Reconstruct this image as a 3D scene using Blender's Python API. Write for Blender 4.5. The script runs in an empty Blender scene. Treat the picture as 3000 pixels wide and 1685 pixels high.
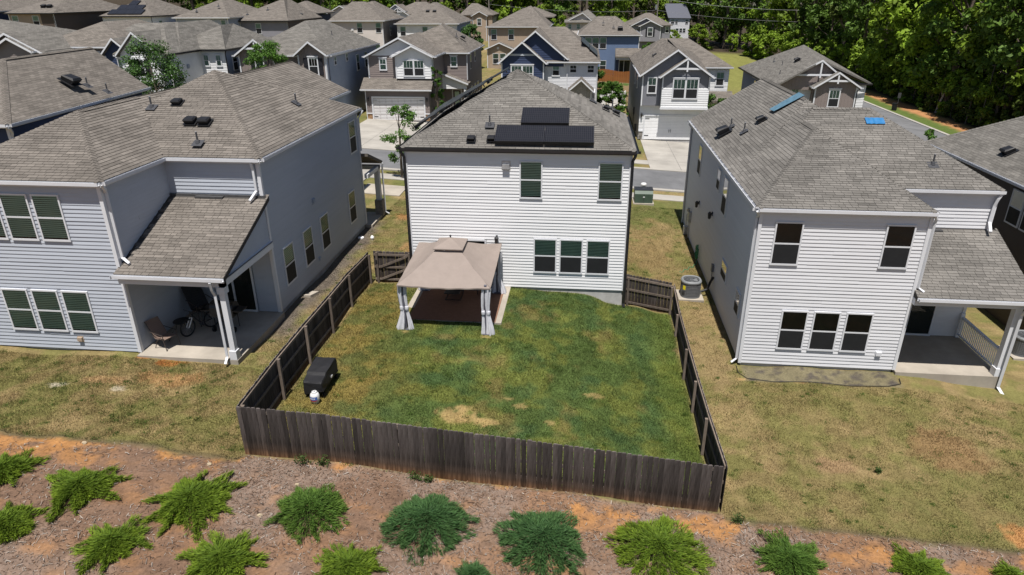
import bpy, math, random
import numpy as np
from mathutils import Vector, Matrix

# ------------------------------------------------------------------ camera, sky, sun, exposure
scn = bpy.context.scene
cam_data = bpy.data.cameras.new('camera')
cam = bpy.data.objects.new('camera', cam_data)
scn.collection.objects.link(cam)
scn.camera = cam
cam_data.sensor_width = 36.0
cam_data.lens = 23.704
cam_data.clip_end = 2000.0
CAM = Vector((2.7594, -27.8889, 12.2661))
_yaw, _pit, _rol = math.radians(-6.1184), math.radians(-23.7196), math.radians(-0.3233)
_f = Vector((math.sin(_yaw) * math.cos(_pit), math.cos(_yaw) * math.cos(_pit), math.sin(_pit)))
_r = Vector((math.cos(_yaw), -math.sin(_yaw), 0))
_u = _r.cross(_f)
_r2 = math.cos(_rol) * _r + math.sin(_rol) * _u
_u2 = -math.sin(_rol) * _r + math.cos(_rol) * _u
_m = Matrix((_r2, _u2, -_f)).transposed().to_4x4()
_m.translation = CAM
cam.matrix_world = _m

SUN_EL = math.radians(70.3)
world = bpy.data.worlds.new('World')
scn.world = world
world.use_nodes = True
wn = world.node_tree
sky = wn.nodes.new('ShaderNodeTexSky')
sky.sky_type = 'NISHITA'
sky.sun_disc = False
sky.sun_elevation = SUN_EL
sky.sun_rotation = math.radians(180.0)
sky.air_density = 1.0
sky.dust_density = 0.6
wn.links.new(sky.outputs[0], wn.nodes['Background'].inputs[0])
wn.nodes['Background'].inputs[1].default_value = 0.054

sun_data = bpy.data.lights.new('sun', 'SUN')
sun_data.energy = 5.0
sun_data.angle = math.radians(0.53)
sun_data.color = (1.0, 0.955, 0.89)
sun = bpy.data.objects.new('sun', sun_data)
scn.collection.objects.link(sun)
_d = Vector((0.0, math.cos(SUN_EL), -math.sin(SUN_EL)))
sun.rotation_euler = _d.to_track_quat('-Z', 'Y').to_euler()

scn.view_settings.view_transform = 'Standard'
scn.view_settings.look = 'None'
scn.view_settings.exposure = 0.44
scn.view_settings.gamma = 1.0

COL = scn.collection
rng = random.Random(7)
nrg = np.random.default_rng(11)

# ------------------------------------------------------------------ materials
MATS = {}


def nodes_of(name):
    m = bpy.data.materials.new(name)
    m.use_nodes = True
    nt = m.node_tree
    return m, nt, nt.nodes['Principled BSDF']


def pm(name, c, rough=0.6, var=0.10, scale=3.0, spec=0.3, attr=None, metal=0.0, bump=0.0, bscale=40.0,
       rnd=0.0, stretch=(1, 1, 1), c2=None, trans=0.0, big=0.0):
    """Principled material: base colour c, varied by noise (towards c2 or in brightness), a face/vertex attribute and per-object random."""
    m, nt, b = nodes_of(name)
    N, L = nt.nodes, nt.links
    tc = N.new('ShaderNodeTexCoord')
    mp = N.new('ShaderNodeMapping')
    mp.inputs['Scale'].default_value = stretch
    L.new(tc.outputs['Object'], mp.inputs[0])
    nz = N.new('ShaderNodeTexNoise')
    nz.inputs['Scale'].default_value = scale
    nz.inputs['Detail'].default_value = 5
    nz.inputs['Roughness'].default_value = 0.62
    L.new(mp.outputs[0], nz.inputs['Vector'])
    mix = N.new('ShaderNodeMix')
    mix.data_type = 'RGBA'
    cr = N.new('ShaderNodeMapRange')
    cr.inputs[1].default_value = 0.3
    cr.inputs[2].default_value = 0.7
    L.new(nz.outputs['Fac'], cr.inputs[0])
    L.new(cr.outputs[0], mix.inputs[0])
    lo = [x * (1 - var) for x in c]
    hi = [min(1, x * (1 + var)) for x in c]
    if c2 is not None:
        lo, hi = c, c2
    mix.inputs[6].default_value = (*lo, 1)
    mix.inputs[7].default_value = (*hi, 1)
    out = mix.outputs[2]

    def mul(sock, valsock):
        x = N.new('ShaderNodeMix')
        x.data_type = 'RGBA'
        x.blend_type = 'MULTIPLY'
        x.inputs[0].default_value = 1.0
        L.new(sock, x.inputs[6])
        L.new(valsock, x.inputs[7])
        return x.outputs[2]
    if attr:
        at = N.new('ShaderNodeAttribute')
        at.attribute_name = attr
        out = mul(out, at.outputs['Color'] if attr == 'col' else at.outputs['Fac'])
    if big:
        bz = N.new('ShaderNodeTexNoise')
        bz.inputs['Scale'].default_value = 0.45
        bz.inputs['Detail'].default_value = 6
        geo = N.new('ShaderNodeNewGeometry')
        L.new(geo.outputs['Position'], bz.inputs['Vector'])
        br_ = N.new('ShaderNodeMapRange')
        br_.inputs[1].default_value = 0.32
        br_.inputs[2].default_value = 0.68
        br_.inputs[3].default_value = 1 - big
        br_.inputs[4].default_value = 1 + big
        L.new(bz.outputs['Fac'], br_.inputs[0])
        out = mul(out, br_.outputs[0])
    if rnd:
        oi = N.new('ShaderNodeObjectInfo')
        mr = N.new('ShaderNodeMapRange')
        mr.inputs[3].default_value = 1 - rnd
        mr.inputs[4].default_value = 1 + rnd
        L.new(oi.outputs['Random'], mr.inputs[0])
        out = mul(out, mr.outputs[0])
    L.new(out, b.inputs['Base Color'])
    b.inputs['Roughness'].default_value = rough
    b.inputs['Specular IOR Level'].default_value = spec
    b.inputs['Metallic'].default_value = metal
    if bump:
        bn = N.new('ShaderNodeTexNoise')
        bn.inputs['Scale'].default_value = bscale
        bn.inputs['Detail'].default_value = 4
        L.new(mp.outputs[0], bn.inputs['Vector'])
        bp = N.new('ShaderNodeBump')
        bp.inputs['Strength'].default_value = bump
        bp.inputs['Distance'].default_value = 0.02
        L.new(bn.outputs['Fac'], bp.inputs['Height'])
        L.new(bp.outputs[0], b.inputs['Normal'])
    if trans:
        tr = N.new('ShaderNodeBsdfTranslucent')
        L.new(out, tr.inputs[0])
        ms = N.new('ShaderNodeMixShader')
        ms.inputs[0].default_value = trans
        L.new(b.outputs[0], ms.inputs[1])
        L.new(tr.outputs[0], ms.inputs[2])
        L.new(ms.outputs[0], N['Material Output'].inputs[0])
    MATS[name] = m
    return m


def M(n):
    return MATS[n]


def siding(name, c):
    return pm(name, c, rough=0.55, var=0.06, scale=1.1, spec=0.25, stretch=(1, 1, 1.4), bump=0.05, bscale=60, rnd=0.022)


siding('siding_white', (0.70, 0.705, 0.72))
siding('siding_soft_white', (0.60, 0.605, 0.63))
siding('siding_blue_grey', (0.40, 0.43, 0.485))
siding('siding_navy', (0.035, 0.05, 0.10))
siding('siding_blue', (0.12, 0.17, 0.28))
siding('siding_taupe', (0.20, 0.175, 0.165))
siding('siding_warm_taupe', (0.22, 0.185, 0.175))
siding('siding_mid_grey', (0.18, 0.185, 0.21))
siding('siding_dark_grey', (0.23, 0.225, 0.25))
siding('siding_tan', (0.36, 0.28, 0.21))
siding('siding_beige', (0.58, 0.53, 0.50))
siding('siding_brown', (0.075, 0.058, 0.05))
siding('siding_shaded_side', (0.30, 0.34, 0.42))  # side walls in shade: the bluish darkening is put into the siding colour
pm('trim_white', (0.62, 0.63, 0.66), 0.45, 0.04, 2.0)
pm('frame_white', (0.60, 0.61, 0.64), 0.4, 0.04, 2.0)
pm('gutter_black', (0.018, 0.018, 0.02), 0.35, 0.2, 3.0, 0.5)
pm('gutter_white', (0.58, 0.59, 0.62), 0.38, 0.05, 2.0)
pm('concrete', (0.33, 0.295, 0.25), 0.85, 0.13, 1.3, bump=0.15, bscale=50, big=0.14)
pm('concrete_drive', (0.32, 0.30, 0.27), 0.85, 0.09, 0.8, bump=0.1, bscale=30, big=0.14)
pm('foundation', (0.42, 0.41, 0.40), 0.9, 0.16, 2.5, bump=0.2)
pm('asphalt', (0.135, 0.136, 0.142), 0.9, 0.12, 1.2, bump=0.3, bscale=90, big=0.14)
pm('black_plastic', (0.014, 0.014, 0.016), 0.5, 0.2, 4)
pm('black_metal', (0.02, 0.02, 0.022), 0.4, 0.2, 4, 0.5)
pm('lead_grey', (0.055, 0.056, 0.062), 0.5, 0.15, 5)
pm('galvanised', (0.42, 0.43, 0.45), 0.4, 0.15, 6, metal=0.5)
pm('shutter_black', (0.02, 0.02, 0.026), 0.5, 0.15, 6)
pm('garage_white', (0.80, 0.80, 0.81), 0.45, 0.03, 2)
pm('stone_brown', (0.33, 0.20, 0.11), 0.9, 0.3, 5, rnd=0.35, bump=0.4)
pm('stone_grey', (0.27, 0.25, 0.23), 0.9, 0.3, 5, rnd=0.35, bump=0.4)
pm('blind', (0.44, 0.58, 0.47), 0.6, 0.06, 2)
pm('blind_gap', (0.03, 0.045, 0.035), 0.6, 0.06, 2)
pm('window_dark', (0.016, 0.018, 0.02), 0.5, 0.2, 3)
pm('insect_screen', (0.013, 0.014, 0.016), 0.7, 0.15, 3)
pm('door_dark', (0.06, 0.03, 0.025), 0.5, 0.1, 4)
pm('flashing', (0.06, 0.06, 0.062), 0.5, 0.2, 6)
pm('shingle_base', (0.05, 0.046, 0.043), 0.95, 0.1, 5)
pm('shingle_warm', (0.150, 0.134, 0.119), 0.95, 0.10, 9, spec=0.15, attr='shade', bump=0.3, bscale=120, big=0.13)
pm('shingle_grey', (0.146, 0.137, 0.126), 0.95, 0.10, 9, spec=0.15, attr='shade', bump=0.3, bscale=120, big=0.13)
pm('fence_wood', (0.024, 0.018, 0.0155), 0.9, 0.5, 3.2, spec=0.15, rnd=0.45, stretch=(11, 11, 0.7), c2=(0.072, 0.062, 0.057), bump=0.5, bscale=8, attr='col')
pm('fence_inside', (0.105, 0.082, 0.066), 0.9, 0.5, 3.0, spec=0.15, rnd=0.25, stretch=(6, 6, 1.0), c2=(0.19, 0.155, 0.13), bump=0.4, bscale=8)
pm('fence_red', (0.22, 0.085, 0.025), 0.85, 0.2, 3.0, spec=0.2, rnd=0.15, stretch=(6, 6, 1))
pm('vinyl_fence', (0.78, 0.78, 0.80), 0.5, 0.03, 2)
pm('canopy', (0.285, 0.238, 0.212), 0.9, 0.06, 2.5, spec=0.1, bump=0.25, bscale=6, trans=0.12)
pm('canopy_vent', (0.33, 0.17, 0.10), 0.9, 0.06, 2.5, spec=0.1, trans=0.3)
pm('curtain', (0.56, 0.56, 0.60), 0.9, 0.08, 6, spec=0.1, bump=0.2, bscale=20)
pm('gazebo_post', (0.10, 0.10, 0.125), 0.5, 0.1, 4)
pm('rug', (0.20, 0.115, 0.08), 0.95, 0.10, 6, spec=0.05, bump=0.2, bscale=120)
pm('grill_cover', (0.012, 0.012, 0.014), 0.65, 0.25, 3, spec=0.35, bump=0.3, bscale=7)
pm('tank_white', (0.62, 0.62, 0.62), 0.4, 0.06, 5)
pm('tank_blue', (0.06, 0.13, 0.40), 0.4, 0.06, 5)
pm('tank_red', (0.5, 0.04, 0.07), 0.4, 0.06, 5)
pm('unit_grey', (0.135, 0.14, 0.15), 0.45, 0.08, 5, spec=0.4)
pm('unit_rim', (0.20, 0.21, 0.22), 0.45, 0.06, 5)
pm('sticker_yellow', (0.75, 0.62, 0.02), 0.5, 0.05, 5)
pm('transformer_green', (0.055, 0.085, 0.065), 0.5, 0.12, 3)
pm('hose_green', (0.03, 0.20, 0.10), 0.5, 0.1, 4)
pm('chair_fabric', (0.19, 0.135, 0.11), 0.8, 0.12, 8, stretch=(1, 8, 1))
pm('chair_frame', (0.05, 0.04, 0.036), 0.5, 0.1, 5)
pm('silver', (0.65, 0.65, 0.68), 0.3, 0.05, 5, metal=0.6)
pm('rubber', (0.012, 0.012, 0.012), 0.8, 0.2, 5)
pm('tarp_blue', (0.085, 0.165, 0.225), 0.5, 0.16, 4, spec=0.4, bump=0.3, bscale=10)
pm('tarp_bright', (0.02, 0.14, 0.33), 0.5, 0.16, 4, spec=0.4, bump=0.3, bscale=10)
pm('solar_frame', (0.012, 0.012, 0.016), 0.35, 0.1, 4, spec=0.5)
pm('metal_roof', (0.085, 0.09, 0.115), 0.5, 0.05, 3)
pm('bark', (0.13, 0.105, 0.085), 0.95, 0.35, 5, bump=0.6, bscale=14)
pm('bark_pale', (0.34, 0.31, 0.275), 0.95, 0.3, 4, bump=0.5, bscale=14)
pm('leaf_forest', (0.155, 0.235, 0.020), 0.65, 0.3, 0.7, spec=0.25, attr='shade', rnd=0.28, trans=0.28)
pm('leaf_forest_dark', (0.085, 0.150, 0.022), 0.65, 0.3, 0.7, spec=0.25, attr='shade', rnd=0.3, trans=0.25)
pm('leaf_pine', (0.075, 0.105, 0.018), 0.65, 0.3, 0.9, spec=0.2, attr='shade', rnd=0.25, trans=0.15)
pm('leaf_street', (0.062, 0.135, 0.018), 0.6, 0.25, 1.5, spec=0.25, attr='shade', rnd=0.2, trans=0.3)
pm('leaf_dark_street', (0.045, 0.10, 0.018), 0.55, 0.25, 1.5, spec=0.3, attr='shade', rnd=0.1, trans=0.2)
pm('leaf_red', (0.15, 0.14, 0.02), 0.6, 0.25, 1.5, spec=0.25, attr='col', trans=0.3)
pm('stem_dark', (0.05, 0.045, 0.02), 0.9, 0.2, 5)
pm('juniper', (1, 1, 1), 0.7, 0.16, 3.0, spec=0.2, attr='col', trans=0.2)
pm('grass_blade', (1, 1, 1), 0.8, 0.12, 2.0, spec=0.1, attr='col', trans=0.25)
pm('wood_chip', (1, 1, 1), 0.9, 0.15, 30.0, spec=0.1, attr='col')
pm('stone_pale', (0.36, 0.29, 0.20), 0.9, 0.2, 8, bump=0.4)
pm('wire', (0.28, 0.28, 0.29), 0.5, 0.05, 3)
pm('pole_wood', (0.20, 0.18, 0.155), 0.9, 0.2, 4, stretch=(4, 4, 0.5))
pm('clear_cap_white', (0.8, 0.8, 0.8), 0.5, 0.05, 5)
pm('edging_black', (0.02, 0.02, 0.02), 0.7, 0.2, 4)


def glass_material():
    m, nt, b = nodes_of('glass')
    N, L = nt.nodes, nt.links
    tr = N.new('ShaderNodeBsdfTransparent')
    tr.inputs[0].default_value = (0.86, 0.92, 0.88, 1)
    gl = N.new('ShaderNodeBsdfGlossy')
    gl.inputs['Roughness'].default_value = 0.03
    nz = N.new('ShaderNodeTexNoise')
    nz.inputs['Scale'].default_value = 0.8
    bp = N.new('ShaderNodeBump')
    bp.inputs['Strength'].default_value = 0.04
    L.new(nz.outputs['Fac'], bp.inputs['Height'])
    L.new(bp.outputs[0], gl.inputs['Normal'])
    fr = N.new('ShaderNodeFresnel')
    fr.inputs[0].default_value = 1.38
    ms = N.new('ShaderNodeMixShader')
    L.new(fr.outputs[0], ms.inputs[0])
    L.new(tr.outputs[0], ms.inputs[1])
    L.new(gl.outputs[0], ms.inputs[2])
    L.new(ms.outputs[0], N['Material Output'].inputs[0])
    MATS['glass'] = m


glass_material()


def far_roof_material(name, c):
    """Shingle courses as a brick texture in slope metres (UV) for roofs too far away to tell the tabs apart."""
    m, nt, b = nodes_of(name)
    N, L = nt.nodes, nt.links
    uv = N.new('ShaderNodeUVMap')
    br = N.new('ShaderNodeTexBrick')
    br.inputs['Scale'].default_value = 1.0
    br.inputs['Brick Width'].default_value = 0.34
    br.inputs['Row Height'].default_value = 0.143
    br.inputs['Mortar Size'].default_value = 0.006
    br.inputs['Color1'].default_value = (*[x * 1.22 for x in c], 1)
    br.inputs['Color2'].default_value = (*[x * 0.84 for x in c], 1)
    br.inputs['Mortar'].default_value = (*[x * 0.45 for x in c], 1)
    br.inputs['Bias'].default_value = -0.1
    L.new(uv.outputs[0], br.inputs['Vector'])
    mp = N.new('ShaderNodeMapping')
    mp.inputs['Scale'].default_value = (0.55, 2.2, 1)
    L.new(uv.outputs[0], mp.inputs[0])
    nz = N.new('ShaderNodeTexNoise')
    nz.inputs['Scale'].default_value = 1.3
    nz.inputs['Detail'].default_value = 6
    L.new(mp.outputs[0], nz.inputs['Vector'])
    mr = N.new('ShaderNodeMapRange')
    mr.inputs[1].default_value = 0.3
    mr.inputs[2].default_value = 0.7
    mr.inputs[3].default_value = 0.8
    mr.inputs[4].default_value = 1.2
    L.new(nz.outputs['Fac'], mr.inputs[0])
    x = N.new('ShaderNodeMix')
    x.data_type = 'RGBA'
    x.blend_type = 'MULTIPLY'
    x.inputs[0].default_value = 1
    L.new(br.outputs['Color'], x.inputs[6])
    L.new(mr.outputs[0], x.inputs[7])
    L.new(x.outputs[2], b.inputs['Base Color'])
    b.inputs['Roughness'].default_value = 0.95
    b.inputs['Specular IOR Level'].default_value = 0.15
    bp = N.new('ShaderNodeBump')
    bp.inputs['Strength'].default_value = 0.6
    bp.inputs['Distance'].default_value = 0.02
    L.new(br.outputs['Fac'], bp.inputs['Height'])
    bp.invert = True
    L.new(bp.outputs[0], b.inputs['Normal'])
    MATS[name] = m


far_roof_material('roof_warm', (0.138, 0.123, 0.109))
far_roof_material('roof_grey', (0.133, 0.125, 0.114))


def solar_material():
    m, nt, b = nodes_of('solar_cells')
    N, L = nt.nodes, nt.links
    uv = N.new('ShaderNodeUVMap')
    br = N.new('ShaderNodeTexBrick')
    br.offset = 0.0
    br.inputs['Scale'].default_value = 1
    br.inputs['Brick Width'].default_value = 0.085
    br.inputs['Row Height'].default_value = 0.17
    br.inputs['Mortar Size'].default_value = 0.006
    br.inputs['Color1'].default_value = (0.008, 0.008, 0.011, 1)
    br.inputs['Color2'].default_value = (0.011, 0.011, 0.014, 1)
    br.inputs['Mortar'].default_value = (0.05, 0.05, 0.056, 1)
    L.new(uv.outputs[0], br.inputs['Vector'])
    L.new(br.outputs['Color'], b.inputs['Base Color'])
    b.inputs['Roughness'].default_value = 0.28
    b.inputs['Specular IOR Level'].default_value = 0.4
    MATS['solar_cells'] = m


solar_material()


def ground_material():
    m, nt, b = nodes_of('ground')
    N, L = nt.nodes, nt.links
    at = N.new('ShaderNodeAttribute')
    at.attribute_name = 'col'
    tc = N.new('ShaderNodeTexCoord')
    n1 = N.new('ShaderNodeTexNoise')
    n1.inputs['Scale'].default_value = 14
    n1.inputs['Detail'].default_value = 7
    n1.inputs['Roughness'].default_value = 0.75
    L.new(tc.outputs['Object'], n1.inputs['Vector'])
    n2 = N.new('ShaderNodeTexNoise')
    n2.inputs['Scale'].default_value = 2.1
    n2.inputs['Detail'].default_value = 6
    L.new(tc.outputs['Object'], n2.inputs['Vector'])
    mr = N.new('ShaderNodeMapRange')
    mr.inputs[1].default_value = 0.28
    mr.inputs[2].default_value = 0.72
    mr.inputs[3].default_value = 0.62
    mr.inputs[4].default_value = 1.38
    L.new(n1.outputs['Fac'], mr.inputs[0])
    mr2 = N.new('ShaderNodeMapRange')
    mr2.inputs[1].default_value = 0.3
    mr2.inputs[2].default_value = 0.7
    mr2.inputs[3].default_value = 0.85
    mr2.inputs[4].default_value = 1.15
    L.new(n2.outputs['Fac'], mr2.inputs[0])
    mm = N.new('ShaderNodeMath')
    mm.operation = 'MULTIPLY'
    L.new(mr.outputs[0], mm.inputs[0])
    L.new(mr2.outputs[0], mm.inputs[1])
    x = N.new('ShaderNodeMix')
    x.data_type = 'RGBA'
    x.blend_type = 'MULTIPLY'
    x.inputs[0].default_value = 1
    L.new(at.outputs['Color'], x.inputs[6])
    L.new(mm.outputs[0], x.inputs[7])
    L.new(x.outputs[2], b.inputs['Base Color'])
    b.inputs['Roughness'].default_value = 0.95
    b.inputs['Specular IOR Level'].default_value = 0.1
    bp = N.new('ShaderNodeBump')
    bp.inputs['Strength'].default_value = 0.7
    bp.inputs['Distance'].default_value = 0.04
    L.new(n1.outputs['Fac'], bp.inputs['Height'])
    L.new(bp.outputs[0], b.inputs['Normal'])
    MATS['ground'] = m


ground_material()

# ------------------------------------------------------------------ object and mesh helpers
ORIG = {}


def origin_of(o):
    return ORIG.get(o.name, Vector((0, 0, 0))) if o is not None else Vector((0, 0, 0))


def tag(o, label, cat, group=None):
    o['label'] = label
    o['category'] = cat
    if group:
        o['group'] = group
    return o


def thing(name, label, cat, loc=(0, 0, 0), group=None):
    """An Empty at the thing's base; parts are built in world coordinates and stored relative to it."""
    o = bpy.data.objects.new(name, None)
    o.empty_display_size = 0.2
    COL.objects.link(o)
    o.location = loc
    ORIG[o.name] = Vector(loc)
    return tag(o, label, cat, group)


def link(name, me, parent=None, basis=None):
    o = bpy.data.objects.new(name, me)
    COL.objects.link(o)
    if parent is not None:
        o.parent = parent
        ORIG[o.name] = origin_of(parent)
    if basis is not None:
        o.matrix_basis = basis
    return o


class MB:
    def __init__(self):
        self.v, self.f, self.mi, self.sh, self.uv = [], [], [], [], None

    def add(self, pts, faces, mi=0, sh=1.0):
        n = len(self.v)
        self.v += [tuple(p) for p in pts]
        for f in faces:
            self.f.append(tuple(n + i for i in f))
            self.mi.append(mi)
            self.sh.append(sh)
        return self

    def poly(self, pts, mi=0, sh=1.0):
        return self.add(pts, [tuple(range(len(pts)))], mi, sh)

    def box(self, x0, x1, y0, y1, z0, z1, mi=0, sh=1.0):
        return self.add([(x0, y0, z0), (x1, y0, z0), (x1, y1, z0), (x0, y1, z0), (x0, y0, z1), (x1, y0, z1), (x1, y1, z1), (x0, y1, z1)],
                        [(3, 2, 1, 0), (4, 5, 6, 7), (0, 1, 5, 4), (1, 2, 6, 5), (2, 3, 7, 6), (3, 0, 4, 7)], mi, sh)

    def obox(self, o, X, Y, Z, mi=0, sh=1.0):
        o, X, Y, Z = Vector(o), Vector(X), Vector(Y), Vector(Z)
        return self.add([o, o + X, o + X + Y, o + Y, o + Z, o + X + Z, o + X + Y + Z, o + Y + Z],
                        [(3, 2, 1, 0), (4, 5, 6, 7), (0, 1, 5, 4), (1, 2, 6, 5), (2, 3, 7, 6), (3, 0, 4, 7)], mi, sh)

    def beam(self, p, q, w, h, up=(0, 0, 1), mi=0, sh=1.0):
        p, q = Vector(p), Vector(q)
        d = (q - p).normalized()
        s = d.cross(Vector(up))
        if s.length < 1e-4:
            s = d.cross(Vector((1, 0, 0)))
        s.normalize()
        t = s.cross(d).normalized()
        return self.obox(p - s * w / 2 - t * h / 2, q - p, s * w, t * h, mi, sh)

    def tube(self, pts, r, n=6, mi=0, sh=1.0, cap=True):
        pts = [Vector(p) for p in pts]
        rs = r if isinstance(r, (list, tuple)) else [r] * len(pts)
        base = len(self.v)
        prev = None
        for i, p in enumerate(pts):
            d = (pts[min(i + 1, len(pts) - 1)] - pts[max(i - 1, 0)]).normalized()
            if prev is None:
                s = d.cross(Vector((0, 0, 1)))
                if s.length < 1e-3:
                    s = d.cross(Vector((1, 0, 0)))
            else:
                s = prev - d * prev.dot(d)
            s.normalize()
            prev = s
            t = d.cross(s)
            for k in range(n):
                a = 2 * math.pi * (k + 0.5) / n
                self.v.append(tuple(p + (s * math.cos(a) + t * math.sin(a)) * rs[i]))
        for i in range(len(pts) - 1):
            for k in range(n):
                a = base + i * n + k
                b2 = base + i * n + (k + 1) % n
                self.f.append((a, b2, b2 + n, a + n))
                self.mi.append(mi)
                self.sh.append(sh)
        if cap:
            for q in (range(base, base + n), range(base + (len(pts) - 1) * n, base + len(pts) * n)):
                self.f.append(tuple(q))
                self.mi.append(mi)
                self.sh.append(sh)
        return self

    def lathe(self, c, prof, n=20, mi=0, sh=1.0):
        base = len(self.v)
        for (r, z) in prof:
            for k in range(n):
                a = 2 * math.pi * k / n
                self.v.append((c[0] + r * math.cos(a), c[1] + r * math.sin(a), c[2] + z))
        for i in range(len(prof) - 1):
            for k in range(n):
                a, b2 = base + i * n + k, base + i * n + (k + 1) % n
                self.f.append((a, b2, b2 + n, a + n))
                self.mi.append(mi)
                self.sh.append(sh)
        for q in (range(base, base + n), range(base + (len(prof) - 1) * n, base + len(prof) * n)):
            self.f.append(tuple(q))
            self.mi.append(mi)
            self.sh.append(sh)
        return self

    def mesh(self, name, mats, off=Vector((0, 0, 0)), shade=False, smooth=False):
        me = bpy.data.meshes.new(name)
        me.from_pydata([(a - off.x, b - off.y, c - off.z) for a, b, c in self.v], [], self.f)
        if not isinstance(mats, (list, tuple)):
            mats = [mats]
        for m in mats:
            me.materials.append(M(m) if isinstance(m, str) else m)
        if len(mats) > 1:
            me.polygons.foreach_set('material_index', self.mi)
        if shade:
            at = me.attributes.new('shade', 'FLOAT', 'FACE')
            at.data.foreach_set('value', self.sh)
        if self.uv is not None:
            l = me.uv_layers.new(name='UVMap')
            l.data.foreach_set('uv', np.array(self.uv, dtype=np.float32).ravel())
        if smooth:
            me.polygons.foreach_set('use_smooth', [True] * len(me.polygons))
        me.update()
        return me

    def build(self, name, mats, parent=None, shade=False, smooth=False):
        if not self.f:
            return None
        return link(name, self.mesh(name, mats, origin_of(parent), shade, smooth), parent)


def np_mesh(name, verts, faces, mats, parent=None, face_attr=None, vert_col=None, smooth=False):
    """verts (N,3), faces (M,k) arrays -> object; face_attr: shade per face; vert_col: rgb per vertex."""
    off = origin_of(parent)
    verts = np.asarray(verts, dtype=np.float32) - np.array(off, dtype=np.float32)
    faces = np.asarray(faces, dtype=np.int32)
    k = faces.shape[1]
    me = bpy.data.meshes.new(name)
    me.vertices.add(len(verts))
    me.vertices.foreach_set('co', verts.ravel())
    me.loops.add(faces.size)
    me.loops.foreach_set('vertex_index', faces.ravel())
    me.polygons.add(len(faces))
    me.polygons.foreach_set('loop_start', np.arange(0, faces.size, k, dtype=np.int32))
    if smooth:
        me.polygons.foreach_set('use_smooth', np.ones(len(faces), dtype=bool))
    for m in (mats if isinstance(mats, (list, tuple)) else [mats]):
        me.materials.append(M(m))
    if face_attr is not None:
        at = me.attributes.new('shade', 'FLOAT', 'FACE')
        at.data.foreach_set('value', np.asarray(face_attr, dtype=np.float32))
    if vert_col is not None:
        at = me.attributes.new('col', 'FLOAT_COLOR', 'POINT')
        c = np.ones((len(verts), 4), dtype=np.float32)
        c[:, :3] = vert_col
        at.data.foreach_set('color', c.ravel())
    me.update(calc_edges=True)
    return link(name, me, parent)


def copy_tree(o, parent=None):
    c = o.copy()
    COL.objects.link(c)
    c.parent = parent
    for ch in list(o.children):
        copy_tree(ch, c)
    return c


def structure(o):
    o['kind'] = 'structure'
    return o


def stuff(o):
    o['kind'] = 'stuff'
    return o


# ------------------------------------------------------------------ terrain
def _hash(i, j, s):
    h = (i * 374761393 + j * 668265263 + s * 974634777) & 0xFFFFFFFF
    h = ((h ^ (h >> 13)) * 1274126177) & 0xFFFFFFFF
    return ((h ^ (h >> 16)) & 0xFFFF) / 65535.0


def vnoise(x, y, s=0):
    x, y = np.asarray(x, dtype=np.float64), np.asarray(y, dtype=np.float64)
    i, j = np.floor(x).astype(np.int64), np.floor(y).astype(np.int64)
    u, v = x - i, y - j
    u, v = u * u * (3 - 2 * u), v * v * (3 - 2 * v)
    return ((_hash(i, j, s) * (1 - u) + _hash(i + 1, j, s) * u) * (1 - v)
            + (_hash(i, j + 1, s) * (1 - u) + _hash(i + 1, j + 1, s) * u) * v)


def fbm(x, y, s=0, o=4):
    t, a, w = 0.0, 0.5, 0.0
    for k in range(o):
        t = t + a * vnoise(x * 2 ** k, y * 2 ** k, s + 17 * k)
        w += a
        a *= 0.55
    return t / w


def sm(a, b, x):
    t = np.clip((x - a) / (b - a), 0, 1)
    return t * t * (3 - 2 * t)


def base_z(x):
    return -0.5 - 0.055 * x


CTRL = [(-6.75, -12.5, -.25), (6.9, -12.5, -1.22), (0, -12.5, -.74), (-6.7, -9, -.06), (-6.7, -5, -.06), (-6.7, 0, -.08), (6.9, 0, -1.12), (6.9, -5, -1.42),
        (6.9, -9, -1.38), (0, -8, -.6), (3, -4, -.72), (-2.5, -4.5, -.035), (4.8, -.3, -.74), (2.6, -.2, -.22), (-.4, -.2, -.06), (-4.6, -.3, -.08), (-.5, -4.6, -.06), (-3.2, -7, -.2), (-4, -4.2, -.03), (-1.5, -3.9, -.02), (-3, -3.9, -.02), (-.2, -2, -.03),
        (-12, -8.6, .36), (-18, -8.6, .40), (-9.2, -8.7, .28), (-9, -3, .22), (-9, 4, .2), (12, -4.6, -1.2), (9.3, -4.6, -1.24), (15, -4.6, -1.24), (18.6, -4.8, -1.62), (8.1, 2.5, -1.08),
        (8.9, 8, -1.15), (20.5, -2, -1.72), (-14, -12.7, .22), (-10.5, -12.7, .12), (10, -12.6, -1.4), (15, -12.6, -1.7), (21, -12, -1.9), (-20, -12.5, .3), (0, -16, -.62), (-10, -16, .1),
        (10, -16, -1.3), (0, -21, -.5), (-12, -21, .2), (14, -21, -1.4), (-22, -18, .4), (-30, 0, 1.05), (28, 0, -2.05)]
_cx = np.array([c[0] for c in CTRL])
_cy = np.array([c[1] for c in CTRL])
_cr = np.array([c[2] for c in CTRL]) - base_z(_cx)


def gz(x, y):
    x, y = np.asarray(x, dtype=np.float64), np.asarray(y, dtype=np.float64)
    sh = x.shape
    X, Y = x.ravel(), y.ravel()
    out = np.zeros_like(X)
    for a in range(0, len(X), 40000):
        d = (X[a:a + 40000, None] - _cx) ** 2 + (Y[a:a + 40000, None] - _cy) ** 2 + 0.35
        w = 1 / d ** 1.7
        out[a:a + 40000] = (w * _cr).sum(1) / w.sum(1)
    z = base_z(X) + out * (1 - sm(9, 14, Y)) * (1 - sm(24, 34, np.abs(X)))
    far = np.maximum(0, Y - 120) * 0.012
    return (z + far).reshape(sh)


def g1(x, y):
    return float(gz(np.array([x]), np.array([y]))[0])


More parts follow.
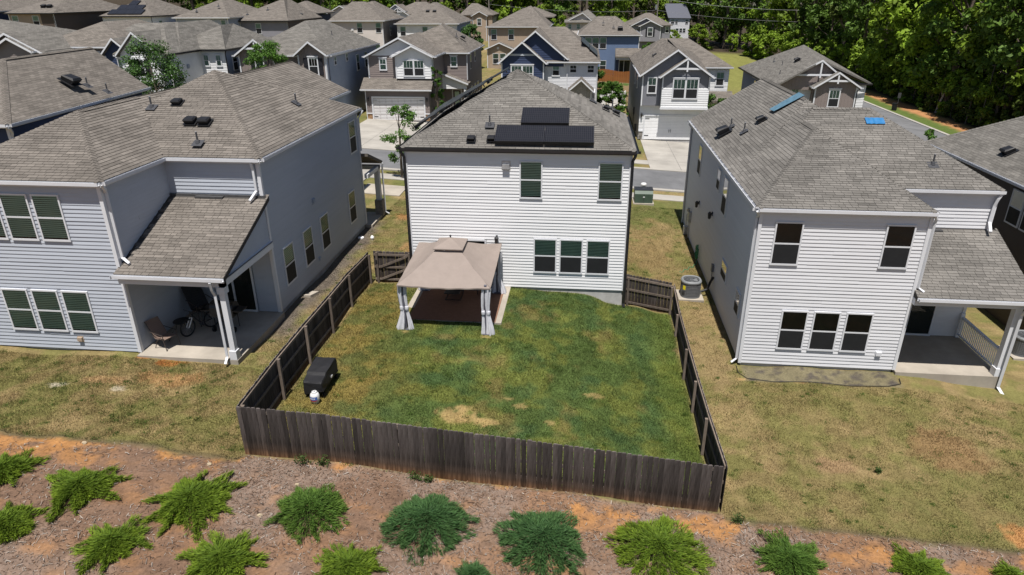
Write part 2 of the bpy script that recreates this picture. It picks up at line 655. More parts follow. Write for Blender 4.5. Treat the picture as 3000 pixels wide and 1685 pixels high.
BARE = [(-.95, -9.6, .55, .40), (-.3, -9.75, .5, .22), (-.75, -9.15, .3, .2), (.46, -8.27, .22, .11), (.97, -8.6, .2, .12), (3.39, -7.5, .3, .12), (2.03, -9.4, .14, .10), (-3.0, -6.9, .2, .12), (-4.0, -4.8, .14, .09), (-.75, -4.85, .16, .09)]


def ground_colour(x, y):
    """Linear rgb of the ground surface at (x, y): lawn, dry lawn, mulch, clay, verge, wood floor."""
    n1, n2, n3 = fbm(x * .35, y * .35, 1), fbm(x * 1.3, y * 1.3, 2), fbm(x * 4.5, y * 4.5, 3)
    n4 = fbm(x * .9 + 40, y * .9, 9)
    n5 = fbm(x * 3.1 + 7, y * 3.1, 83, 5)

    def lerp(a, b, t):
        return a + (np.asarray(b) - a) * t[..., None]
    dry = np.zeros(x.shape + (3,)) + np.array((.225, .175, .078))
    dry = lerp(dry, (.178, .166, .058), sm(.42, .62, n2) * .9)
    dry = lerp(dry, (.30, .22, .11), sm(.55, .72, n4) * .8)
    dry = lerp(dry, (.085, .12, .03), sm(.60, .74, n3) * .5 * sm(.4, .6, n1))
    # greener strip behind the right-hand neighbour and left of the left fence
    right = sm(7.2, 9.5, x) * (1 - sm(-5.6, -4.0, y))
    dry = lerp(dry, (.175, .150, .058), right * .5 * sm(.3, .6, n1))
    # fenced lawn
    yard = sm(-6.8, -6.6, x) * (1 - sm(6.8, 7.0, x)) * sm(-12.6, -12.4, y) * (1 - sm(-.1, .15, y))
    green = np.zeros(x.shape + (3,)) + np.array((.084, .122, .035))
    green = lerp(green, (.140, .160, .040), sm(.44, .64, n2))
    green = lerp(green, (.058, .104, .038), sm(.52, .72, n4) * .7)
    lefty = (1 - sm(-5.2, -1.6, x + (n1 - .5) * 5)) * sm(-13, -3, y + 8)
    green = lerp(green, (.235, .175, .055), lefty * (.35 + .5 * sm(.4, .6, n2)))
    green = lerp(green, (.20, .16, .06), sm(.62, .76, fbm(x * .8 + 9, y * .8, 21)) * .65)
    green = lerp(green, (.115, .145, .03), sm(5.2, 6.6, x) * .6)
    for (bx, by, rx, ry) in BARE:
        d = ((x - bx) / rx) ** 2 + ((y - by) / ry) ** 2 + (n5 - .5) * 4.2 + (n3 - .5) * 2.0
        green = lerp(green, (.36, .25, .11), (1 - sm(.3, 1.7, d)) * (.85 if rx > .4 else .6))
    c = lerp(dry, green, yard)
    # bare clay patches of the neighbours' lawns
    for (bx, by, rx, ry, cc) in [(-11.4, -8.55, .5, .28, (.38, .15, .045)), (-12.6, -8.35, .3, .12, (.38, .15, .045)), (-10.8, -9.6, 1.1, .45, (.36, .22, .10)), (-14.4, -10.3, .35, .18, (.5, .45, .36)), (-12.2, -10.35, .3, .15, (.5, .44, .34)),
                                 (-13, -9.9, .8, .2, (.36, .24, .12)), (15.6, -12.2, .9, .5, (.45, .23, .09)), (10.9, -9.8, .6, .35, (.30, .2, .11)), (9.3, -5.1, .4, .15, (.42, .26, .12)), (11.2, -5.15, .4, .15, (.42, .26, .12)),
                                 (-7.6, 9.5, .8, .5, (.36, .20, .08)), (-5.9, 4.5, .6, .9, (.32, .2, .09)), (14.8, -8.6, 1.2, 1.0, (.24, .155, .075)), (8.0, -3.0, 1.0, 2.5, (.27, .2, .1)), (6.6, 8, 1.2, 4, (.26, .19, .09))]:
        d = ((x - bx) / rx) ** 2 + ((y - by) / ry) ** 2 + (n3 - .5) * 2 + (n2 - .5) * 1.5
        c = lerp(c, cc, (1 - sm(.4, 1.3, d)) * .85)
    # planting bed behind the right-hand neighbour
    bed = sm(9.1, 9.3, x) * (1 - sm(14.7, 15.0, x)) * sm(-5.25, -5.1, y + (n2 - .5) * .2) * (1 - sm(-4.1, -4.0, y))
    c = lerp(c, (.19, .165, .10), bed)
    c = lerp(c, (.09, .078, .065), bed * sm(.5, .7, n3))
    # dark gravelly strip under the left-hand neighbour's wall
    c = lerp(c, (.15, .125, .10), (1 - sm(-8.75, -8.0, x + (n2 - .5) * .8)) * sm(-9.3, -9.1, x) * sm(-7, -5, y) * (1 - sm(7, 9, y)))
    # mulch bank in front
    edge = -12.85 + (fbm(x * .8, x * 0 + 3, 5) - .5) * .35 + .33 * sm(-7.0, -6.75, x) * (1 - sm(6.95, 7.15, x))
    mul = 1 - sm(-.12, .10, y - edge)
    mulch = np.zeros(x.shape + (3,)) + np.array((.200, .126, .086))
    mulch = lerp(mulch, (.240, .178, .142), sm(.44, .64, n1) * .8)
    mulch = lerp(mulch, (.26, .145, .080), sm(.46, .70, fbm(x * .55 + 3, y * .9, 31)) * .7)
    mulch = lerp(mulch, (.43, .21, .075), sm(.54, .72, fbm(x * 1.0 + 13, y * 1.6, 41) + .12 * sm(-14.0, -13.2, y) * (1 - sm(-7.5, -6, x)) + (n5 - .5) * .2) * (.30 + .6 * sm(-14.4, -13, y)))
    mulch = lerp(mulch, (.10, .066, .048), sm(.58, .75, n3) * .6)
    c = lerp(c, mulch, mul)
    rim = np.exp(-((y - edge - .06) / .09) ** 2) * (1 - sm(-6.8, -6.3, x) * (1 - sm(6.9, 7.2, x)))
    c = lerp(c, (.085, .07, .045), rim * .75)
    # green verges near the street and across it
    ver = sm(10, 14, y) * (1 - sm(40, 44, y))
    c = lerp(c, (.115, .135, .04), ver * sm(.42, .6, n1) * .7)
    back = sm(58, 64, y) * (1 - sm(0, 12, np.abs(x - 6)))
    c = lerp(c, (.20, .13, .08), back * .8)
    c = lerp(c, (.05, .11, .02), back * sm(.5, .56, fbm(x * .4, y * .25, 51)))
    meadow = sm(14, 20, x) * sm(70, 90, y)
    c = lerp(c, (.20, .20, .06), meadow)
    rv = sm(43, 44, x) * (1 - sm(46.5, 47.2, x + (n2 - .5) * 1.2)) * sm(20, 30, y)
    c = lerp(c, (.10, .14, .035), rv)
    clay = sm(46.4, 47.2, x + (n2 - .5) * 1.2) * (1 - sm(48.6, 50.2, x + (n2 - .5) * 2)) * sm(20, 30, y) * (1 - sm(85, 100, y))
    c = lerp(c, (.40, .20, .09), clay)
    wood = np.maximum(sm(49, 51, x) * sm(20, 30, y), sm(150, 158, y))
    c = lerp(c, (.055, .042, .028), wood)
    c = c * (.86 + .28 * n3)[..., None] * .82
    return c


def axis(segs):
    out = []
    for a, b, s in segs:
        out.append(np.arange(a, b, s))
    return np.concatenate(out + [np.array([segs[-1][1]])])


gx = axis([(-420, -120, 30), (-120, -40, 4), (-40, -19, .6), (-19, 20, .125), (20, 60, .7), (60, 140, 4), (140, 420, 30)])
gy = axis([(-120, -40, 8), (-40, -19, 1), (-19, 3, .125), (3, 30, .4), (30, 90, 1.0), (90, 200, 4), (200, 700, 50)])
GX, GY = np.meshgrid(gx, gy)
GZ = gz(GX, GY) + (fbm(GX * 2.2, GY * 2.2, 71) - .5) * .05 * (1 - sm(8, 12, GY))
_nx, _ny = len(gx), len(gy)
_i = (np.arange(_ny - 1)[:, None] * _nx + np.arange(_nx - 1)[None, :]).ravel()
ground = np_mesh('ground', np.stack([GX.ravel(), GY.ravel(), GZ.ravel()], 1), np.stack([_i, _i + 1, _i + 1 + _nx, _i + _nx], 1), 'ground',
                 vert_col=ground_colour(GX.ravel(), GY.ravel()), smooth=True)
structure(ground)


def sheet(name, pts, mat, dz=0.02):
    """A flat sheet laid on the street plane."""
    mb = MB()
    top = [(x, y, base_z(x) + dz) for x, y in pts]
    mb.poly(top)
    n = len(pts)
    bot = [(x, y, base_z(x) - .25) for x, y in pts]
    for i in range(n):
        mb.poly([top[i], top[(i + 1) % n], bot[(i + 1) % n], bot[i]])
    return structure(mb.build(name, mat))


def xs(x0, x1, y0, y1):
    return [(x0, y0), (x1, y0), (x1, y1), (x0, y1)]


sheet('road', xs(-130, 43.4, 20.6, 26.3), 'asphalt', .03)
sheet('cross_road', [(37.2, 26.3), (43.4, 26.3), (43.4, 100), (40, 165), (34, 165), (37.2, 100)], 'asphalt', .034)
for nm, a, b in (('kerb', 20.15, 20.6), ('kerb', 26.3, 26.75)):
    sheet(nm, xs(-130, 37 if a > 25 else 43.8, a, b), 'concrete_drive', .09)
sheet('kerb', [(43.4, 26.5), (43.9, 26.5), (43.9, 100), (40.5, 165), (40, 165), (43.4, 100)], 'concrete_drive', .10)
sheet('pavement', xs(-130, 36, 28.2, 29.6), 'concrete_drive', .05)
sheet('pavement', xs(-130, 43, 17.8, 19.1), 'concrete_drive', .05)


def driveway(x0, x1, y0, y1):
    d = sheet('driveway', xs(x0, x1, y0, y1), 'concrete_drive', .062)
    mb = MB()
    xm = (x0 + x1) / 2
    for k in range(1, 4):
        yy = y0 + (y1 - y0) * k / 4
        mb.add([(x0, yy - .012, base_z(x0) + .066), (x1, yy - .012, base_z(x1) + .066), (x1, yy + .012, base_z(x1) + .066), (x0, yy + .012, base_z(x0) + .066)], [(0, 1, 2, 3)])
    mb.add([(xm - .012, y0, base_z(xm) + .067), (xm + .012, y0, base_z(xm) + .067), (xm + .012, y1, base_z(xm) + .067), (xm - .012, y1, base_z(xm) + .067)], [(0, 1, 2, 3)])
    mb.build('joint', 'flashing', d)


driveway(-18.9, -12.7, 26.75, 39.3)
driveway(8.2, 13.2, 26.75, 38.4)
driveway(-4.6, -.4, 9.0, 20.15)
driveway(-17.4, -12.4, 14.2, 20.15)
sheet('path', [(-11.9, 13.9), (-9.1, 13.9), (-9.1, 16.2), (-11.9, 16.2)], 'concrete', .06)

# ------------------------------------------------------------------ house kit
COURSE = 0.1397


def PT(ax, c, out, a, d, z):
    return (a, c + out * d, z) if ax == 'y' else (c + out * d, a, z)


def span(poly, z):
    """a-interval of a convex (a, z) polygon at height z."""
    xs_ = []
    n = len(poly)
    for i in range(n):
        (a0, z0), (a1, z1) = poly[i], poly[(i + 1) % n]
        if (z0 - z) * (z1 - z) <= 0 and abs(z1 - z0) > 1e-9:
            xs_.append(a0 + (a1 - a0) * (z - z0) / (z1 - z0))
    return (min(xs_), max(xs_)) if len(xs_) >= 2 else None


class House:
    def __init__(self, name, label, loc, cat='house', group=None):
        self.root = thing(name, label, cat, loc, group)
        self.roofs = []          # roof planes as 3D polygons, for the shingles and caps
        self.roof_obj = None

    def part(self, mb, name, mats, shade=False, smooth=False, parent=None):
        return mb.build(name, mats, parent or self.root, shade, smooth)

    # walls ---------------------------------------------------------------
    def wall(self, ax, c, out, poly, mat, style='lap', e=COURSE, boards=False):
        """poly: (a, z) outline. style lap / batten / plain. boards: every siding board its own object."""
        mb = MB()
        mb.poly([PT(ax, c, out, a, 0, z) for a, z in poly])
        mb.poly([PT(ax, c, out, a, -.12, z) for a, z in poly])
        n = len(poly)
        for i in range(n):
            (a0, z0), (a1, z1) = poly[i], poly[(i + 1) % n]
            mb.poly([PT(ax, c, out, a0, 0, z0), PT(ax, c, out, a1, 0, z1), PT(ax, c, out, a1, -.12, z1), PT(ax, c, out, a0, -.12, z0)])
        zlo, zhi = min(z for _, z in poly), max(z for _, z in poly)
        if style == 'lap' and not boards:
            k = 0
            while zlo + k * e < zhi - .02:
                za, zb = zlo + k * e, min(zlo + (k + 1) * e, zhi)
                s0, s1 = span(poly, za + .002), span(poly, zb - .002)
                k += 1
                if not s0 or not s1:
                    continue
                mb.poly([PT(ax, c, out, s0[0], .030, za), PT(ax, c, out, s0[1], .030, za), PT(ax, c, out, s1[1], .003, zb), PT(ax, c, out, s1[0], .003, zb)])
                mb.poly([PT(ax, c, out, s0[0], .030, za), PT(ax, c, out, s0[1], .030, za), PT(ax, c, out, s0[1], 0, za), PT(ax, c, out, s0[0], 0, za)])
        if style == 'batten':
            a0, a1 = min(a for a, _ in poly), max(a for a, _ in poly)
            a = a0 + .15
            while a < a1:
                zs = []
                for i in range(n):
                    (p0, z0), (p1, z1) = poly[i], poly[(i + 1) % n]
                    if (p0 - a) * (p1 - a) <= 0 and abs(p1 - p0) > 1e-9:
                        zs.append(z0 + (z1 - z0) * (a - p0) / (p1 - p0))
                if len(zs) >= 2 and max(zs) - min(zs) > .1:
                    q = [PT(ax, c, out, a - .025, 0, 0), PT(ax, c, out, a + .025, .02, 0)]
                    mb.box(min(q[0][0], q[1][0]), max(q[0][0], q[1][0]), min(q[0][1], q[1][1]), max(q[0][1], q[1][1]), min(zs), max(zs) - .02)
                a += .3
        w = self.part(mb, 'wall', mat)
        if boards:
            a0, a1 = min(a for a, _ in poly), max(a for a, _ in poly)
            L = a1 - a0
            bm = MB()
            P = lambda a, d, z: (a, out * d, z) if ax == 'y' else (out * d, a, z)
            e2 = e + .012
            sec = [(.002, 0), (.026, 0), (.0265, .012), (.004, e2), (.001, e2)]
            for s in (0, 1):
                bm.v += [P(s, d, z) for d, z in sec]
            m = len(sec)
            for i in range(m):
                bm.f.append((i, (i + 1) % m, (i + 1) % m + m, i + m))
            bm.f += [tuple(range(m)), tuple(range(m, 2 * m))]
            bm.mi = [0] * len(bm.f)
            me = bm.mesh('siding_board', mat)
            k = 0
            while zlo + k * e < zhi - .05:
                cut = rng.uniform(.25, .75) * L if L > 3.0 else L
                for q0, q1 in ((0, cut), (cut - .02, L)):
                    if q1 - q0 < .05:
                        continue
                    dz = rng.uniform(-.0035, .0035)
                    p = Vector(PT(ax, c, out, a0 + q0, rng.uniform(-.0028, .0028), zlo + k * e + dz)) - origin_of(w)
                    sc = Matrix.Diagonal((q1 - q0, 1, 1, 1)) if ax == 'y' else Matrix.Diagonal((1, q1 - q0, 1, 1))
                    link('siding_board', me, w, Matrix.Translation(p) @ Matrix.Rotation(rng.uniform(-.0006, .0006), 4, 'Y' if ax == 'y' else 'X') @ sc)
                k += 1
        return w

    def block(self, x0, x1, y0, y1, z0, z1, mat, side=None, faces='fsl', boards='', e=COURSE, base=None):
        """A storey block: -y wall, +x wall, -x wall lapped, back plain."""
        side = side or mat
        self.wall('y', y0, -1, [(x0, z0), (x1, z0), (x1, z1), (x0, z1)], mat, 'lap', e, 'f' in boards)
        self.wall('x', x1, 1, [(y0, z0), (y1, z0), (y1, z1), (y0, z1)], side, 'lap', e, 'r' in boards)
        self.wall('x', x0, -1, [(y0, z0), (y1, z0), (y1, z1), (y0, z1)], side, 'lap', e, 'l' in boards)
        self.wall('y', y1, 1, [(x0, z0), (x1, z0), (x1, z1), (x0, z1)], mat, 'plain')
        mb = MB()
        mb.box(x0 + .03, x1 - .03, y0 + .03, y1 - .03, z0 - 1.6 if base is None else base, z0 + .01)
        self.part(mb, 'foundation', 'foundation')

    def corner(self, x, y, z0, z1, w=.1, mat='trim_white'):
        mb = MB()
        mb.box(x - w / 2, x + w / 2, y - w / 2, y + w / 2, z0, z1)
        self.part(mb, 'corner_trim', mat)

    # windows -------------------------------------------------------------
    def window(self, ax, c, out, a0, a1, z0, z1, kind='plain', blind=.5, mul=1, head=False):
        fw = .055 if kind == 'plain' else .105
        mb = MB()

        def bx(A0, A1, D0, D1, Z0, Z1, mi=0):
            D1 += .010
            p, q = PT(ax, c, out, A0, D0, Z0), PT(ax, c, out, A1, D1, Z1)
            mb.box(min(p[0], q[0]), max(p[0], q[0]), min(p[1], q[1]), max(p[1], q[1]), Z0, Z1, mi)
        n = mul
        w = (a1 - a0) / n
        units = [(a0 + i * w + (0 if i == 0 else .0), a0 + (i + 1) * w) for i in range(n)]
        bx(a0, a1, .0, .024, z0, z1, 1)
        bx(a0 - .001, a0 + fw, .0, .058, z0, z1)
        bx(a1 - fw, a1 + .001, .0, .058, z0, z1)
        bx(a0, a1, .0, .060, z1 - fw, z1 + .001)
        bx(a0 - .01, a1 + .01, .0, .060, z0 - .015, z0 + fw)
        if head:
            bx(a0 - .06, a1 + .06, .0, .09, z1 + .002, z1 + .10)
        zm = (z0 + z1) / 2
        for i, (u0, u1) in enumerate(units):
            if i > 0:
                bx(u0 - fw * .8, u0 + fw * .8, .0, .056, z0, z1)
            bx(u0 + fw, u1 - fw, .0, .052, zm - .028, zm + .028)
            if kind == 'trim':
                k = 2 if (u1 - u0) > .9 else 1
                for j in range(1, k + 1):
                    aa = u0 + fw + (u1 - u0 - 2 * fw) * j / (k + 1)
                    bx(aa - .012, aa + .012, .0, .050, zm + .02, z1 - fw)
        wo = self.part(mb, 'window', ['frame_white', 'window_dark'])
        for i, (u0, u1) in enumerate(units):
            l, r = u0 + fw * (1 if i == 0 else .8), u1 - fw * (1 if i == n - 1 else .8)
            for (p0, p1) in ((zm + .028, z1 - fw), (z0 + fw, zm - .028)):
                g = MB()
                g.poly([PT(ax, c, out, l, .054, p0), PT(ax, c, out, r, .054, p0), PT(ax, c, out, r, .054, p1), PT(ax, c, out, l, .054, p1)])
                self.part(g, 'pane', 'glass', parent=wo)
            if blind > 0:
                g = MB()
                zb = z1 - fw - blind * (z1 - z0 - 2 * fw)
                k, st = 0, .07
                while z1 - fw - k * st > zb:
                    zt = z1 - fw - k * st
                    g.poly([PT(ax, c, out, l, .037, zt), PT(ax, c, out, r, .037, zt), PT(ax, c, out, r, .043, zt - st * .66), PT(ax, c, out, l, .043, zt - st * .66)])
                    k += 1
                self.part(g, 'blind', 'blind', parent=wo)
            g = MB()
            g.poly([PT(ax, c, out, l, .058, z0 + fw), PT(ax, c, out, r, .058, z0 + fw), PT(ax, c, out, r, .058, zm - .028), PT(ax, c, out, l, .058, zm - .028)])
            if blind <= .55:
                self.part(g, 'insect_screen', 'insect_screen', parent=wo)
        return wo

    def shutters(self, c, a0, a1, z0, z1, out=-1):
        for s0, s1 in ((a0 - .42, a0 - .03), (a1 + .03, a1 + .42)):
            mb = MB()
            mb.box(s0, s1, c - .06, c, z0, z1)
            for k in range(2):
                mb.box(s0 + .04, s1 - .04, c - .075, c - .06, z0 + .05 + k * (z1 - z0) / 2, z0 - .05 + (k + 1) * (z1 - z0) / 2)
            self.part(mb, 'shutter', 'shutter_black')

    # roofs ---------------------------------------------------------------
    def roof(self, polys, mat='roof_grey', t=.16, tiles=False):
        """polys: list of 3D polygons (top side); slabs of vertical thickness t."""
        mb = MB()
        mb.uv = []
        for p in polys:
            p = [Vector(q) for q in p]
            nrm = (p[1] - p[0]).cross(p[2] - p[0]).normalized()
            if nrm.z < 0:
                nrm = -nrm
            u = Vector((0, 0, 1)).cross(nrm)
            u = u.normalized() if u.length > 1e-4 else Vector((1, 0, 0))
            v = nrm.cross(u)
            mb.poly(p)
            mb.uv += [(q.dot(u), q.dot(v)) for q in p]
            b = [q - Vector((0, 0, t)) for q in p]
            mb.poly(b)
            mb.uv += [(q.dot(u), q.dot(v)) for q in p]
            for i in range(len(p)):
                j = (i + 1) % len(p)
                mb.poly([p[i], p[j], b[j], b[i]])
                mb.uv += [(0, 0), (.1, 0), (.1, .05), (0, .05)]
            self.roofs.append(p)
        r = self.part(mb, 'roof', 'shingle_base' if tiles else mat)
        self.roof_obj = self.roof_obj or r
        return r

    def caps(self, segs, mat, parent=None, w=.15, step=.17):
        """Hip and ridge cap shingles along segments (p, q) from low to high."""
        mb = MB()
        for p, q in segs:
            p, q = Vector(p), Vector(q)
            d = (q - p).normalized()
            s = d.cross(Vector((0, 0, 1))).normalized()
            n = max(1, int((q - p).length / step))
            for i in range(n):
                a, b = p + (q - p) * (i / n), p + (q - p) * ((i + 1.15) / n)
                up = Vector((0, 0, 1))
                h0, h1, dr = .045, .022, .075 if abs(d.z) > .05 else .068
                shd = 1 + rng.uniform(-.14, .14)
                for sg in (1, -1):
                    mb.poly([a + up * h0, a + s * sg * w - up * (dr - h0), b + s * sg * w - up * (dr - h1), b + up * h1], 0, shd)
                mb.poly([a + up * h0, a + s * w - up * (dr - h0), a + s * w - up * (dr - h0 + .02), a + up * (h0 - .02)], 0, shd * .7)
                mb.poly([a + up * h0, a - s * w - up * (dr - h0), a - s * w - up * (dr - h0 + .02), a + up * (h0 - .02)], 0, shd * .7)
        return self.part(mb, 'ridge_cap', mat, shade=True, parent=parent)

    def gutter(self, p, q, out, mat='gutter_white', s=.11):
        p, q, o = Vector(p), Vector(q), Vector(out)
        mb = MB()
        z = Vector((0, 0, 1))
        mb.obox(p + o * s - z * s, q - p, o * .012, z * s)
        mb.obox(p - z * s, q - p, o * s, z * .012)
        mb.obox(p - z * (s + .06), q - p, o * .015, z * (s + .05))
        mb.obox(p + o * .08 - z * s, (q - p).normalized() * .01, o * .11, z * s)
        self.part(mb, 'gutter', mat)

    def downspout(self, pts, mat='gutter_white', r=.055):
        mb = MB()
        mb.tube(pts, r, 4)
        self.part(mb, 'downspout', mat)

    def rake(self, p, q, mat='trim_white', w=.16, d=.035):
        mb = MB()
        p, q = Vector(p), Vector(q)
        mb.obox(p - Vector((0, d, w)), q - p, (0, d, 0), (0, 0, w))
        self.part(mb, 'rake_board', mat)

    def vent(self, p, n, kind='box', s=.26):
        """Roof vent box or plumbing pipe standing on a roof plane with normal n."""
        n = Vector(n).normalized()
        p = Vector(p)
        u = Vector((0, 0, 1)).cross(n).normalized()
        v = n.cross(u)
        mb = MB()
        if kind == 'box':
            mb.obox(p - u * s * .75 - v * s * .75 + n * .015, u * s * 1.5, v * s * 1.5, n * .012)
            b = p + n * .02
            h = s * .5
            pts = [b - u * s / 2 - v * s / 2, b + u * s / 2 - v * s / 2, b + u * s / 2 + v * s / 2, b - u * s / 2 + v * s / 2,
                   b - u * s * .62 - v * s * .66 + n * h, b + u * s * .62 - v * s * .66 + n * h, b + u * s * .62 + v * s * .5 + n * h * .8, b - u * s * .62 + v * s * .5 + n * h * .8,
                   b - u * s * .5 - v * s * .5 + n * h * 1.3, b + u * s * .5 - v * s * .5 + n * h * 1.3, b + u * s * .5 + v * s * .4 + n * h, b - u * s * .5 + v * s * .4 + n * h]
            fs = [(0, 1, 5, 4), (1, 2, 6, 5), (2, 3, 7, 6), (3, 0, 4, 7), (4, 5, 9, 8), (5, 6, 10, 9), (6, 7, 11, 10), (7, 4, 8, 11), (8, 9, 10, 11)]
            mb.add(pts, fs)
            self.part(mb, 'roof_vent', 'black_plastic', parent=self.roof_obj)
        else:
            mb.obox(p - u * .2 - v * .2 + n * .012, u * .4, v * .4, n * .012, 0)
            mb.tube([p, p + Vector((0, 0, .12)), p + Vector((0, 0, .14)), p + Vector((0, 0, .42))], [.10, .055, .035, .035], 8, 0)
            mb.tube([p + Vector((0, 0, .42)), p + Vector((0, 0, .44))], [.037, .037], 8, 1)
            self.part(mb, 'vent_pipe', ['lead_grey', 'galvanised'], parent=self.roof_obj)

    # individual shingles ---------------------------------------------------
    def shingles(self, mat, roof, count=300, seed=3, skip=()):
        """Tabs on every roof plane: the largest in view as objects of their own, the rest joined."""
        rr = random.Random(seed)
        e = .143
        widths = (.22, .27, .32, .38)
        std, cut = [], []

        def height(x, y):
            h = -1e9
            for P in self.roofs:
                n = len(P)
                inside, sgn = True, 0
                for i in range(n):
                    a, b = P[i], P[(i + 1) % n]
                    cr = (b.x - a.x) * (y - a.y) - (b.y - a.y) * (x - a.x)
                    if abs(cr) < 1e-6:
                        continue
                    if sgn == 0:
                        sgn = 1 if cr > 0 else -1
                    elif (cr > 0) != (sgn > 0):
                        inside = False
                        break
                if inside:
                    nn = (P[1] - P[0]).cross(P[2] - P[0])
                    if abs(nn.z) > 1e-6:
                        h = max(h, P[0].z - (nn.x * (x - P[0].x) + nn.y * (y - P[0].y)) / nn.z)
            return h
        for P in self.roofs:
            nrm = (P[1] - P[0]).cross(P[2] - P[0]).normalized()
            if nrm.z < 0:
                nrm = -nrm
            u = Vector((0, 0, 1)).cross(nrm).normalized()
            v = nrm.cross(u)
            o = P[0]
            q = [((p - o).dot(u), (p - o).dot(v)) for p in P]
            vlo, vhi = min(b for _, b in q), max(b for _, b in q)
            k = 0
            while vlo + k * e < vhi - .03:
                v0 = vlo + k * e
                sp = span(q, min(v0 + e * .5, vhi - .01))
                k += 1
                if not sp:
                    continue
                a = sp[0] - rr.uniform(0, .3)
                low = rr.uniform(-.06, .06)
                run, rs = 0, 0.0
                while a < sp[1]:
                    w = rr.choice(widths)
                    if run <= 0:
                        run, rs = rr.randint(1, 3), rr.choice((-.17, -.10, -.04, 0, .03, .07, .13, .20))
                    run -= 1
                    shd = max(.55, 1 + rs + low + rr.uniform(-.05, .05))
                    a0, a1 = max(a, sp[0]), min(a + w, sp[1])
                    full = a >= sp[0] and a + w <= sp[1]
                    c = o + u * ((a0 + a1) / 2) + v * (v0 + e / 2)
                    if a1 - a0 > .02 and c.z > height(c.x, c.y) - .03 and not any(s(c) for s in skip):
                        (std if full else cut).append((o + u * a0 + v * v0, u, v, nrm, a1 - a0, shd, c, w))
                    a += w
        facing = [t for t in std if t[3].dot(CAM - t[6]) > 0]
        facing.sort(key=lambda t: (t[6] - CAM).length / (t[3].dot((CAM - t[6]).normalized()) + .15))
        own = set(id(t) for t in facing[:count])

        def tab(mb, p, u, v, n, w, shd):
            g = .006
            b0, b1 = p + u * g, p + u * (w - g)
            h0, h1 = b0 + v * (e + .02), b1 + v * (e + .02)
            mb.add([b0 + n * .024, b1 + n * .024, h1 + n * .006, h0 + n * .006, b0 + n * .001, b1 + n * .001],
                   [(0, 1, 2, 3), (4, 5, 1, 0), (4, 0, 3), (1, 5, 2)], 0, shd)
        cache = {}
        for t in facing[:count]:
            key = (t[7], round(t[5] * 12))
            if key not in cache:
                mb = MB()
                tab(mb, Vector((0, 0, 0)), Vector((1, 0, 0)), Vector((0, 1, 0)), Vector((0, 0, 1)), t[7], key[1] / 12)
                cache[key] = mb.mesh('shingle', mat, shade=True)
            mx = Matrix((t[1], t[2], t[3])).transposed().to_4x4()
            mx.translation = t[0] - origin_of(roof)
            link('shingle', cache[key], roof, mx)
        mb = MB()
        for t in std + cut:
            if id(t) not in own:
                tab(mb, t[0], t[1], t[2], t[3], t[4], t[5])
        stuff(self.part(mb, 'shingle_field', mat, shade=True, parent=roof))

    def light(self, c, a, z, out=-1, ax='y'):
        mb = MB()
        p = Vector(PT(ax, c, out, a, .0, z))
        mb.tube([p, p + Vector(PT(ax, 0, out, 0, .14, .08))], .02, 6)
        q = p + Vector(PT(ax, 0, out, 0, .14, 0))
        mb.lathe(q, [(.02, .12), (.10, .04), (.09, .02), (.07, -.22), (.03, -.26)], 8)
        mb.tube([p + Vector((0, 0, -.08)), p + Vector((0, 0, .12))], .05, 6)
        self.part(mb, 'wall_lantern', 'black_metal')

    def wall_vent(self, ax, c, out, a, z, mat='trim_white', s=.16):
        mb = MB()
        p = [PT(ax, c, out, a - s / 2, .02, z - s / 2), PT(ax, c, out, a + s / 2, .10, z + s / 2)]
        mb.box(min(p[0][0], p[1][0]), max(p[0][0], p[1][0]), min(p[0][1], p[1][1]), max(p[0][1], p[1][1]), z - s * .3, z + s / 2)
        p2 = [PT(ax, c, out, a - s * .62, .0, 0), PT(ax, c, out, a + s * .62, .03, 0)]
        mb.box(min(p2[0][0], p2[1][0]), max(p2[0][0], p2[1][0]), min(p2[0][1], p2[1][1]), max(p2[0][1], p2[1][1]), z - s * .62, z + s * .62)
        self.part(mb, 'wall_vent', mat)

    def sliding_door(self, c, a0, a1, z0, z1, out=-1):
        mb = MB()
        f = .08
        mb.box(a0, a1, c - .03, c, z0, z1, 1)
        mb.box(a0, a0 + f, c - .07, c, z0, z1)
        mb.box(a1 - f, a1, c - .07, c, z0, z1)
        mb.box(a0, a1, c - .072, c, z1 - f, z1)
        mb.box(a0, a1, c - .075, c, z0, z0 + f)
        am = (a0 + a1) / 2 - .12
        mb.box(am - .04, am + .04, c - .068, c, z0, z1)
        d = self.part(mb, 'sliding_door', ['frame_white', 'window_dark'])
        for l, r in ((a0 + f, am - .04), (am + .04, a1 - f)):
            g = MB()
            g.poly([(l, c - .05, z0 + f), (r, c - .05, z0 + f), (r, c - .05, z1 - f), (l, c - .05, z1 - f)])
            self.part(g, 'pane', 'glass', parent=d)
        return d

    def solar(self, o, u, v, n, w, h, name='solar_panel'):
        o, u, v, n = Vector(o), Vector(u), Vector(v), Vector(n)
        mb = MB()
        mb.obox(o, u * w, v * h, n * .04)
        sp = self.part(mb, name, 'solar_frame')
        g = MB()
        q = [o + u * .02 + v * .02, o + u * (w - .02) + v * .02, o + u * (w - .02) + v * (h - .02), o + u * .02 + v * (h - .02)]
        g.poly([p + n * .043 for p in q])
        g.uv = [(0, 0), (w, 0), (w, h), (0, h)]
        self.part(g, 'solar_cells', 'solar_cells', parent=sp)
        b = MB()
        for s in (.15, .85):
            b.obox(o + u * (w * s - .03) - n * .12 + v * .0, u * .05, v * .05, n * .12)
            b.obox(o + u * (w * s - .03) - n * .12 + v * (h - .05), u * .05, v * .05, n * .12)
        b.obox(o - v * .012 - n * .11, u * w, v * .012, n * .15)
        self.part(b, 'mount', 'black_metal', parent=sp)


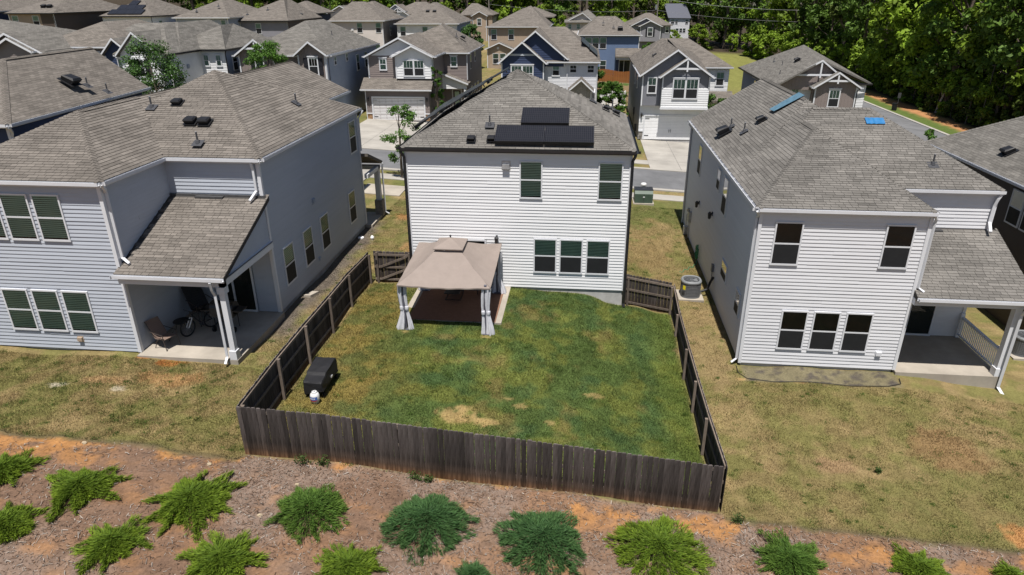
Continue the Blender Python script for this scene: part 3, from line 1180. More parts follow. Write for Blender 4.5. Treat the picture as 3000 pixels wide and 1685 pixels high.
def hip_y(x0, x1, y0, y1, ze, A, B):
    """Hip roof with its ridge along y: A rear (camera side) ridge end, B far end, as (x, y, z)."""
    return [[(x0, y0, ze), (x1, y0, ze), A], [(x1, y0, ze), (x1, y1, ze), B, A], [(x1, y1, ze), (x0, y1, ze), B], [(x0, y1, ze), (x0, y0, ze), A, B]]


def hip_x(x0, x1, y0, y1, ze, A, B):
    return [[(x0, y0, ze), (x1, y0, ze), B, A], [(x1, y0, ze), (x1, y1, ze), B], [(x1, y1, ze), (x0, y1, ze), A, B], [(x0, y1, ze), (x0, y0, ze), A]]


def gable_y(x0, x1, y0, y1, ze, zr, xm=None):
    xm = (x0 + x1) / 2 if xm is None else xm
    return [[(x0, y0, ze), (xm, y0, zr), (xm, y1, zr), (x0, y1, ze)], [(xm, y0, zr), (x1, y0, ze), (x1, y1, ze), (xm, y1, zr)]]


def shed(x0, x1, y0, z0, y1, z1):
    return [[(x0, y0, z0), (x1, y0, z0), (x1, y1, z1), (x0, y1, z1)]]


# ------------------------------------------------------------------ the house in the middle
def build_middle_house():
    H = House('white_house', 'white two-storey house with black gutters and solar panels behind the tan gazebo', (0, 4.4, 0))
    H.block(-4.76, 4.76, 0, 8.5, 0, 6.16, 'siding_white', boards='f', base=-1.5)
    for x in (-4.74, 4.74):
        H.corner(x, 0.0, 0, 6.16)
    ze, Rl, Rr, F = 6.27, (-.59, 4.65, 8.5), (.24, 4.65, 8.5), (-.57, 6.2, 8.78)
    LR, RR, RF, LF = (-4.92, -.14, ze), (4.92, -.14, ze), (4.92, 8.85, ze), (-4.92, 8.85, ze)
    roof = H.roof([[LR, RR, Rr, Rl], [RR, RF, F], [RR, F, Rr], [Rl, Rr, F], [RF, LF, F], [LF, LR, F], [LR, Rl, F]], tiles=True)
    H.shingles('shingle_grey', roof, 300, 5)
    H.caps([(LR, Rl), (RR, Rr), (Rr, F), (Rl, F), (RF, F), (LF, F), (Rl, Rr)], 'shingle_grey', roof)
    H.gutter(LR, RR, (0, -1, 0), 'gutter_black')
    H.gutter(RR, RF, (1, 0, 0), 'gutter_black')
    H.gutter(LR, LF, (-1, 0, 0), 'gutter_black')
    mb = MB()
    mb.box(-4.9, 4.9, -.14, .0, 6.09, 6.13)
    mb.box(-4.9, -4.76, 0, 8.7, 6.09, 6.13)
    mb.box(4.76, 4.9, 0, 8.7, 6.09, 6.13)
    H.part(mb, 'soffit', 'trim_white')
    for s in (-1, 1):
        zb = -.15 if s < 0 else -.70
        H.downspout([(s * 4.9, -.20, 6.18), (s * 4.88, -.18, 6.05), (s * 4.80, -.10, 5.85), (s * 4.80, -.10, zb + .12), (s * 4.82, -.28, zb)], 'gutter_black', .062)
    c = -.0
    H.window('y', c, -1, .12, 1.09, 4.15, 5.77, blind=.97)
    H.window('y', c, -1, 3.42, 4.44, 4.15, 5.77, blind=.97)
    for a in (.74, 1.88, 3.05):
        H.window('y', c, -1, a, a + 1.02, .75, 2.35, blind=.48)
    H.sliding_door(-.024, -3.3, -1.35, 0.02, 2.24)
    mb = MB()
    mb.box(-.60, -.30, -.16, 0, 5.42, 5.62)
    mb.box(-.64, -.26, -.03, 0, 5.36, 5.76)
    H.part(mb, 'exhaust_hood', 'galvanised')
    mb = MB()
    mb.box(-.99, -.79, -.035, 0, 2.12, 2.42)
    H.part(mb, 'light_plate', 'trim_white')
    H.light(-.03, -.89, 2.32)
    n = Vector((0, -.439, 1))
    for p in ((-1.95, .25, 6.57), (-1.1, .28, 6.58)):
        H.vent(p, n)
    H.vent((-1.28, 1.2, 6.99), n, 'pipe')
    n2 = Vector((.44, 0, 1))
    H.vent((3.79, 6.73, 6.87), n2)
    H.vent((4.32, 6.87, 6.64), n2)
    H.vent((3.16, 7.46, 7.13), n2, 'pipe')
    H.vent((4.17, 8.0, 6.70), n2, 'pipe')
    nn = n.normalized()
    u = Vector((1, 0, 0))
    v = nn.cross(u)
    for x0, yb in ((-.93, -.03), (1.135, -.03), (.06, 1.22)):
        z = 6.3 + .439 * (yb + .36)
        H.solar(Vector((x0, yb, z)) + nn * .13, u, v, nn, 2.05, 1.16)
    # panels on the left slope
    nl = Vector((-.552, 0, 1)).normalized()
    vv = Vector((1, 0, .552)).normalized()
    uu = Vector((0, 1, 0))
    for r in range(4):
        s = .55 + r * 1.06
        x = -5.06 + s * vv.x
        z = 6.3 + s * vv.z
        hip = -.36 + (s + 1.0) / 5.13 * 5.6
        y = hip + .30
        top = 8.6 - (s + 1.0) / 5.13 * 2.4
        while y + 1.6 < top + 1.2:
            H.solar(Vector((x, y, z)) + nl * .26, uu, vv, nl, 1.62, 1.04)
            y += 1.64
    return H


# ------------------------------------------------------------------ left-hand neighbour
def build_left_house():
    H = House('blue_grey_house', 'pale blue-grey two-storey house with covered patio left of the fenced lawn', (-12.8, 0, .46))
    z0, z1, ze = .46, 6.58, 6.72
    H.wall('y', -8.1, -1, [(-19.2, z0), (-12.8, z0), (-12.8, z1), (-19.2, z1)], 'siding_blue_grey', boards=True)
    H.wall('x', -12.8, 1, [(-8.1, z0), (-4.45, z0), (-4.45, z1), (-8.1, z1)], 'siding_blue_grey', boards=True)
    H.wall('y', -4.45, -1, [(-12.8, z0), (-9.15, z0), (-9.15, z1), (-12.8, z1)], 'siding_blue_grey', boards=True)
    H.wall('x', -9.15, 1, [(-4.45, z0), (6.95, z0), (6.95, z1), (-4.45, z1)], 'siding_blue_grey', boards=True)
    H.wall('y', 6.95, 1, [(-18, z0), (-9.15, z0), (-9.15, z1), (-18, z1)], 'siding_blue_grey', 'plain')
    H.wall('x', -11.9, 1, [(6.95, z0), (13.4, z0), (13.4, z1), (6.95, z1)], 'siding_blue_grey')
    H.wall('y', 13.4, 1, [(-18.4, z0), (-11.9, z0), (-11.9, z1), (-15.2, z1 + 1.6), (-18.4, z1)], 'siding_blue_grey', 'plain')
    H.wall('x', -19.2, -1, [(-8.1, z0), (6.9, z0), (6.9, z1), (-8.1, z1)], 'siding_blue_grey', 'plain')
    H.wall('x', -9.14, 1, [(-8.3, 3.5), (-4.45, 3.5), (-4.45, 5.15), (-8.3, 3.56)], 'siding_blue_grey')
    mb = MB()
    mb.box(-19.1, -12.86, -8.04, 6.8, -1.2, z0 + .005)
    mb.box(-12.86, -9.2, -4.4, 6.85, -1.2, z0 + .004)
    mb.box(-18.3, -11.96, 6.85, 13.3, -1.2, z0)
    H.part(mb, 'foundation', 'foundation')
    mb = MB()
    mb.box(-12.78, -9.02, -8.38, -4.43, -.8, z0 - .01)
    H.part(mb, 'patio_slab', 'concrete')
    for (x, y) in ((-12.8, -8.1), (-9.15, -4.45), (-9.15, 6.95)):
        H.corner(x, y, z0, z1, .13)
    Aw, Bw = (-15.65, -4.55, 8.35), (-15.65, 3, 8.35)
    A1 = (-13.2, 1.0, 9.2)
    wing = hip_y(-18.8, -12.64, -8.24, 4, ze, Aw, Bw)
    main = [[(-17.5, -4.60, ze), (-8.99, -4.60, ze), A1], [(-8.99, -4.60, ze), (-8.99, 7.2, ze), A1], [(-8.99, 7.2, ze), (-17.5, 7.2, ze), A1], [(-17.5, 7.2, ze), (-17.5, -4.60, ze), A1]]
    front = gable_y(-18.6, -11.75, 3.5, 13.75, ze, 8.42, -15.2)
    sh = shed(-12.79, -8.9, -8.5, 3.63, -4.46, 5.28)
    roof = H.roof(wing + main + front + sh, tiles=True)
    H.shingles('shingle_warm', roof, 300, 9)
    H.caps([((-12.64, -8.24, ze), Aw), ((-18.8, -8.24, ze), Aw), ((-15.65, -4.55, 8.35), (-15.65, -1.0, 8.35)), ((-8.99, -4.60, ze), A1), ((-17.5, -4.60, ze), A1), ((-8.99, 7.2, ze), A1),
            ((-15.2, 3.5, 8.42), (-15.2, 13.75, 8.42))], 'shingle_warm', roof)
    mb = MB()
    mb.box(-11.7, -10.6, -4.72, -4.47, 5.20, 5.28)
    mb.box(-12.78, -9.0, -4.56, -4.46, 5.22, 5.31)
    H.part(mb, 'flashing', 'flashing', parent=roof)
    for p, q, o in (((-18.8, -8.24, ze), (-12.64, -8.24, ze), (0, -1, 0)), ((-12.64, -8.24, ze), (-12.64, -4.60, ze), (1, 0, 0)), ((-12.64, -4.60, ze), (-8.99, -4.60, ze), (0, -1, 0)),
                    ((-8.99, -4.60, ze), (-8.99, 7.2, ze), (1, 0, 0)), ((-11.75, 7.2, ze), (-11.75, 13.75, ze), (1, 0, 0)), ((-12.79, -8.5, 3.63), (-8.9, -8.5, 3.63), (0, -1, 0))):
        H.gutter(p, q, o)
    mb = MB()
    mb.box(-18.7, -12.66, -8.23, -8.1, 6.53, 6.57)
    mb.box(-12.8, -12.66, -8.1, -4.6, 6.53, 6.57)
    mb.box(-12.66, -9.0, -4.59, -4.45, 6.53, 6.57)
    mb.box(-9.15, -9.0, -4.45, 7.1, 6.53, 6.57)
    H.part(mb, 'soffit', 'trim_white')
    # patio beam, post, ceiling, door
    mb = MB()
    mb.box(-12.78, -9.02, -8.36, -8.18, 3.23, 3.50)
    mb.box(-9.20, -9.02, -8.36, -4.47, 3.231, 3.499)
    mb.box(-12.78, -9.02, -8.2, -4.47, 3.46, 3.50)
    H.part(mb, 'patio_beam', 'trim_white')
    mb = MB()
    mb.box(-9.265, -9.075, -8.335, -8.145, z0, 3.23)
    mb.box(-9.30, -9.04, -8.37, -8.11, z0, z0 + .34)
    mb.box(-9.31, -9.03, -8.38, -8.10, 2.98, 3.23)
    H.part(mb, 'patio_post', 'trim_white')
    H.downspout([(-9.35, -8.6, 3.5), (-9.38, -8.52, 3.2), (-9.36, -8.42, 2.95), (-9.36, -8.42, .62), (-9.36, -8.62, .42)], r=.055)
    H.downspout([(-12.6, -8.2, 6.62), (-12.62, -8.1, 6.45), (-12.70, -7.98, 6.3), (-12.70, -7.98, 4.05), (-12.40, -8.1, 3.88)], r=.06)
    H.downspout([(-9.3, -4.66, 6.6), (-9.3, -4.62, 6.45), (-9.3, -4.56, 6.3), (-9.3, -4.56, 5.5), (-9.42, -4.95, 5.22)], r=.06)
    H.downspout([(-8.8, 7.1, 6.6), (-9.05, 7.05, 6.2), (-9.06, 7.05, 4.5)], r=.055)
    H.sliding_door(-4.474, -11.6, -10.05, z0, 2.72)
    mb = MB()
    mb.box(-9.22, -9.10, -4.52, -4.40, z0, 3.1)
    H.part(mb, 'corner_trim', 'trim_white')
    # windows
    c = -8.1
    for a in (-17.55, -16.42, -15.28):
        H.window('y', c, -1, a, a + 1.0, 4.63, 6.25, blind=.97)
    for a in (-17.5, -16.36, -15.22):
        H.window('y', c, -1, a, a + 1.0, 1.17, 2.78, blind=.97)
    for a, zz in ((-3.62, 1.22), (-1.55, 1.22), (.48, 1.22), (4.45, 1.22), (5.5, 4.63)):
        H.window('x', -9.15, 1, a, a + 1.0, zz, zz + 1.62, blind=.45)
    H.wall_vent('y', -8.1, -1, -15.0, .86, 'siding_tan', .18)
    H.wall_vent('x', -9.15, 1, -.03, 1.03, 'siding_blue_grey')
    H.wall_vent('x', -9.15, 1, .06, 3.75, 'siding_shaded_side', .22)
    n = Vector((0, -.416, 1))
    H.vent((-12.5, -2.64, 7.66), n, s=.34)
    H.vent((-11.92, -2.66, 7.65), n, s=.34)
    H.vent((-11.6, -3.97, 7.11), n, 'pipe')
    H.vent((-14.63, -1.72, 8.04), n, 'pipe')
    H.vent((-13.68, -1.39, 8.18), n, s=.3)
    H.vent((-10.42, 2.61, 7.62), Vector((.56, 0, 1)), 'pipe')
    # front porch
    roof2 = H.roof(shed(-11.9, -8.7, 6.98, 4.36, 9.5, 3.4), 'roof_warm')
    mb = MB()
    mb.box(-9.1, -8.82, 9.0, 9.28, .3, 3.2)
    mb.box(-9.18, -8.74, 8.92, 9.36, .25, 1.2, 1)
    mb.box(-11.9, -8.8, 8.98, 9.3, 3.0, 3.22)
    mb.box(-9.0, -8.8, 7.0, 9.3, 3.001, 3.219)
    H.part(mb, 'porch_post', ['trim_white', 'stone_grey'])
    mb = MB()
    mb.box(-11.9, -8.8, 6.98, 9.4, -.6, .34)
    H.part(mb, 'porch_slab', 'concrete')
    H.downspout([(-8.66, 9.35, 3.3), (-8.72, 9.4, 2.9), (-8.72, 9.4, .4), (-8.55, 9.5, .25)], r=.05)
    return H


# ------------------------------------------------------------------ right-hand neighbour
def build_right_house():
    H = House('white_patio_house', 'white house with blue tarps on its roof, right of the fenced lawn', (13, 3, -1.1))
    z0, z1, ze = -1.1, 5.06, 5.21
    m = 'siding_soft_white'
    H.wall('y', -4.05, -1, [(9.15, z0), (14.9, z0), (14.9, z1), (9.15, z1)], m, boards=True)
    H.wall('x', 9.15, -1, [(-4.05, z0), (13.3, z0), (13.3, z1), (-4.05, z1)], 'siding_soft_white', boards=True)
    H.wall('y', -.95, -1, [(14.9, z0), (18.65, z0), (18.65, z1), (14.9, z1)], m, boards=True)
    H.wall('x', 14.9, 1, [(-4.05, z0), (-.95, z0), (-.95, z1), (-4.05, z1)], m)
    H.wall('x', 18.65, 1, [(-.95, z0), (8.0, z0), (8.0, z1), (-.95, z1)], m)
    H.wall('y', 8.0, 1, [(9.15, z0), (18.65, z0), (18.65, z1), (9.15, z1)], m, 'plain')
    H.wall('y', 13.3, 1, [(9.15, z0), (16.5, z0), (16.5, z1), (12.9, z1 + 2.4), (9.15, z1)], m, 'plain')
    H.wall('x', 16.5, 1, [(8, z0), (13.3, z0), (13.3, z1), (8, z1)], m, 'plain')
    mb = MB()
    mb.box(9.19, 14.86, -4.01, 13.2, -2.3, z0 + .004)
    mb.box(14.8, 18.6, -.9, 7.9, -2.3, z0 + .003)
    H.part(mb, 'foundation', 'foundation')
    mb = MB()
    mb.box(14.92, 18.72, -4.25, -.93, -2.3, z0 - .005)
    H.part(mb, 'patio_slab', 'concrete')
    for (x, y) in ((9.15, -4.05), (14.9, -4.05), (18.65, -.95), (9.15, 13.3)):
        H.corner(x, y, z0, z1, .12)
    A4, B4 = (12.1, .9, 7.1), (12.1, 6, 7.1)
    A1, B1 = (12.9, 5.2, 7.64), (12.9, 13.7, 7.64)
    A2, B2 = (12.6, 3.3, 7.55), (15.0, 3.3, 7.55)
    v0 = hip_y(8.99, 14.98, -4.17, 8, ze, A4, B4)
    v1 = [[(8.99, 0, ze), (16.8, 0, ze), A1], [(16.8, 0, ze), (16.8, 13.7, ze), B1, A1], [(8.99, 13.7, ze), (8.99, 0, ze), A1, B1]]
    v2 = hip_x(9.6, 18.80, -1.08, 8.2, ze, A2, B2)
    sh = shed(14.92, 19.0, -4.45, 2.1, -.96, 3.62)
    roof = H.roof(v0 + v1 + v2 + sh, tiles=True)
    H.shingles('shingle_grey', roof, 300, 13)
    H.caps([((8.99, -4.17, ze), A4), ((14.98, -4.17, ze), A4), (A4, (12.1, 4.2, 7.1)), (A1, B1), (A2, B2), ((18.80, -1.08, ze), B2), ((18.80, 8.2, ze), B2)], 'shingle_grey', roof)
    mb = MB()
    mb.box(14.95, 16.9, -1.2, -.97, 3.50, 3.60)
    H.part(mb, 'flashing', 'flashing', parent=roof)
    for p, q, o in (((8.99, -4.17, ze), (14.98, -4.17, ze), (0, -1, 0)), ((8.99, -4.17, ze), (8.99, 13.7, ze), (-1, 0, 0)), ((14.9, -1.08, ze), (18.80, -1.08, ze), (0, -1, 0)),
                    ((14.92, -4.45, 2.1), (19.0, -4.45, 2.1), (0, -1, 0))):
        H.gutter(p, q, o)
    mb = MB()
    for k in range(22):
        y = -4.2 + k * .83
        mb.box(8.89, 9.0, y, y + .03, ze - .01, ze + .02)
    H.part(mb, 'gutter_strap', 'gutter_white')
    mb = MB()
    mb.box(9.0, 14.9, -4.16, -4.05, 5.01, 5.05)
    mb.box(9.0, 9.15, -4.05, 13.5, 5.01, 5.05)
    mb.box(14.9, 18.78, -1.07, -.95, 5.01, 5.05)
    H.part(mb, 'soffit', 'trim_white')
    mb = MB()
    mb.box(14.93, 18.80, -4.30, -4.12, 1.73, 1.98)
    mb.box(18.60, 18.80, -4.12, -.97, 1.731, 1.979)
    mb.box(14.93, 18.80, -4.12, -.97, 1.94, 1.978)
    H.part(mb, 'patio_beam', 'trim_white')
    mb = MB()
    mb.box(18.48, 18.72, -4.2, -3.96, z0, 1.73)
    mb.box(18.44, 18.76, -4.24, -3.92, z0, z0 + .32)
    H.part(mb, 'patio_post', 'trim_white')
    # railing
    mb = MB()
    mb.box(18.56, 18.68, -3.92, -.97, -.22, -.14)
    mb.box(18.58, 18.66, -3.92, -.97, -.98, -.92)
    mb.box(18.54, 18.70, -1.08, -.97, z0, .0)
    rail = H.part(mb, 'railing', 'trim_white')
    mb = MB()
    mb.box(-.018, .018, -.018, .018, -.93, -.2)
    me = mb.mesh('baluster', 'trim_white')
    for k in range(24):
        link('baluster', me, rail, Matrix.Translation(Vector((18.62, -3.85 + k * .118, 0)) - origin_of(rail)))
    H.downspout([(18.62, -4.5, 2.0), (18.66, -4.45, 1.75), (18.66, -4.32, 1.5), (18.66, -4.32, -1.5), (18.72, -4.62, -1.68)], r=.065)
    H.downspout([(14.95, -4.2, 5.1), (15.02, -4.15, 4.95), (15.02, -4.1, 4.8), (15.02, -4.1, 2.35), (15.2, -4.2, 2.22)], r=.055)
    H.downspout([(18.7, -1.12, 5.1), (18.62, -1.1, 4.9), (18.58, -1.05, 4.6), (18.58, -1.05, 3.95), (18.5, -1.42, 3.66)], r=.07)
    H.downspout([(8.97, -4.2, 5.1), (9.06, -4.1, 4.95), (9.04, -4.0, 4.8), (9.04, -4.0, -.95), (8.85, -4.05, -1.12)], r=.055)
    H.downspout([(8.85, 13.3, 5.1), (9.06, 13.2, 4.85), (9.06, 13.2, -1.0), (8.8, 13.2, -1.1)], r=.055)
    H.sliding_door(-.974, 15.7, 17.55, z0, .95)
    for a in (9.69, 13.48):
        H.window('y', -4.05, -1, a, a + .98, 3.06, 4.71, blind=.0 if a < 10 else .0)
    for a in (10.42, 11.59, 12.76):
        H.window('y', -4.05, -1, a, a + .97, -.40, 1.24, blind=.0)
    for a, w, zz, h in ((9.0, 1.0, 2.98, 1.6), (3.45, .8, 3.65, 1.0), (1.6, .98, 3.02, 1.66), (-.2, 1.2, .55, .8), (-3.0, .8, .3, 1.0)):
        H.window('x', 9.15, -1, a, a + w, zz, zz + h, blind=.5)
    H.wall_vent('y', -4.05, -1, 14.21, -.45, 'trim_white', .2)
    H.light(9.13, 8.3, 1.7, -1, 'x')
    H.light(9.13, 4.4, 2.3, -1, 'x')
    # meters and pipework on the left wall
    mb = MB()
    mb.box(8.97, 9.13, 10.4, 10.75, -.1, .5)
    mb.lathe((8.95, 10.58, .62), [(.0, -.1), (.1, -.09), (.1, .09), (.0, .1)], 10)
    mb.tube([(9.06, 10.58, -.1), (9.06, 10.58, -1.1)], .03, 6)
    mb.box(8.85, 9.1, 10.9, 11.25, -1.0, -.55)
    mb.tube([(8.97, 11.05, -1.1), (8.97, 11.05, .2), (9.12, 11.05, .3)], .025, 6)
    mb.tube([(8.97, 10.7, -.7), (8.97, 11.3, -.7)], .025, 6)
    H.part(mb, 'utility_meter', 'galvanised')
    mb = MB()
    mb.box(9.02, 9.13, 2.55, 2.78, .0, .35)
    mb.tube([(9.08, 2.66, 0), (9.08, 2.66, -.5)], .02, 6)
    H.part(mb, 'disconnect_box', 'unit_grey')
    mb = MB()
    mb.tube([(9.1, 2.3, -.15), (9.0, 2.3, -.35), (8.85, 2.2, -.75), (8.5, 2.15, -.88)], .06, 8)
    H.part(mb, 'refrigerant_line', 'black_plastic')
    n = Vector((-.59, 0, 1))
    H.vent((9.72, 6.88, 5.77), n, s=.5)
    H.vent((10.08, 7.27, 5.98), n, 'pipe')
    H.vent((10.31, 5.32, 6.11), n, 'pipe')
    H.vent((11.13, 5.63, 6.60), n, s=.34)
    H.vent((16.57, .16, 5.87), Vector((0, -.49, 1)), 'pipe')
    return H


def build_tarps():
    t = MB()
    P = [Vector(p) for p in ((11.62, 6.42, 6.96), (11.66, 5.7, 6.98), (12.96, 5.75, 7.72), (12.96, 6.75, 7.72))]
    n = Vector((-.51, 0, .86))
    top = []
    for i in range(9):
        for j in range(5):
            a = P[1].lerp(P[2], i / 8)
            b = P[0].lerp(P[3], i / 8)
            top.append(a.lerp(b, j / 4) + n * (.05 + .015 * math.sin(i * 2.3) * math.sin(j * 1.7)))
    k = len(top)
    t.v = [tuple(p) for p in top] + [tuple(p - n * .012) for p in top]
    for i in range(8):
        for j in range(4):
            a = i * 5 + j
            t.f += [(a, a + 1, a + 6, a + 5), (a + k, a + 1 + k, a + 6 + k, a + 5 + k)]
    t.mi = [0] * len(t.f)
    t.sh = [1] * len(t.f)
    o = t.build('roof_tarp', 'tarp_blue')
    tag(o, 'long faded blue tarp strip running over the ridge of the right-hand roof', 'tarp', 'blue tarps on the roof')
    t = MB()
    n = Vector((0, -.44, .9))
    top = []
    for i in range(9):
        for j in range(4):
            x = 14.6 + .75 * i / 8
            y = 2.3 + .36 * j / 3
            top.append(Vector((x, y, 5.21 + .534 * (y + 1.08) + .07)) + n * .012 * math.sin(i * 2.6))
    k = len(top)
    t.v = [tuple(p) for p in top] + [tuple(p - n * .012) for p in top]
    for i in range(8):
        for j in range(3):
            a = i * 4 + j
            t.f += [(a, a + 1, a + 5, a + 4), (a + k, a + 1 + k, a + 5 + k, a + 4 + k)]
    t.mi = [0] * len(t.f)
    t.sh = [1] * len(t.f)
    o = t.build('roof_tarp', 'tarp_bright')
    tag(o, 'small bright blue rectangular tarp patch on the right-hand roof', 'tarp', 'blue tarps on the roof')


build_middle_house()
build_left_house()
build_right_house()
build_tarps()


# ------------------------------------------------------------------ houses across the street and behind
def gabled(H, xl, xr, xp, yw, y1, z0, ze, zp, mat, style='lap', rm='roof_grey', truss=False, side=None, oh=.4, band=None, e=COURSE):
    """A front-gabled mass: xl, xr eave ends, xp peak, wall plane yw, roof back to y1."""
    so = .26
    kl, kr = (zp - ze) / (xp - xl), (zp - ze) / (xr - xp)
    wl, wr = xl + so, xr - so
    poly = [(wl, z0), (wr, z0), (wr, ze + kr * so - .12), (xp, zp - .12), (wl, ze + kl * so - .12)]
    H.wall('y', yw, -1, poly, mat, style, e)
    side = side or mat
    H.wall('x', wr, 1, [(yw, z0), (y1 - .5, z0), (y1 - .5, ze - .05), (yw, ze - .05)], side)
    H.wall('x', wl, -1, [(yw, z0), (y1 - .5, z0), (y1 - .5, ze - .05), (yw, ze - .05)], side)
    H.roof(gable_y(xl, xr, yw - oh, y1, ze, zp, xp), rm)
    H.rake((xl, yw - oh, ze + .01), (xp, yw - oh, zp + .01))
    H.rake((xr, yw - oh, ze + .01), (xp, yw - oh, zp + .01))
    for x in (wl + .04, wr - .04):
        H.corner(x, yw - .01, z0, ze - .02, .12)
    H.gutter((xl, yw - oh, ze), (xl, y1, ze), (-1, 0, 0))
    H.gutter((xr, yw - oh, ze), (xr, y1, ze), (1, 0, 0))
    if truss:
        zt = ze + (zp - ze) * .42
        mb = MB()
        y = yw - oh + .02
        x0 = xl + (xp - xl) * .42 + .1
        x1 = xr - (xr - xp) * .42 - .1
        mb.box(x0, x1, y, y + .1, zt - .08, zt + .08)
        mb.box(xp - .07, xp + .07, y - .01, y + .09, zt - .25, zp - .1)
        H.part(mb, 'gable_truss', 'trim_white')


def garage_door(H, x0, x1, y, z0, z1, stone=None):
    mb = MB()
    mb.box(x0 - .14, x0, y - .05, y + .02, z0, z1 + .14)
    mb.box(x1, x1 + .14, y - .05, y + .02, z0, z1 + .14)
    mb.box(x0 - .14, x1 + .14, y - .052, y + .02, z1, z1 + .14)
    H.part(mb, 'door_surround', 'trim_white')
    mb = MB()
    mb.box(x0, x1, y + .02, y + .06, z0, z1)
    gd = H.part(mb, 'garage_door', 'garage_white')
    rows, cols = 4, 8
    h, w = (z1 - z0) / rows, (x1 - x0) / cols
    pmesh = MB()
    pmesh.box(.0, w, -.002, .012, .003, h - .003)
    pmesh.box(.07, w - .07, -.005, -.002, .07, h - .07)
    me = pmesh.mesh('door_panel', 'garage_white')
    for r in range(rows):
        for c in range(cols):
            link('door_panel', me, gd, Matrix.Translation(Vector((x0 + c * w, y + .012, z0 + r * h)) - origin_of(gd)))
    mb = MB()
    xm = (x0 + x1) / 2
    for s in (-.09, .06):
        mb.box(xm + s, xm + s + .03, y - .03, y + .0, z0 + h * 1.2, z0 + h * 1.75)
    for xx in (x0, x1):
        for zz in (z0 + h * .6, z0 + h * 3.55):
            a, b = (xx + .02, xx + .42) if xx == x0 else (xx - .42, xx - .02)
            mb.box(a, b, y - .02, y + .0, zz, zz + .05)
    H.part(mb, 'door_hardware', 'black_metal', parent=gd)


def stone_base(H, x0, x1, y, z0, z1, mat):
    r = random.Random(int(x0 * 10))
    mb = MB()
    mb.box(x0, x1, y - .02, y + .02, z0, z1)
    w = H.part(mb, 'stone_veneer', 'flashing')
    z = z0
    while z < z1 - .04:
        h = min(r.uniform(.11, .18), z1 - z)
        x = x0
        while x < x1 - .03:
            l = min(r.uniform(.18, .42), x1 - x)
            b = MB()
            b.box(x + .006, x + l - .006, y - .05 - r.uniform(0, .03), y - .015, z + .006, z + h - .006)
            H.part(b, 'stone', mat, parent=w)
            x += l
        z += h
    mb = MB()
    mb.box(x0 - .03, x1 + .03, y - .11, y, z1, z1 + .08)
    H.part(mb, 'stone_cap', 'trim_white')


def eave_gutters(H, x0, x1, y0, y1, z, mat='gutter_white'):
    H.gutter((x0, y0, z), (x1, y0, z), (0, -1, 0), mat)
    H.gutter((x1, y0, z), (x1, y1, z), (1, 0, 0), mat)
    H.gutter((x0, y0, z), (x0, y1, z), (-1, 0, 0), mat)


# grey-brown house with the garage (across the street, centre left)
H = House('taupe_garage_house', 'taupe and white house with white garage door and brown stone, across the street', (-15, 44, .45))
H.block(-19.0, -12.55, 39.3, 41.2, .45, 3.5, 'siding_warm_taupe')
H.block(-18.7, -12.25, 40.35, 46, .45, 6.4, 'siding_warm_taupe', 'siding_warm_taupe')
H.block(-18.6, -9.75, 45.6, 56, .45, 6.4, 'siding_warm_taupe', 'siding_warm_taupe')
gabled(H, -19.02, -11.95, -15.46, 40.3, 49.5, 4.4, 6.5, 8.25, 'siding_warm_taupe', 'lap', 'roof_warm', e=.2)
H.wall('y', 40.27, -1, [(-18.4, 6.55), (-12.6, 6.55), (-15.46, 7.98)], 'siding_white', 'lap', .24)
gabled(H, -16.14, -12.08, -14.13, 39.95, 45, 4.42, 6.55, 7.53, 'siding_white', 'lap', 'roof_warm', e=.24)
H.roof(hip_y(-19.0, -9.5, 45.2, 56.6, 6.45, (-13.0, 48.8, 9.05), (-13.4, 52, 9.05)), 'roof_warm')
H.wall('y', 45.55, -1, [(-12.3, .5), (-9.72, .5), (-9.72, 6.35), (-12.3, 6.35)], 'siding_warm_taupe')
H.roof(shed(-19.35, -12.2, 38.85, 3.5, 40.34, 4.45), 'roof_warm')
H.gutter((-19.35, 38.85, 3.5), (-12.2, 38.85, 3.5), (0, -1, 0))
H.gutter((-12.0, 45.2, 6.45), (-9.5, 45.2, 6.45), (0, -1, 0))
H.gutter((-9.5, 45.2, 6.45), (-9.5, 56.6, 6.45), (1, 0, 0))
H.window('y', 40.28, -1, -17.62, -16.85, 5.15, 6.3, 'trim', .97, head=True)
H.window('y', 39.93, -1, -15.15, -13.0, 4.62, 6.2, 'trim', .5, mul=2)
H.window('y', 45.52, -1, -11.5, -10.75, 4.98, 6.1, 'trim', .97, head=True)
garage_door(H, -18.26, -13.12, 39.27, .45, 2.64)
for a, b in ((-18.98, -18.42), (-12.97, -12.58)):
    stone_base(H, a, b, 39.28, .45, 1.08, 'stone_brown')
H.light(39.26, -18.7, 2.55)
H.light(39.26, -12.78, 2.55)
H.roof([[(-12.75, 44.2, 4.7), (-9.45, 44.2, 3.45), (-9.45, 46, 3.45), (-12.75, 46, 4.7)]], 'roof_warm')
H.rake((-9.45, 44.2, 3.46), (-12.75, 44.2, 4.71))
H.wall('y', 44.5, -1, [(-12.6, 2.9), (-9.65, 2.9), (-9.65, 3.35), (-12.6, 4.5)], 'siding_white', 'lap', .22)
mb = MB()
mb.box(-9.95, -9.7, 44.4, 44.65, .4, 2.9)
H.part(mb, 'porch_post', 'trim_white')
mb = MB()
mb.box(-11.45, -10.35, 45.47, 45.52, .5, 2.75)
d = H.part(mb, 'front_door_frame', 'trim_white')
mb = MB()
mb.box(-11.3, -10.5, 45.44, 45.48, .52, 2.62)
mb.box(-11.15, -10.65, 45.42, 45.45, 1.2, 2.5, 1)
H.part(mb, 'front_door', ['door_dark', 'blind'], parent=d)
for a, zz, h in ((47.2, 4.6, 1.5), (50.2, 5.1, 1.1)):
    H.window('x', -9.72, 1, a, a + .85, zz, zz + h, 'plain', .5)
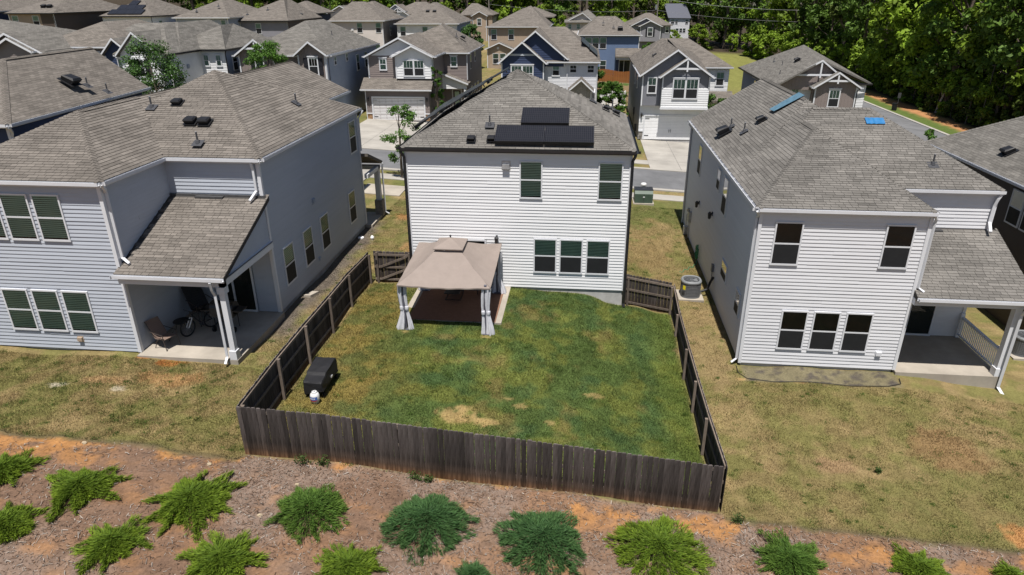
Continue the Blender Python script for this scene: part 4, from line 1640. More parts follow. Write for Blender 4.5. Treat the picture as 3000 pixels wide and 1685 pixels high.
for a in (47.5, 49.8, 52):
    H.window('x', -9.72, 1, a, a + .9, 1.3, 2.8, 'plain', .5)
H.downspout([(-18.95, 39.0, 3.4), (-18.95, 39.2, 3.2), (-18.95, 39.22, .55), (-19.1, 39.1, .45)])
H.downspout([(-18.85, 40.0, 6.4), (-18.7, 40.2, 6.2), (-18.7, 40.2, 4.7)])
H.downspout([(-12.1, 39.8, 6.45), (-12.3, 39.85, 6.2), (-12.3, 39.85, 4.6)])
H.downspout([(-9.6, 45.3, 6.4), (-9.72, 45.45, 6.2), (-9.72, 45.45, 3.7)])
H.vent((-10.9, 50, 7.6), (.5, 0, 1), s=.4)
H.vent((-11.3, 48.6, 7.8), (.5, 0, 1), 'pipe')

# board-and-batten house with two gables (behind the left-hand neighbour's roof)
H = House('twin_gable_house', 'taupe board-and-batten house with two front gables and black shutters', (-25, 40, .8))
H.block(-28.9, -20.75, 34.9, 50, .8, 6.9, 'siding_warm_taupe', 'siding_shaded_side')
gabled(H, -29.27, -25.43, -27.22, 34.3, 41, .8, 7.05, 8.43, 'siding_warm_taupe', 'batten', truss=True)
gabled(H, -23.64, -20.55, -22.15, 34.3, 41, .8, 7.1, 8.25, 'siding_warm_taupe', 'batten', side='siding_shaded_side')
H.roof(hip_y(-29.3, -20.5, 34.6, 50.4, 7.02, (-25.0, 41, 9.72), (-24.6, 45, 9.72)), 'roof_grey')
eave_gutters(H, -29.3, -20.5, 34.6, 50.4, 7.02)
H.window('y', 34.28, -1, -27.5, -26.6, 5.3, 6.85, 'trim', .5, head=True)
H.shutters(34.28, -27.5, -26.6, 5.3, 6.8)
H.window('y', 34.28, -1, -22.45, -21.5, 5.3, 6.9, 'trim', .1, head=True)
H.shutters(34.28, -22.45, -21.5, 5.3, 6.8)
for a, zz, h, w in ((36.2, 6.0, .75, .55), (39.5, 6.05, .75, .55), (42.6, 4.85, 1.6, .9), (45.4, 4.9, 1.6, .9), (46, 2.2, .8, .6)):
    H.window('x', -20.73, 1, a, a + w, zz, zz + h, 'plain', .5)
H.downspout([(-20.6, 34.1, 6.95), (-20.75, 34.2, 6.7), (-20.75, 34.2, 4.7), (-20.9, 34.05, 4.6)])
H.vent((-22.6, 41.5, 8.35), (.6, 0, 1), 'pipe')

# white house with a front gable and black gutters
H = House('white_gable_house', 'white house with steep front gable and black gutters at the left', (-35, 36, 1.3))
H.block(-37.0, -33.05, 29.9, 45, 1.3, 7.4, 'siding_white', 'siding_white')
H.block(-33.1, -30.6, 35.0, 45, 1.3, 7.4, 'siding_white', 'siding_shaded_side')
gabled(H, -37.3, -33.35, -35.43, 29.3, 36, 1.3, 7.45, 9.3, 'siding_white', 'lap', e=.18)
H.roof(hip_y(-38.0, -32.85, 29.6, 46, 7.5, (-35.6, 34.2, 9.75), (-35.4, 42, 9.8)), 'roof_grey')
H.roof(hip_y(-36.5, -30.4, 34.7, 46, 7.5, (-32.2, 38, 9.45), (-33.0, 42, 9.45)), 'roof_grey')
H.roof(hip_x(-42, -32.9, 31.5, 44, 7.55, (-39.2, 35.5, 9.70), (-35.3, 36, 9.80)), 'roof_grey')
for p, q, o in (((-32.85, 29.6, 7.5), (-32.85, 34.7, 7.5), (1, 0, 0)), ((-32.85, 34.7, 7.5), (-30.4, 34.7, 7.5), (0, -1, 0)), ((-30.4, 34.7, 7.5), (-30.4, 46, 7.5), (1, 0, 0))):
    H.gutter(p, q, o, 'gutter_black')
H.window('y', 29.28, -1, -36.05, -35.0, 5.6, 7.15, 'trim', .5)
H.shutters(29.28, -36.05, -35.0, 5.6, 7.1)
H.window('y', 34.98, -1, -32.85, -32.25, 5.95, 7.05, 'trim', .97)
H.window('y', 34.98, -1, -31.65, -31.05, 5.95, 7.05, 'trim', .97)
H.window('x', -30.58, 1, 36.0, 36.9, 5.5, 7.0, 'plain', .3)
H.wall_vent('x', -33.03, 1, 32.5, 6.2, 'siding_shaded_side', .3)
mb = MB()
mb.box(-35.5, -35.0, 29.22, 29.28, 8.12, 8.22)
H.part(mb, 'gable_vent', 'trim_white')
H.downspout([(-32.8, 29.7, 7.4), (-33.0, 29.85, 7.1), (-33.0, 29.85, 4)], 'gutter_black')
H.downspout([(-30.45, 34.8, 7.4), (-30.6, 34.95, 7.1), (-30.6, 34.95, 4)], 'gutter_black')

# house between: dark walls and a navy gable
H = House('navy_gable_house', 'dark house with a navy gable tucked behind the white front gable', (-40, 36, 1.6))
H.block(-46.0, -37.8, 31.0, 44, 1.6, 7.8, 'siding_taupe', 'siding_navy')
gabled(H, -39.4, -36.3, -37.95, 30.2, 37, 1.6, 7.3, 8.75, 'siding_navy', 'lap')
H.roof(hip_y(-46.3, -37.2, 30.6, 44.4, 8.0, (-41.3, 33.9, 9.93), (-41.2, 39, 9.93)), 'roof_warm')
H.gutter((-42.5, 30.6, 8.0), (-38.6, 30.6, 8.0), (0, -1, 0))
for a in (-40.3, -39.6):
    H.window('y', 30.98, -1, a - .3, a + .25, 6.3, 7.6, 'trim', .3)
H.window('y', 30.15, -1, -38.05, -37.3, 5.8, 7.1, 'trim', .97, head=True)

# house at the far left with brown nested gables
H = House('brown_gable_house', 'brown house with two nested white-edged gables at the far left edge', (-46, 33, 1.9))
H.block(-56, -43.0, 27.6, 40, 1.9, 7.8, 'siding_taupe')
gabled(H, -48.2, -41.9, -45.03, 27.0, 34, 1.9, 7.7, 9.34, 'siding_taupe', 'lap')
gabled(H, -46.5, -42.6, -44.53, 26.5, 33, 1.9, 7.95, 9.0, 'siding_taupe', 'lap')
H.roof(hip_x(-57, -42.2, 27.2, 41, 7.9, (-54, 33.5, 10.15), (-50.9, 33.5, 10.15)), 'roof_grey')

# navy house with two nested gables
H = House('navy_front_house', 'navy house with nested front gables and a white siding wing behind the solar roof', (-1, 50, -.45))
H.block(-5.7, 3.85, 43.4, 58, -.45, 5.65, 'siding_soft_white', 'siding_soft_white')
gabled(H, -6.0, -1.2, -3.63, 42.6, 50, -.45, 5.72, 7.72, 'siding_navy', 'lap', 'roof_warm', e=.22)
gabled(H, -5.6, .85, -2.37, 43.3, 50, 5.3, 6.1, 8.7, 'siding_navy', 'lap', 'roof_warm', e=.22)
H.roof(hip_x(-6.0, 4.15, 43.0, 58.4, 5.8, (-2.5, 50, 8.75), (.4, 50, 8.75)), 'roof_warm')
H.gutter((-1.2, 43.0, 5.8), (4.15, 43.0, 5.8), (0, -1, 0))
mb = MB()
mb.box(-5.1, -2.1, 42.52, 42.6, 6.38, 6.56)
H.part(mb, 'gable_band', 'siding_blue_grey')
H.window('y', 42.58, -1, -4.8, -2.5, 3.9, 5.5, 'trim', .5, mul=2, head=True)
H.window('y', 43.38, -1, -.7, .12, 4.35, 5.55, 'trim', .5)
for a in (1.05, 2.8):
    H.window('y', 43.38, -1, a, a + .8, 4.65, 5.5, 'trim', .0)
H.downspout([(.75, 42.95, 5.7), (.85, 43.3, 5.5), (.85, 43.32, 1)])
H.downspout([(4.0, 42.95, 5.7), (3.85, 43.3, 5.5), (3.85, 43.32, 1)])
gabled(H, .95, 3.6, 2.31, 41.2, 44, -.45, 3.2, 4.35, 'stone_grey', 'plain', 'roof_warm')
nr = Vector((.79, 0, 1)).normalized()
vr = Vector((-1, 0, .79)).normalized()
for r in range(2):
    for k in range(4):
        s = .5 + r * 1.1
        H.solar(Vector((4.15 - s * vr.x * -1, 44.8 + k * 1.75 + r * .9, 5.8 + s * vr.z)) + nr * .12, Vector((0, 1, 0)), vr, nr, 1.7, 1.05)

# tall grey house with garage (across the street, centre right)
H = House('grey_garage_house', 'tall grey board-and-batten house with white garage door, right of the solar roof', (11, 46, -.95))
H.block(7.95, 14.2, 38.45, 57, -.85, 5.0, 'siding_white', 'siding_mid_grey')
gabled(H, 7.72, 14.1, 10.96, 38.05, 48, 2.35, 5.12, 7.38, 'siding_mid_grey', 'batten', 'roof_warm', side='siding_mid_grey')
gabled(H, 9.5, 14.28, 11.85, 37.5, 46, 4.05, 5.06, 6.72, 'siding_mid_grey', 'batten', 'roof_warm', truss=True)
H.wall('y', 37.5, -1, [(9.76, 2.3), (14.02, 2.3), (14.02, 4.05), (9.76, 4.05)], 'siding_white', 'lap', .2)
mb = MB()
mb.box(9.7, 14.08, 37.44, 37.52, 2.1, 2.32)
mb.box(9.76, 14.02, 37.5, 38.4, 2.1, 2.16)
mb.box(9.76, 9.82, 37.5, 38.3, 2.1, 5.0)
mb.box(13.96, 14.02, 37.5, 38.3, 2.1, 5.0)
mb.box(7.95, 9.7, 38.38, 38.46, 2.25, 2.42)
H.part(mb, 'belly_band', 'trim_white')
H.roof(hip_x(7.7, 17.6, 45.6, 57.4, 5.1, (10.6, 49.5, 7.62), (13.4, 49.5, 7.62)), 'roof_warm')
H.roof([[(10.96, 38, 7.38), (14.1, 38, 5.12), (14.3, 50, 6.2), (11.2, 50, 7.6)], [(7.72, 38, 5.12), (10.96, 38, 7.38), (10.8, 50, 7.6), (7.72, 50, 5.14)]], 'roof_warm', t=.05)
H.block(14.2, 17.3, 46.0, 57, -1.0, 4.95, 'siding_white', 'siding_white')
H.gutter((14.3, 45.6, 5.1), (17.6, 45.6, 5.1), (0, -1, 0))
H.window('y', 38.03, -1, 8.45, 9.32, 3.45, 4.95, 'trim', .5)
H.window('y', 37.46, -1, 10.7, 13.05, 3.05, 4.9, 'trim', .5, mul=2, head=True)
H.window('y', 45.98, -1, 16.0, 16.9, 3.2, 4.65, 'trim', .5)
garage_door(H, 8.5, 13.3, 38.42, -.85, 1.32)
stone_base(H, 7.98, 8.34, 38.42, -.85, -.12, 'stone_grey')
H.light(38.42, 8.15, 1.5)
for a in (43, 46.5):
    H.window('x', 7.93, -1, a, a + .8, 3.3, 4.7, 'plain', .4)
mb = MB()
mb.box(7.78, 7.92, 45, 45.4, .4, 1.1)
mb.tube([(7.85, 45.2, .4), (7.85, 45.2, -.9)], .04, 6)
mb.box(7.7, 7.92, 41.0, 41.3, -.6, .1)
H.part(mb, 'utility_meter', 'lead_grey')
H.vent((9.2, 42.3, 6.15), (-.7, 0, 1), 'pipe')
H.vent((9.5, 43.2, 6.35), (-.7, 0, 1), s=.4)
H.roof(shed(14.3, 17.8, 44.5, 1.9, 46, 2.7), 'roof_warm')

# taupe house with two trusses at the right
H = House('taupe_truss_house', 'taupe house with two white-trussed gables behind the right-hand roof', (25, 46, -1.6))
H.block(20.5, 29.0, 40.9, 54.3, -1.6, 4.1, 'siding_white', 'siding_shaded_side')
gabled(H, 20.2, 27.6, 24.44, 40.5, 48, 3.6, 4.0, 6.32, 'siding_warm_taupe', 'batten', truss=True)
gabled(H, 23.82, 28.07, 25.9, 39.8, 46, -1.6, 3.96, 5.32, 'siding_warm_taupe', 'batten', truss=True)
H.roof([[(20.15, 39.2, 4.02), (20.0, 54.6, 4.25), (25.1, 49, 7.04)], [(20.15, 39.2, 4.02), (25.1, 49, 7.04), (24.44, 40.2, 6.3)], [(24.44, 40.2, 6.3), (25.1, 49, 7.04), (29.4, 40.6, 4.2)], [(29.4, 40.6, 4.2), (29.4, 54.6, 4.2), (25.1, 49, 7.04)]], 'roof_grey')
H.gutter((20.15, 39.2, 4.02), (20.0, 54.6, 4.25), (-1, 0, 0), 'gutter_black')
H.gutter((28.0, 40.5, 4.2), (29.4, 40.6, 4.2), (0, -1, 0), 'gutter_black')
H.window('y', 39.78, -1, 25.35, 26.4, 2.1, 3.75, 'trim', .5, head=True)
H.window('y', 40.88, -1, 22.2, 23.0, 2.4, 3.75, 'trim', .5)
for a in (44, 47.5):
    H.window('x', 20.48, -1, a, a + .8, 2.2, 3.6, 'plain', .4)
H.downspout([(28.0, 39.5, 3.85), (27.85, 39.75, 3.6), (27.85, 39.75, 0)], 'gutter_black')
H.downspout([(23.85, 39.5, 3.85), (23.98, 39.75, 3.6), (23.98, 39.75, 0)], 'gutter_black')
for p, k in (((22.3, 45.5, 5.3), 'pipe'), ((22.2, 48.5, 5.35), 'pipe'), ((23.3, 44, 5.95), 'box'), ((21.4, 42.5, 4.75), 'pipe')):
    H.vent(p, (-.6, 0, 1), k, .4)

# neighbour at the right edge: dark brown wall
H = House('brown_edge_house', 'dark brown house with white gutter at the right edge of the picture', (26, 6, -2.0))
H.block(22.15, 31, -2.0, 12.0, -2.0, 4.2, 'siding_brown', 'siding_brown')
H.roof(hip_y(21.9, 31.3, -2.4, 12.4, 4.4, (26.6, 4.2, 7.1), (26.6, 8.6, 7.1)), 'roof_grey')
eave_gutters(H, 21.9, 31.3, -2.4, 12.4, 4.4)
for a in (2.85, 1.72):
    H.window('x', 22.13, -1, a, a + .98, 2.5, 4.05, 'plain', .15)
H.vent((23.05, 6.6, 5.08), (-.58, 0, 1), s=.42)
H.caps([((21.9, -2.4, 4.4), (26.6, 4.2, 7.1)), ((21.9, 12.4, 4.4), (26.6, 8.6, 7.1)), ((26.6, 4.2, 7.1), (26.6, 8.6, 7.1))], 'shingle_grey')

# neighbour at the left edge: navy walls
H = House('navy_edge_house', 'navy-walled house under a broad brown roof at the left edge', (-25.6, 5, .9))
H.block(-29.5, -21.9, -.9, 6.5, .9, 7.0, 'siding_navy', 'siding_navy')
H.block(-29.4, -23.1, 6.4, 10.4, .9, 6.98, 'siding_navy', 'siding_navy')
A, B = (-25.4, 3.7, 9.38), (-25.9, 10.8, 9.4)
H.roof([[(-29.8, -1.3, 7.2), (-21.6, -1.3, 7.2), A], [(-21.6, -1.3, 7.2), (-22.84, 10.8, 7.2), B, A], [(-29.8, 10.8, 7.2), (-29.8, -1.3, 7.2), A, B]], 'roof_warm')
H.caps([((-21.6, -1.3, 7.2), A), ((-29.8, -1.3, 7.2), A), (A, B)], 'shingle_warm')
H.gutter((-29.8, -1.3, 7.2), (-21.6, -1.3, 7.2), (0, -1, 0))
H.gutter((-21.6, -1.3, 7.2), (-22.84, 10.8, 7.2), (1, 0, 0))
H.vent((-23.31, 5.12, 8.17), (.58, 0, 1), s=.55)
H.vent((-22.85, 5.73, 7.90), (.58, 0, 1), 'pipe')
H.vent((-22.22, 6.26, 7.54), (.58, 0, 1), 'pipe')
H.downspout([(-21.6, -1.25, 7.05), (-21.75, -1.0, 6.8), (-21.85, -.95, 6.6), (-21.85, -.95, 3)], r=.07)
H.corner(-21.95, -.92, .9, 7.0, .14)


# houses in the rows behind, seen from the back
def back_house(name, label, x0, x1, y0, y1, zg, ze, zr, mat, side=None, wins=(), rm='roof_warm', gut='gutter_white', ridge=None, swins=()):
    H = House(name, label, ((x0 + x1) / 2, (y0 + y1) / 2, zg))
    H.block(x0 + .3, x1 - .3, y0 + .4, y1 - .4, zg, ze - .12, mat, side)
    if ridge is None:
        xm = (x0 + x1) / 2
        ridge = ((xm, y0 + (y1 - y0) * .46, zr), (xm, y0 + (y1 - y0) * .62, zr))
    H.roof(hip_y(x0, x1, y0, y1, ze, *ridge), rm)
    eave_gutters(H, x0, x1, y0, y1, ze, gut)
    for c in (x0 + .34, x1 - .34):
        H.corner(c, y0 + .38, zg, ze - .15, .12)
    for (a, w, z, h, n) in wins:
        for k in range(n):
            H.window('y', y0 + .4, -1, a + k * (w + .12), a + k * (w + .12) + w, z, z + h, 'plain', .5)
    for (a, w, z, h) in swins:
        H.window('x', x1 - .3, 1, a, a + w, z, z + h, 'plain', .5)
    H.downspout([(x1 - .2, y0 + .05, ze - .08), (x1 - .32, y0 + .32, ze - .35), (x1 - .32, y0 + .32, zg + .2)], gut)
    return H


H = back_house('tan_back_house', 'tan house with dark side wall in the back row at the far left', -78.3, -70.9, 65.6, 84, 3.6, 9.85, 12.2, 'siding_tan', 'siding_brown', [(-77.6, .95, 8.1, 1.4, 1), (-74.5, .95, 8.1, 1.4, 1)], gut='gutter_black')
H.wall('y', 65.95, -1, [(-73.2, 3.6), (-71.25, 3.6), (-71.25, 9.7), (-73.2, 9.7)], 'siding_brown', 'plain')
for p in ((-73.9, 68, 10.6), (-73.0, 68, 10.6)):
    H.vent(p, (0, -.4, 1), s=.5)
H = back_house('navy_back_house', 'navy house corner at the top left edge of the picture', -90, -80, 66, 82, 3.8, 10.1, 12.6, 'siding_navy', 'siding_navy')
H = back_house('white_solar_house', 'white house with black roof panels in the back row at the left', -68.2, -60.0, 71.1, 84, 3.1, 9.28, 11.6, 'siding_white', 'siding_white', gut='gutter_black', swins=[(73, .8, 7.4, 1.2), (77.5, .8, 7.4, 1.2)], ridge=((-64.2, 76.5, 11.6), (-64.0, 79, 11.6)))
nr = Vector((0, -.43, 1)).normalized()
vr = nr.cross(Vector((1, 0, 0)))
for r, (xa, xb) in enumerate(((-67.0, -61.4), (-66.3, -62.2), (-65.2, -63.0))):
    n_ = int((xb - xa) / 1.3)
    for k in range(n_):
        s = .35 + r * 1.5
        H.solar(Vector((xa + k * 1.32, 71.1 + s * vr.y, 9.28 + s * vr.z)) + nr * .12, Vector((1, 0, 0)), vr, nr, 1.3, 1.45)
H = back_house('pale_blue_back_house', 'pale blue-grey house behind the white gable roof at the left', -58.7, -50.0, 74.1, 90, 2.7, 8.95, 11.4, 'siding_blue_grey', 'siding_shaded_side', [(-54.2, .8, 7.2, 1.4, 1), (-51.45, .75, 7.2, 1.4, 1)])
for p in ((-55.8, 76, 9.75), (-53, 77.5, 10.4)):
    H.vent(p, (0, -.43, 1), 'pipe')
H = back_house('dark_grey_back_house', 'dark grey house with two small back windows, centre left back row', -52.1, -42.4, 77.6, 92, 2.1, 8.38, 11.4, 'siding_dark_grey', 'siding_brown', [(-51.1, .9, 6.45, 1.55, 1), (-47.85, .9, 6.45, 1.55, 1)], gut='gutter_black', ridge=((-45.8, 85, 11.4), (-46.5, 88, 11.5)))
H.block(-50, -43.8, 92, 100, 2.0, 8.7, 'siding_brown', 'siding_navy')
H.roof(hip_y(-51, -43.3, 91, 101, 9.0, (-47, 96.5, 10.9), (-47, 98, 10.9)), 'roof_warm')
for p, k in (((-49.6, 79.5, 9.2), 'pipe'), ((-46.9, 81, 9.8), 'pipe')):
    H.vent(p, (0, -.4, 1), k)
for p in ((-44.3, 82, 9.2), (-44.0, 83.5, 9.1), (-43.6, 85.5, 8.95)):
    H.vent(p, (.7, 0, 1), s=.5)
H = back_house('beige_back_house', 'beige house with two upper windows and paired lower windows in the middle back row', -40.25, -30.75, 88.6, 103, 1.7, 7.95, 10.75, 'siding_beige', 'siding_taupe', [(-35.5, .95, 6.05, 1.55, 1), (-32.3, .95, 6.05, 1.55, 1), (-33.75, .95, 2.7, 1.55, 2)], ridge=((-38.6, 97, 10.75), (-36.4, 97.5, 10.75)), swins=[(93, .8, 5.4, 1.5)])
H.wall_vent('y', 89.0, -1, -36.3, 6.5, 'trim_white', .35)
H = back_house('white_back_house', 'white house with two back windows behind the taupe garage house', -29.6, -18.75, 91.1, 106, 1.0, 7.38, 10.55, 'siding_white', 'siding_shaded_side', [(-28.8, .95, 5.4, 1.5, 1), (-25.0, .95, 5.4, 1.5, 1)], ridge=((-24.6, 99, 10.55), (-24.2, 101, 10.55)), swins=[(95, .8, 5.2, 1.4), (98, .8, 5.2, 1.4)])
for p in ((-24.8, 95.5, 9.1), (-23.6, 95.5, 9.1)):
    H.vent(p, (0, -.4, 1), s=.5)
H = back_house('tan_middle_house', 'tan house with small gabled back wing and orange soil yard, middle of the back row', -14.35, -3.65, 93.1, 110, .2, 6.8, 9.9, 'siding_tan', 'siding_taupe', [(-13.6, 1.0, 4.7, 1.7, 1), (-10.65, 1.0, 4.7, 1.7, 1)], ridge=((-8.9, 100.5, 9.42), (-7.5, 102, 9.9)))
gabled(H, -14.3, -9.6, -11.96, 91.6, 95, .2, 3.4, 4.4, 'siding_tan', 'lap')
H.window('y', 91.58, -1, -13.1, -12.1, .95, 2.65, 'plain', .5)
H.window('y', 91.58, -1, -11.9, -10.9, .95, 2.65, 'plain', .5)
H.wall_vent('y', 91.58, -1, -12.2, 3.5, 'trim_white', .3)
H.roof(hip_y(-11, -3.4, 104, 114, 8.0, (-7.4, 108, 9.6), (-7.4, 110, 9.6)), 'roof_warm')
H = back_house('blue_back_house', 'blue house with three upper windows and a recessed patio above the red fence', 1.15, 11.5, 90.6, 106, -.7, 5.64, 8.25, 'siding_blue', 'siding_blue', [(2.35, 1.1, 3.48, 1.75, 3), (4.95, 1.05, 0.0, 1.65, 1)], ridge=((4.4, 98.5, 8.25), (7.5, 98.5, 8.25)))
H.roof(shed(7.4, 11.6, 89.2, 2.42, 91.0, 3.6), 'roof_warm')
mb = MB()
mb.box(7.5, 11.4, 89.4, 89.6, 1.9, 2.3)
H.part(mb, 'patio_beam', 'siding_blue_grey')
H.wall('y', 90.97, -1, [(7.6, -.6), (11.1, -.6), (11.1, 2.0), (7.6, 2.0)], 'siding_navy', 'plain')
H.sliding_door(90.94, 8.1, 10.0, -.6, 1.75)
for p, k in (((5.3, 94.5, 7.3), 'pipe'), ((7.0, 93, 6.7), 'pipe'), ((8.1, 92.6, 6.5), 'box')):
    H.vent(p, (0, -.33, 1), k, .6)
# front-facing houses in the last row
H = House('white_far_gable_house', 'white far house showing two gables beside the beige roof', (-45, 118, 2.0))
H.block(-48.8, -41, 113, 124, 2.0, 8.1, 'siding_beige', 'siding_beige')
gabled(H, -49.15, -43.0, -46.09, 112, 120, 2.0, 8.27, 9.85, 'siding_beige', 'lap')
gabled(H, -45.2, -42.4, -43.82, 113, 120, 2.0, 9.6, 10.45, 'siding_beige', 'lap')
H.roof(hip_y(-49, -38, 112.5, 125, 8.3, (-41, 117, 10.6), (-41, 119, 10.6)), 'roof_warm')
H = House('white_far_truss_house', 'white far house with a trussed gable in the last row', (-38, 140, 1.9))
H.block(-43.1, -33, 136, 148, 1.9, 7.2, 'siding_blue_grey', 'siding_blue_grey')
gabled(H, -43.4, -38.9, -41.16, 135.5, 142, 1.9, 8.2, 9.66, 'siding_blue_grey', 'lap', 'roof_warm')
gabled(H, -42.8, -37.96, -40.4, 134.6, 142, 1.9, 7.45, 9.0, 'siding_soft_white', 'lap', 'roof_warm', truss=True)
H.roof(hip_x(-43.4, -32, 135.5, 149, 7.6, (-38, 142, 10.1), (-35.4, 142, 10.1)), 'roof_warm')
H.window('y', 134.58, -1, -41.6, -40.7, 5.2, 6.8, 'trim', .5)
H.window('y', 134.58, -1, -40.2, -39.3, 5.2, 6.8, 'trim', .5)
H = House('tan_far_house', 'tan far house with small front gable beside a round tree', (-24, 152, .7))
H.block(-28.2, -20.5, 147.6, 158, .7, 6.8, 'siding_tan', 'siding_taupe')
gabled(H, -25.5, -21.6, -23.56, 147, 153, .7, 6.85, 7.85, 'siding_tan', 'lap')
H.roof(hip_x(-28.6, -20.1, 147.2, 159, 7.05, (-26.2, 152, 9.6), (-24.8, 152, 9.6)), 'roof_warm')
H.window('y', 146.98, -1, -24.2, -23.1, 4.6, 6.3, 'trim', .5)
for a in (149, 151, 153):
    H.window('x', -20.48, 1, a, a + .9, 4.6, 6.2, 'plain', .4)
H = House('white_far_dormer_house', 'cream far house with gabled upper front and two small windows, behind the blue house', (1, 140, -.4))
H.block(-2.2, 4.2, 134.3, 146, -.4, 5.8, 'siding_beige', 'siding_taupe')
gabled(H, -1.7, 3.5, 1.47, 134.9, 142, 5.6, 6.26, 7.8, 'siding_beige', 'lap')
H.roof(shed(-2.5, 3.4, 133.7, 5.88, 135, 6.4), 'roof_grey')
H.roof(hip_y(-2.6, 5.6, 134.5, 146.5, 5.95, (2.6, 139, 8.4), (2.6, 141, 8.4)), 'roof_grey')
for a in (-1.7, .2):
    H.window('y', 134.28, -1, a, a + .85, 4.4, 5.55, 'trim', .97)
H = House('grey_far_house', 'grey far house with nested gables and black shutters near the wood', (17, 143, -1.3))
H.block(12.6, 21.3, 137.8, 150, -1.3, 5.0, 'siding_dark_grey', 'siding_dark_grey')
gabled(H, 12.3, 19.2, 15.75, 137.5, 144, 4.3, 4.96, 6.65, 'siding_dark_grey', 'lap')
gabled(H, 14.23, 19.34, 16.65, 136.9, 143, 1.7, 4.92, 6.1, 'siding_dark_grey', 'lap', e=.22)
H.roof(hip_x(11.5, 21.7, 137.2, 150.5, 5.15, (16, 144.5, 7.5), (17.2, 144.5, 7.5)), 'roof_warm')
H.window('y', 136.88, -1, 16.15, 17.35, 2.75, 4.65, 'trim', .5)
H.shutters(136.88, 16.15, 17.35, 2.75, 4.6)
H.window('y', 137.78, -1, 20.15, 21.0, 3.4, 4.85, 'trim', .4)
H.window('y', 137.78, -1, 12.9, 13.8, 3.4, 4.6, 'trim', .4)
H = House('grey_roof_far_house', 'tall pale house with dark blue-grey roof at the wood edge', (27, 180, -1.5))
H.block(25.0, 30.5, 175, 186, -1.5, 5.3, 'siding_soft_white', 'siding_blue_grey')
mb = MB()
mb.poly([(24.6, 174.6, 5.35), (30.8, 174.6, 5.25), (29.6, 180, 8.9), (23.7, 180, 8.9)])
mb.poly([(24.6, 186, 5.35), (30.8, 186, 5.25), (29.6, 180, 8.9), (23.7, 180, 8.9)])
mb.poly([(30.8, 174.6, 5.25), (30.8, 186, 5.25), (29.6, 180, 8.9)])
mb.poly([(24.6, 174.6, 5.35), (24.6, 186, 5.35), (23.7, 180, 8.9)])
H.part(mb, 'roof', 'metal_roof')
for a, w, z, h in ((25.4, 1.0, 3.8, 1.1), (26.6, .7, 3.8, 1.0), (29.3, .8, 3.8, 1.1), (26.9, .8, 1.6, 1.1), (27.9, .8, 1.6, 1.1), (28.8, .8, 1.6, 1.1)):
    H.window('y', 174.98, -1, a, a + w, z, z + h, 'plain', .3)


# ------------------------------------------------------------------ garden fence and gate
def lin(pts, t):
    for (a, va), (b, vb) in zip(pts, pts[1:]):
        if (a - t) * (b - t) <= 0:
            return va + (vb - va) * (t - a) / (b - a)
    return pts[0][1] if abs(t - pts[0][0]) < abs(t - pts[-1][0]) else pts[-1][1]


def picket_mesh(ax, h, w=.140, t=.018, dx=0.0, seed=0):
    """Dog-eared board, weathered pale at its cut top, soil-stained at its foot (colour per vertex)."""
    r = random.Random(seed)
    mb = MB()
    c = .028
    rows = [(0.0, w / 2), (.18, w / 2), (.34, w / 2), (.60, w / 2), (1.1, w / 2), (h - .2, w / 2), (h - c, w / 2), (h - .001, w / 2 - c), (h, w / 2 - c)]
    cols = [(2.9, 1.7, .85), (2.2, 1.5, .95), (1.35, 1.1, .9), (1, .97, .95), (1.05, 1.05, 1.08), (1.25, 1.27, 1.3), (1.6, 1.65, 1.75), (2.6, 2.7, 2.9), (3.4, 3.5, 3.7)]
    f = (lambda a, d, z: (a, d, z)) if ax == 'y' else (lambda a, d, z: (d, a, z))
    vc = []
    for (z, hw), cc in zip(rows, cols):
        for (a, d) in ((-hw, -t / 2), (hw, -t / 2), (hw, t / 2), (-hw, t / 2)):
            mb.v.append(f(a + dx * z / h, d, z))
            k = r.uniform(.85, 1.15)
            vc += [cc[0] * k, cc[1] * k, cc[2] * k, 1.0]
    for i in range(len(rows) - 1):
        for k in range(4):
            mb.f.append((i * 4 + k, i * 4 + (k + 1) % 4, i * 4 + 4 + (k + 1) % 4, i * 4 + 4 + k))
    n = len(mb.v)
    mb.f += [(0, 1, 2, 3), (n - 4, n - 3, n - 2, n - 1)]
    mb.mi = [0] * len(mb.f)
    mb.sh = [1] * len(mb.f)
    me = mb.mesh('picket', 'fence_wood')
    me.attributes.new('col', 'FLOAT_COLOR', 'POINT').data.foreach_set('color', vc)
    return me


fence = thing('garden_fence', 'weathered dark wooden picket privacy fence enclosing the green back lawn', 'fence', (0, -12.5, -.7))
FO = origin_of(fence)
PK = {ax: [picket_mesh(ax, 1.75, .136 + .002 * k, .018, .004 * (k - 3), k) for k in range(7)] for ax in 'xy'}
fr_top = [(-6.85, 1.42), (-4.44, 1.33), (-2.15, 1.15), (1.09, .89), (3.42, .69), (5.59, .49), (7.0, .36)]
x = -6.79
while x < 6.96:
    zt = lin(fr_top, x) + rng.uniform(-.014, .014)
    link('picket', rng.choice(PK['y']), fence, Matrix.Translation(Vector((x, -12.5 + rng.uniform(-.004, .004), zt - 1.75)) - FO) @ Matrix.Rotation(rng.uniform(-.006, .006), 4, 'Y'))
    x += .1465
lf_top = [(-12.5, 1.43), (-9.85, 1.55), (-7.5, 1.57), (-5.1, 1.55), (-2.9, 1.56), (0, 1.42)]
rt_top = [(-12.5, .37), (-9.7, .17), (-7.4, .10), (-5.0, .06), (-2.1, .10), (0.1, .38)]
for X, prof in ((-6.85, lf_top), (7.0, rt_top)):
    y = -12.42
    while y < .08:
        zt = lin(prof, y) + rng.uniform(-.014, .014)
        link('picket', rng.choice(PK['x']), fence, Matrix.Translation(Vector((X + rng.uniform(-.004, .004), y, zt - 1.75)) - FO) @ Matrix.Rotation(rng.uniform(-.006, .006), 4, 'X'))
        y += .1465
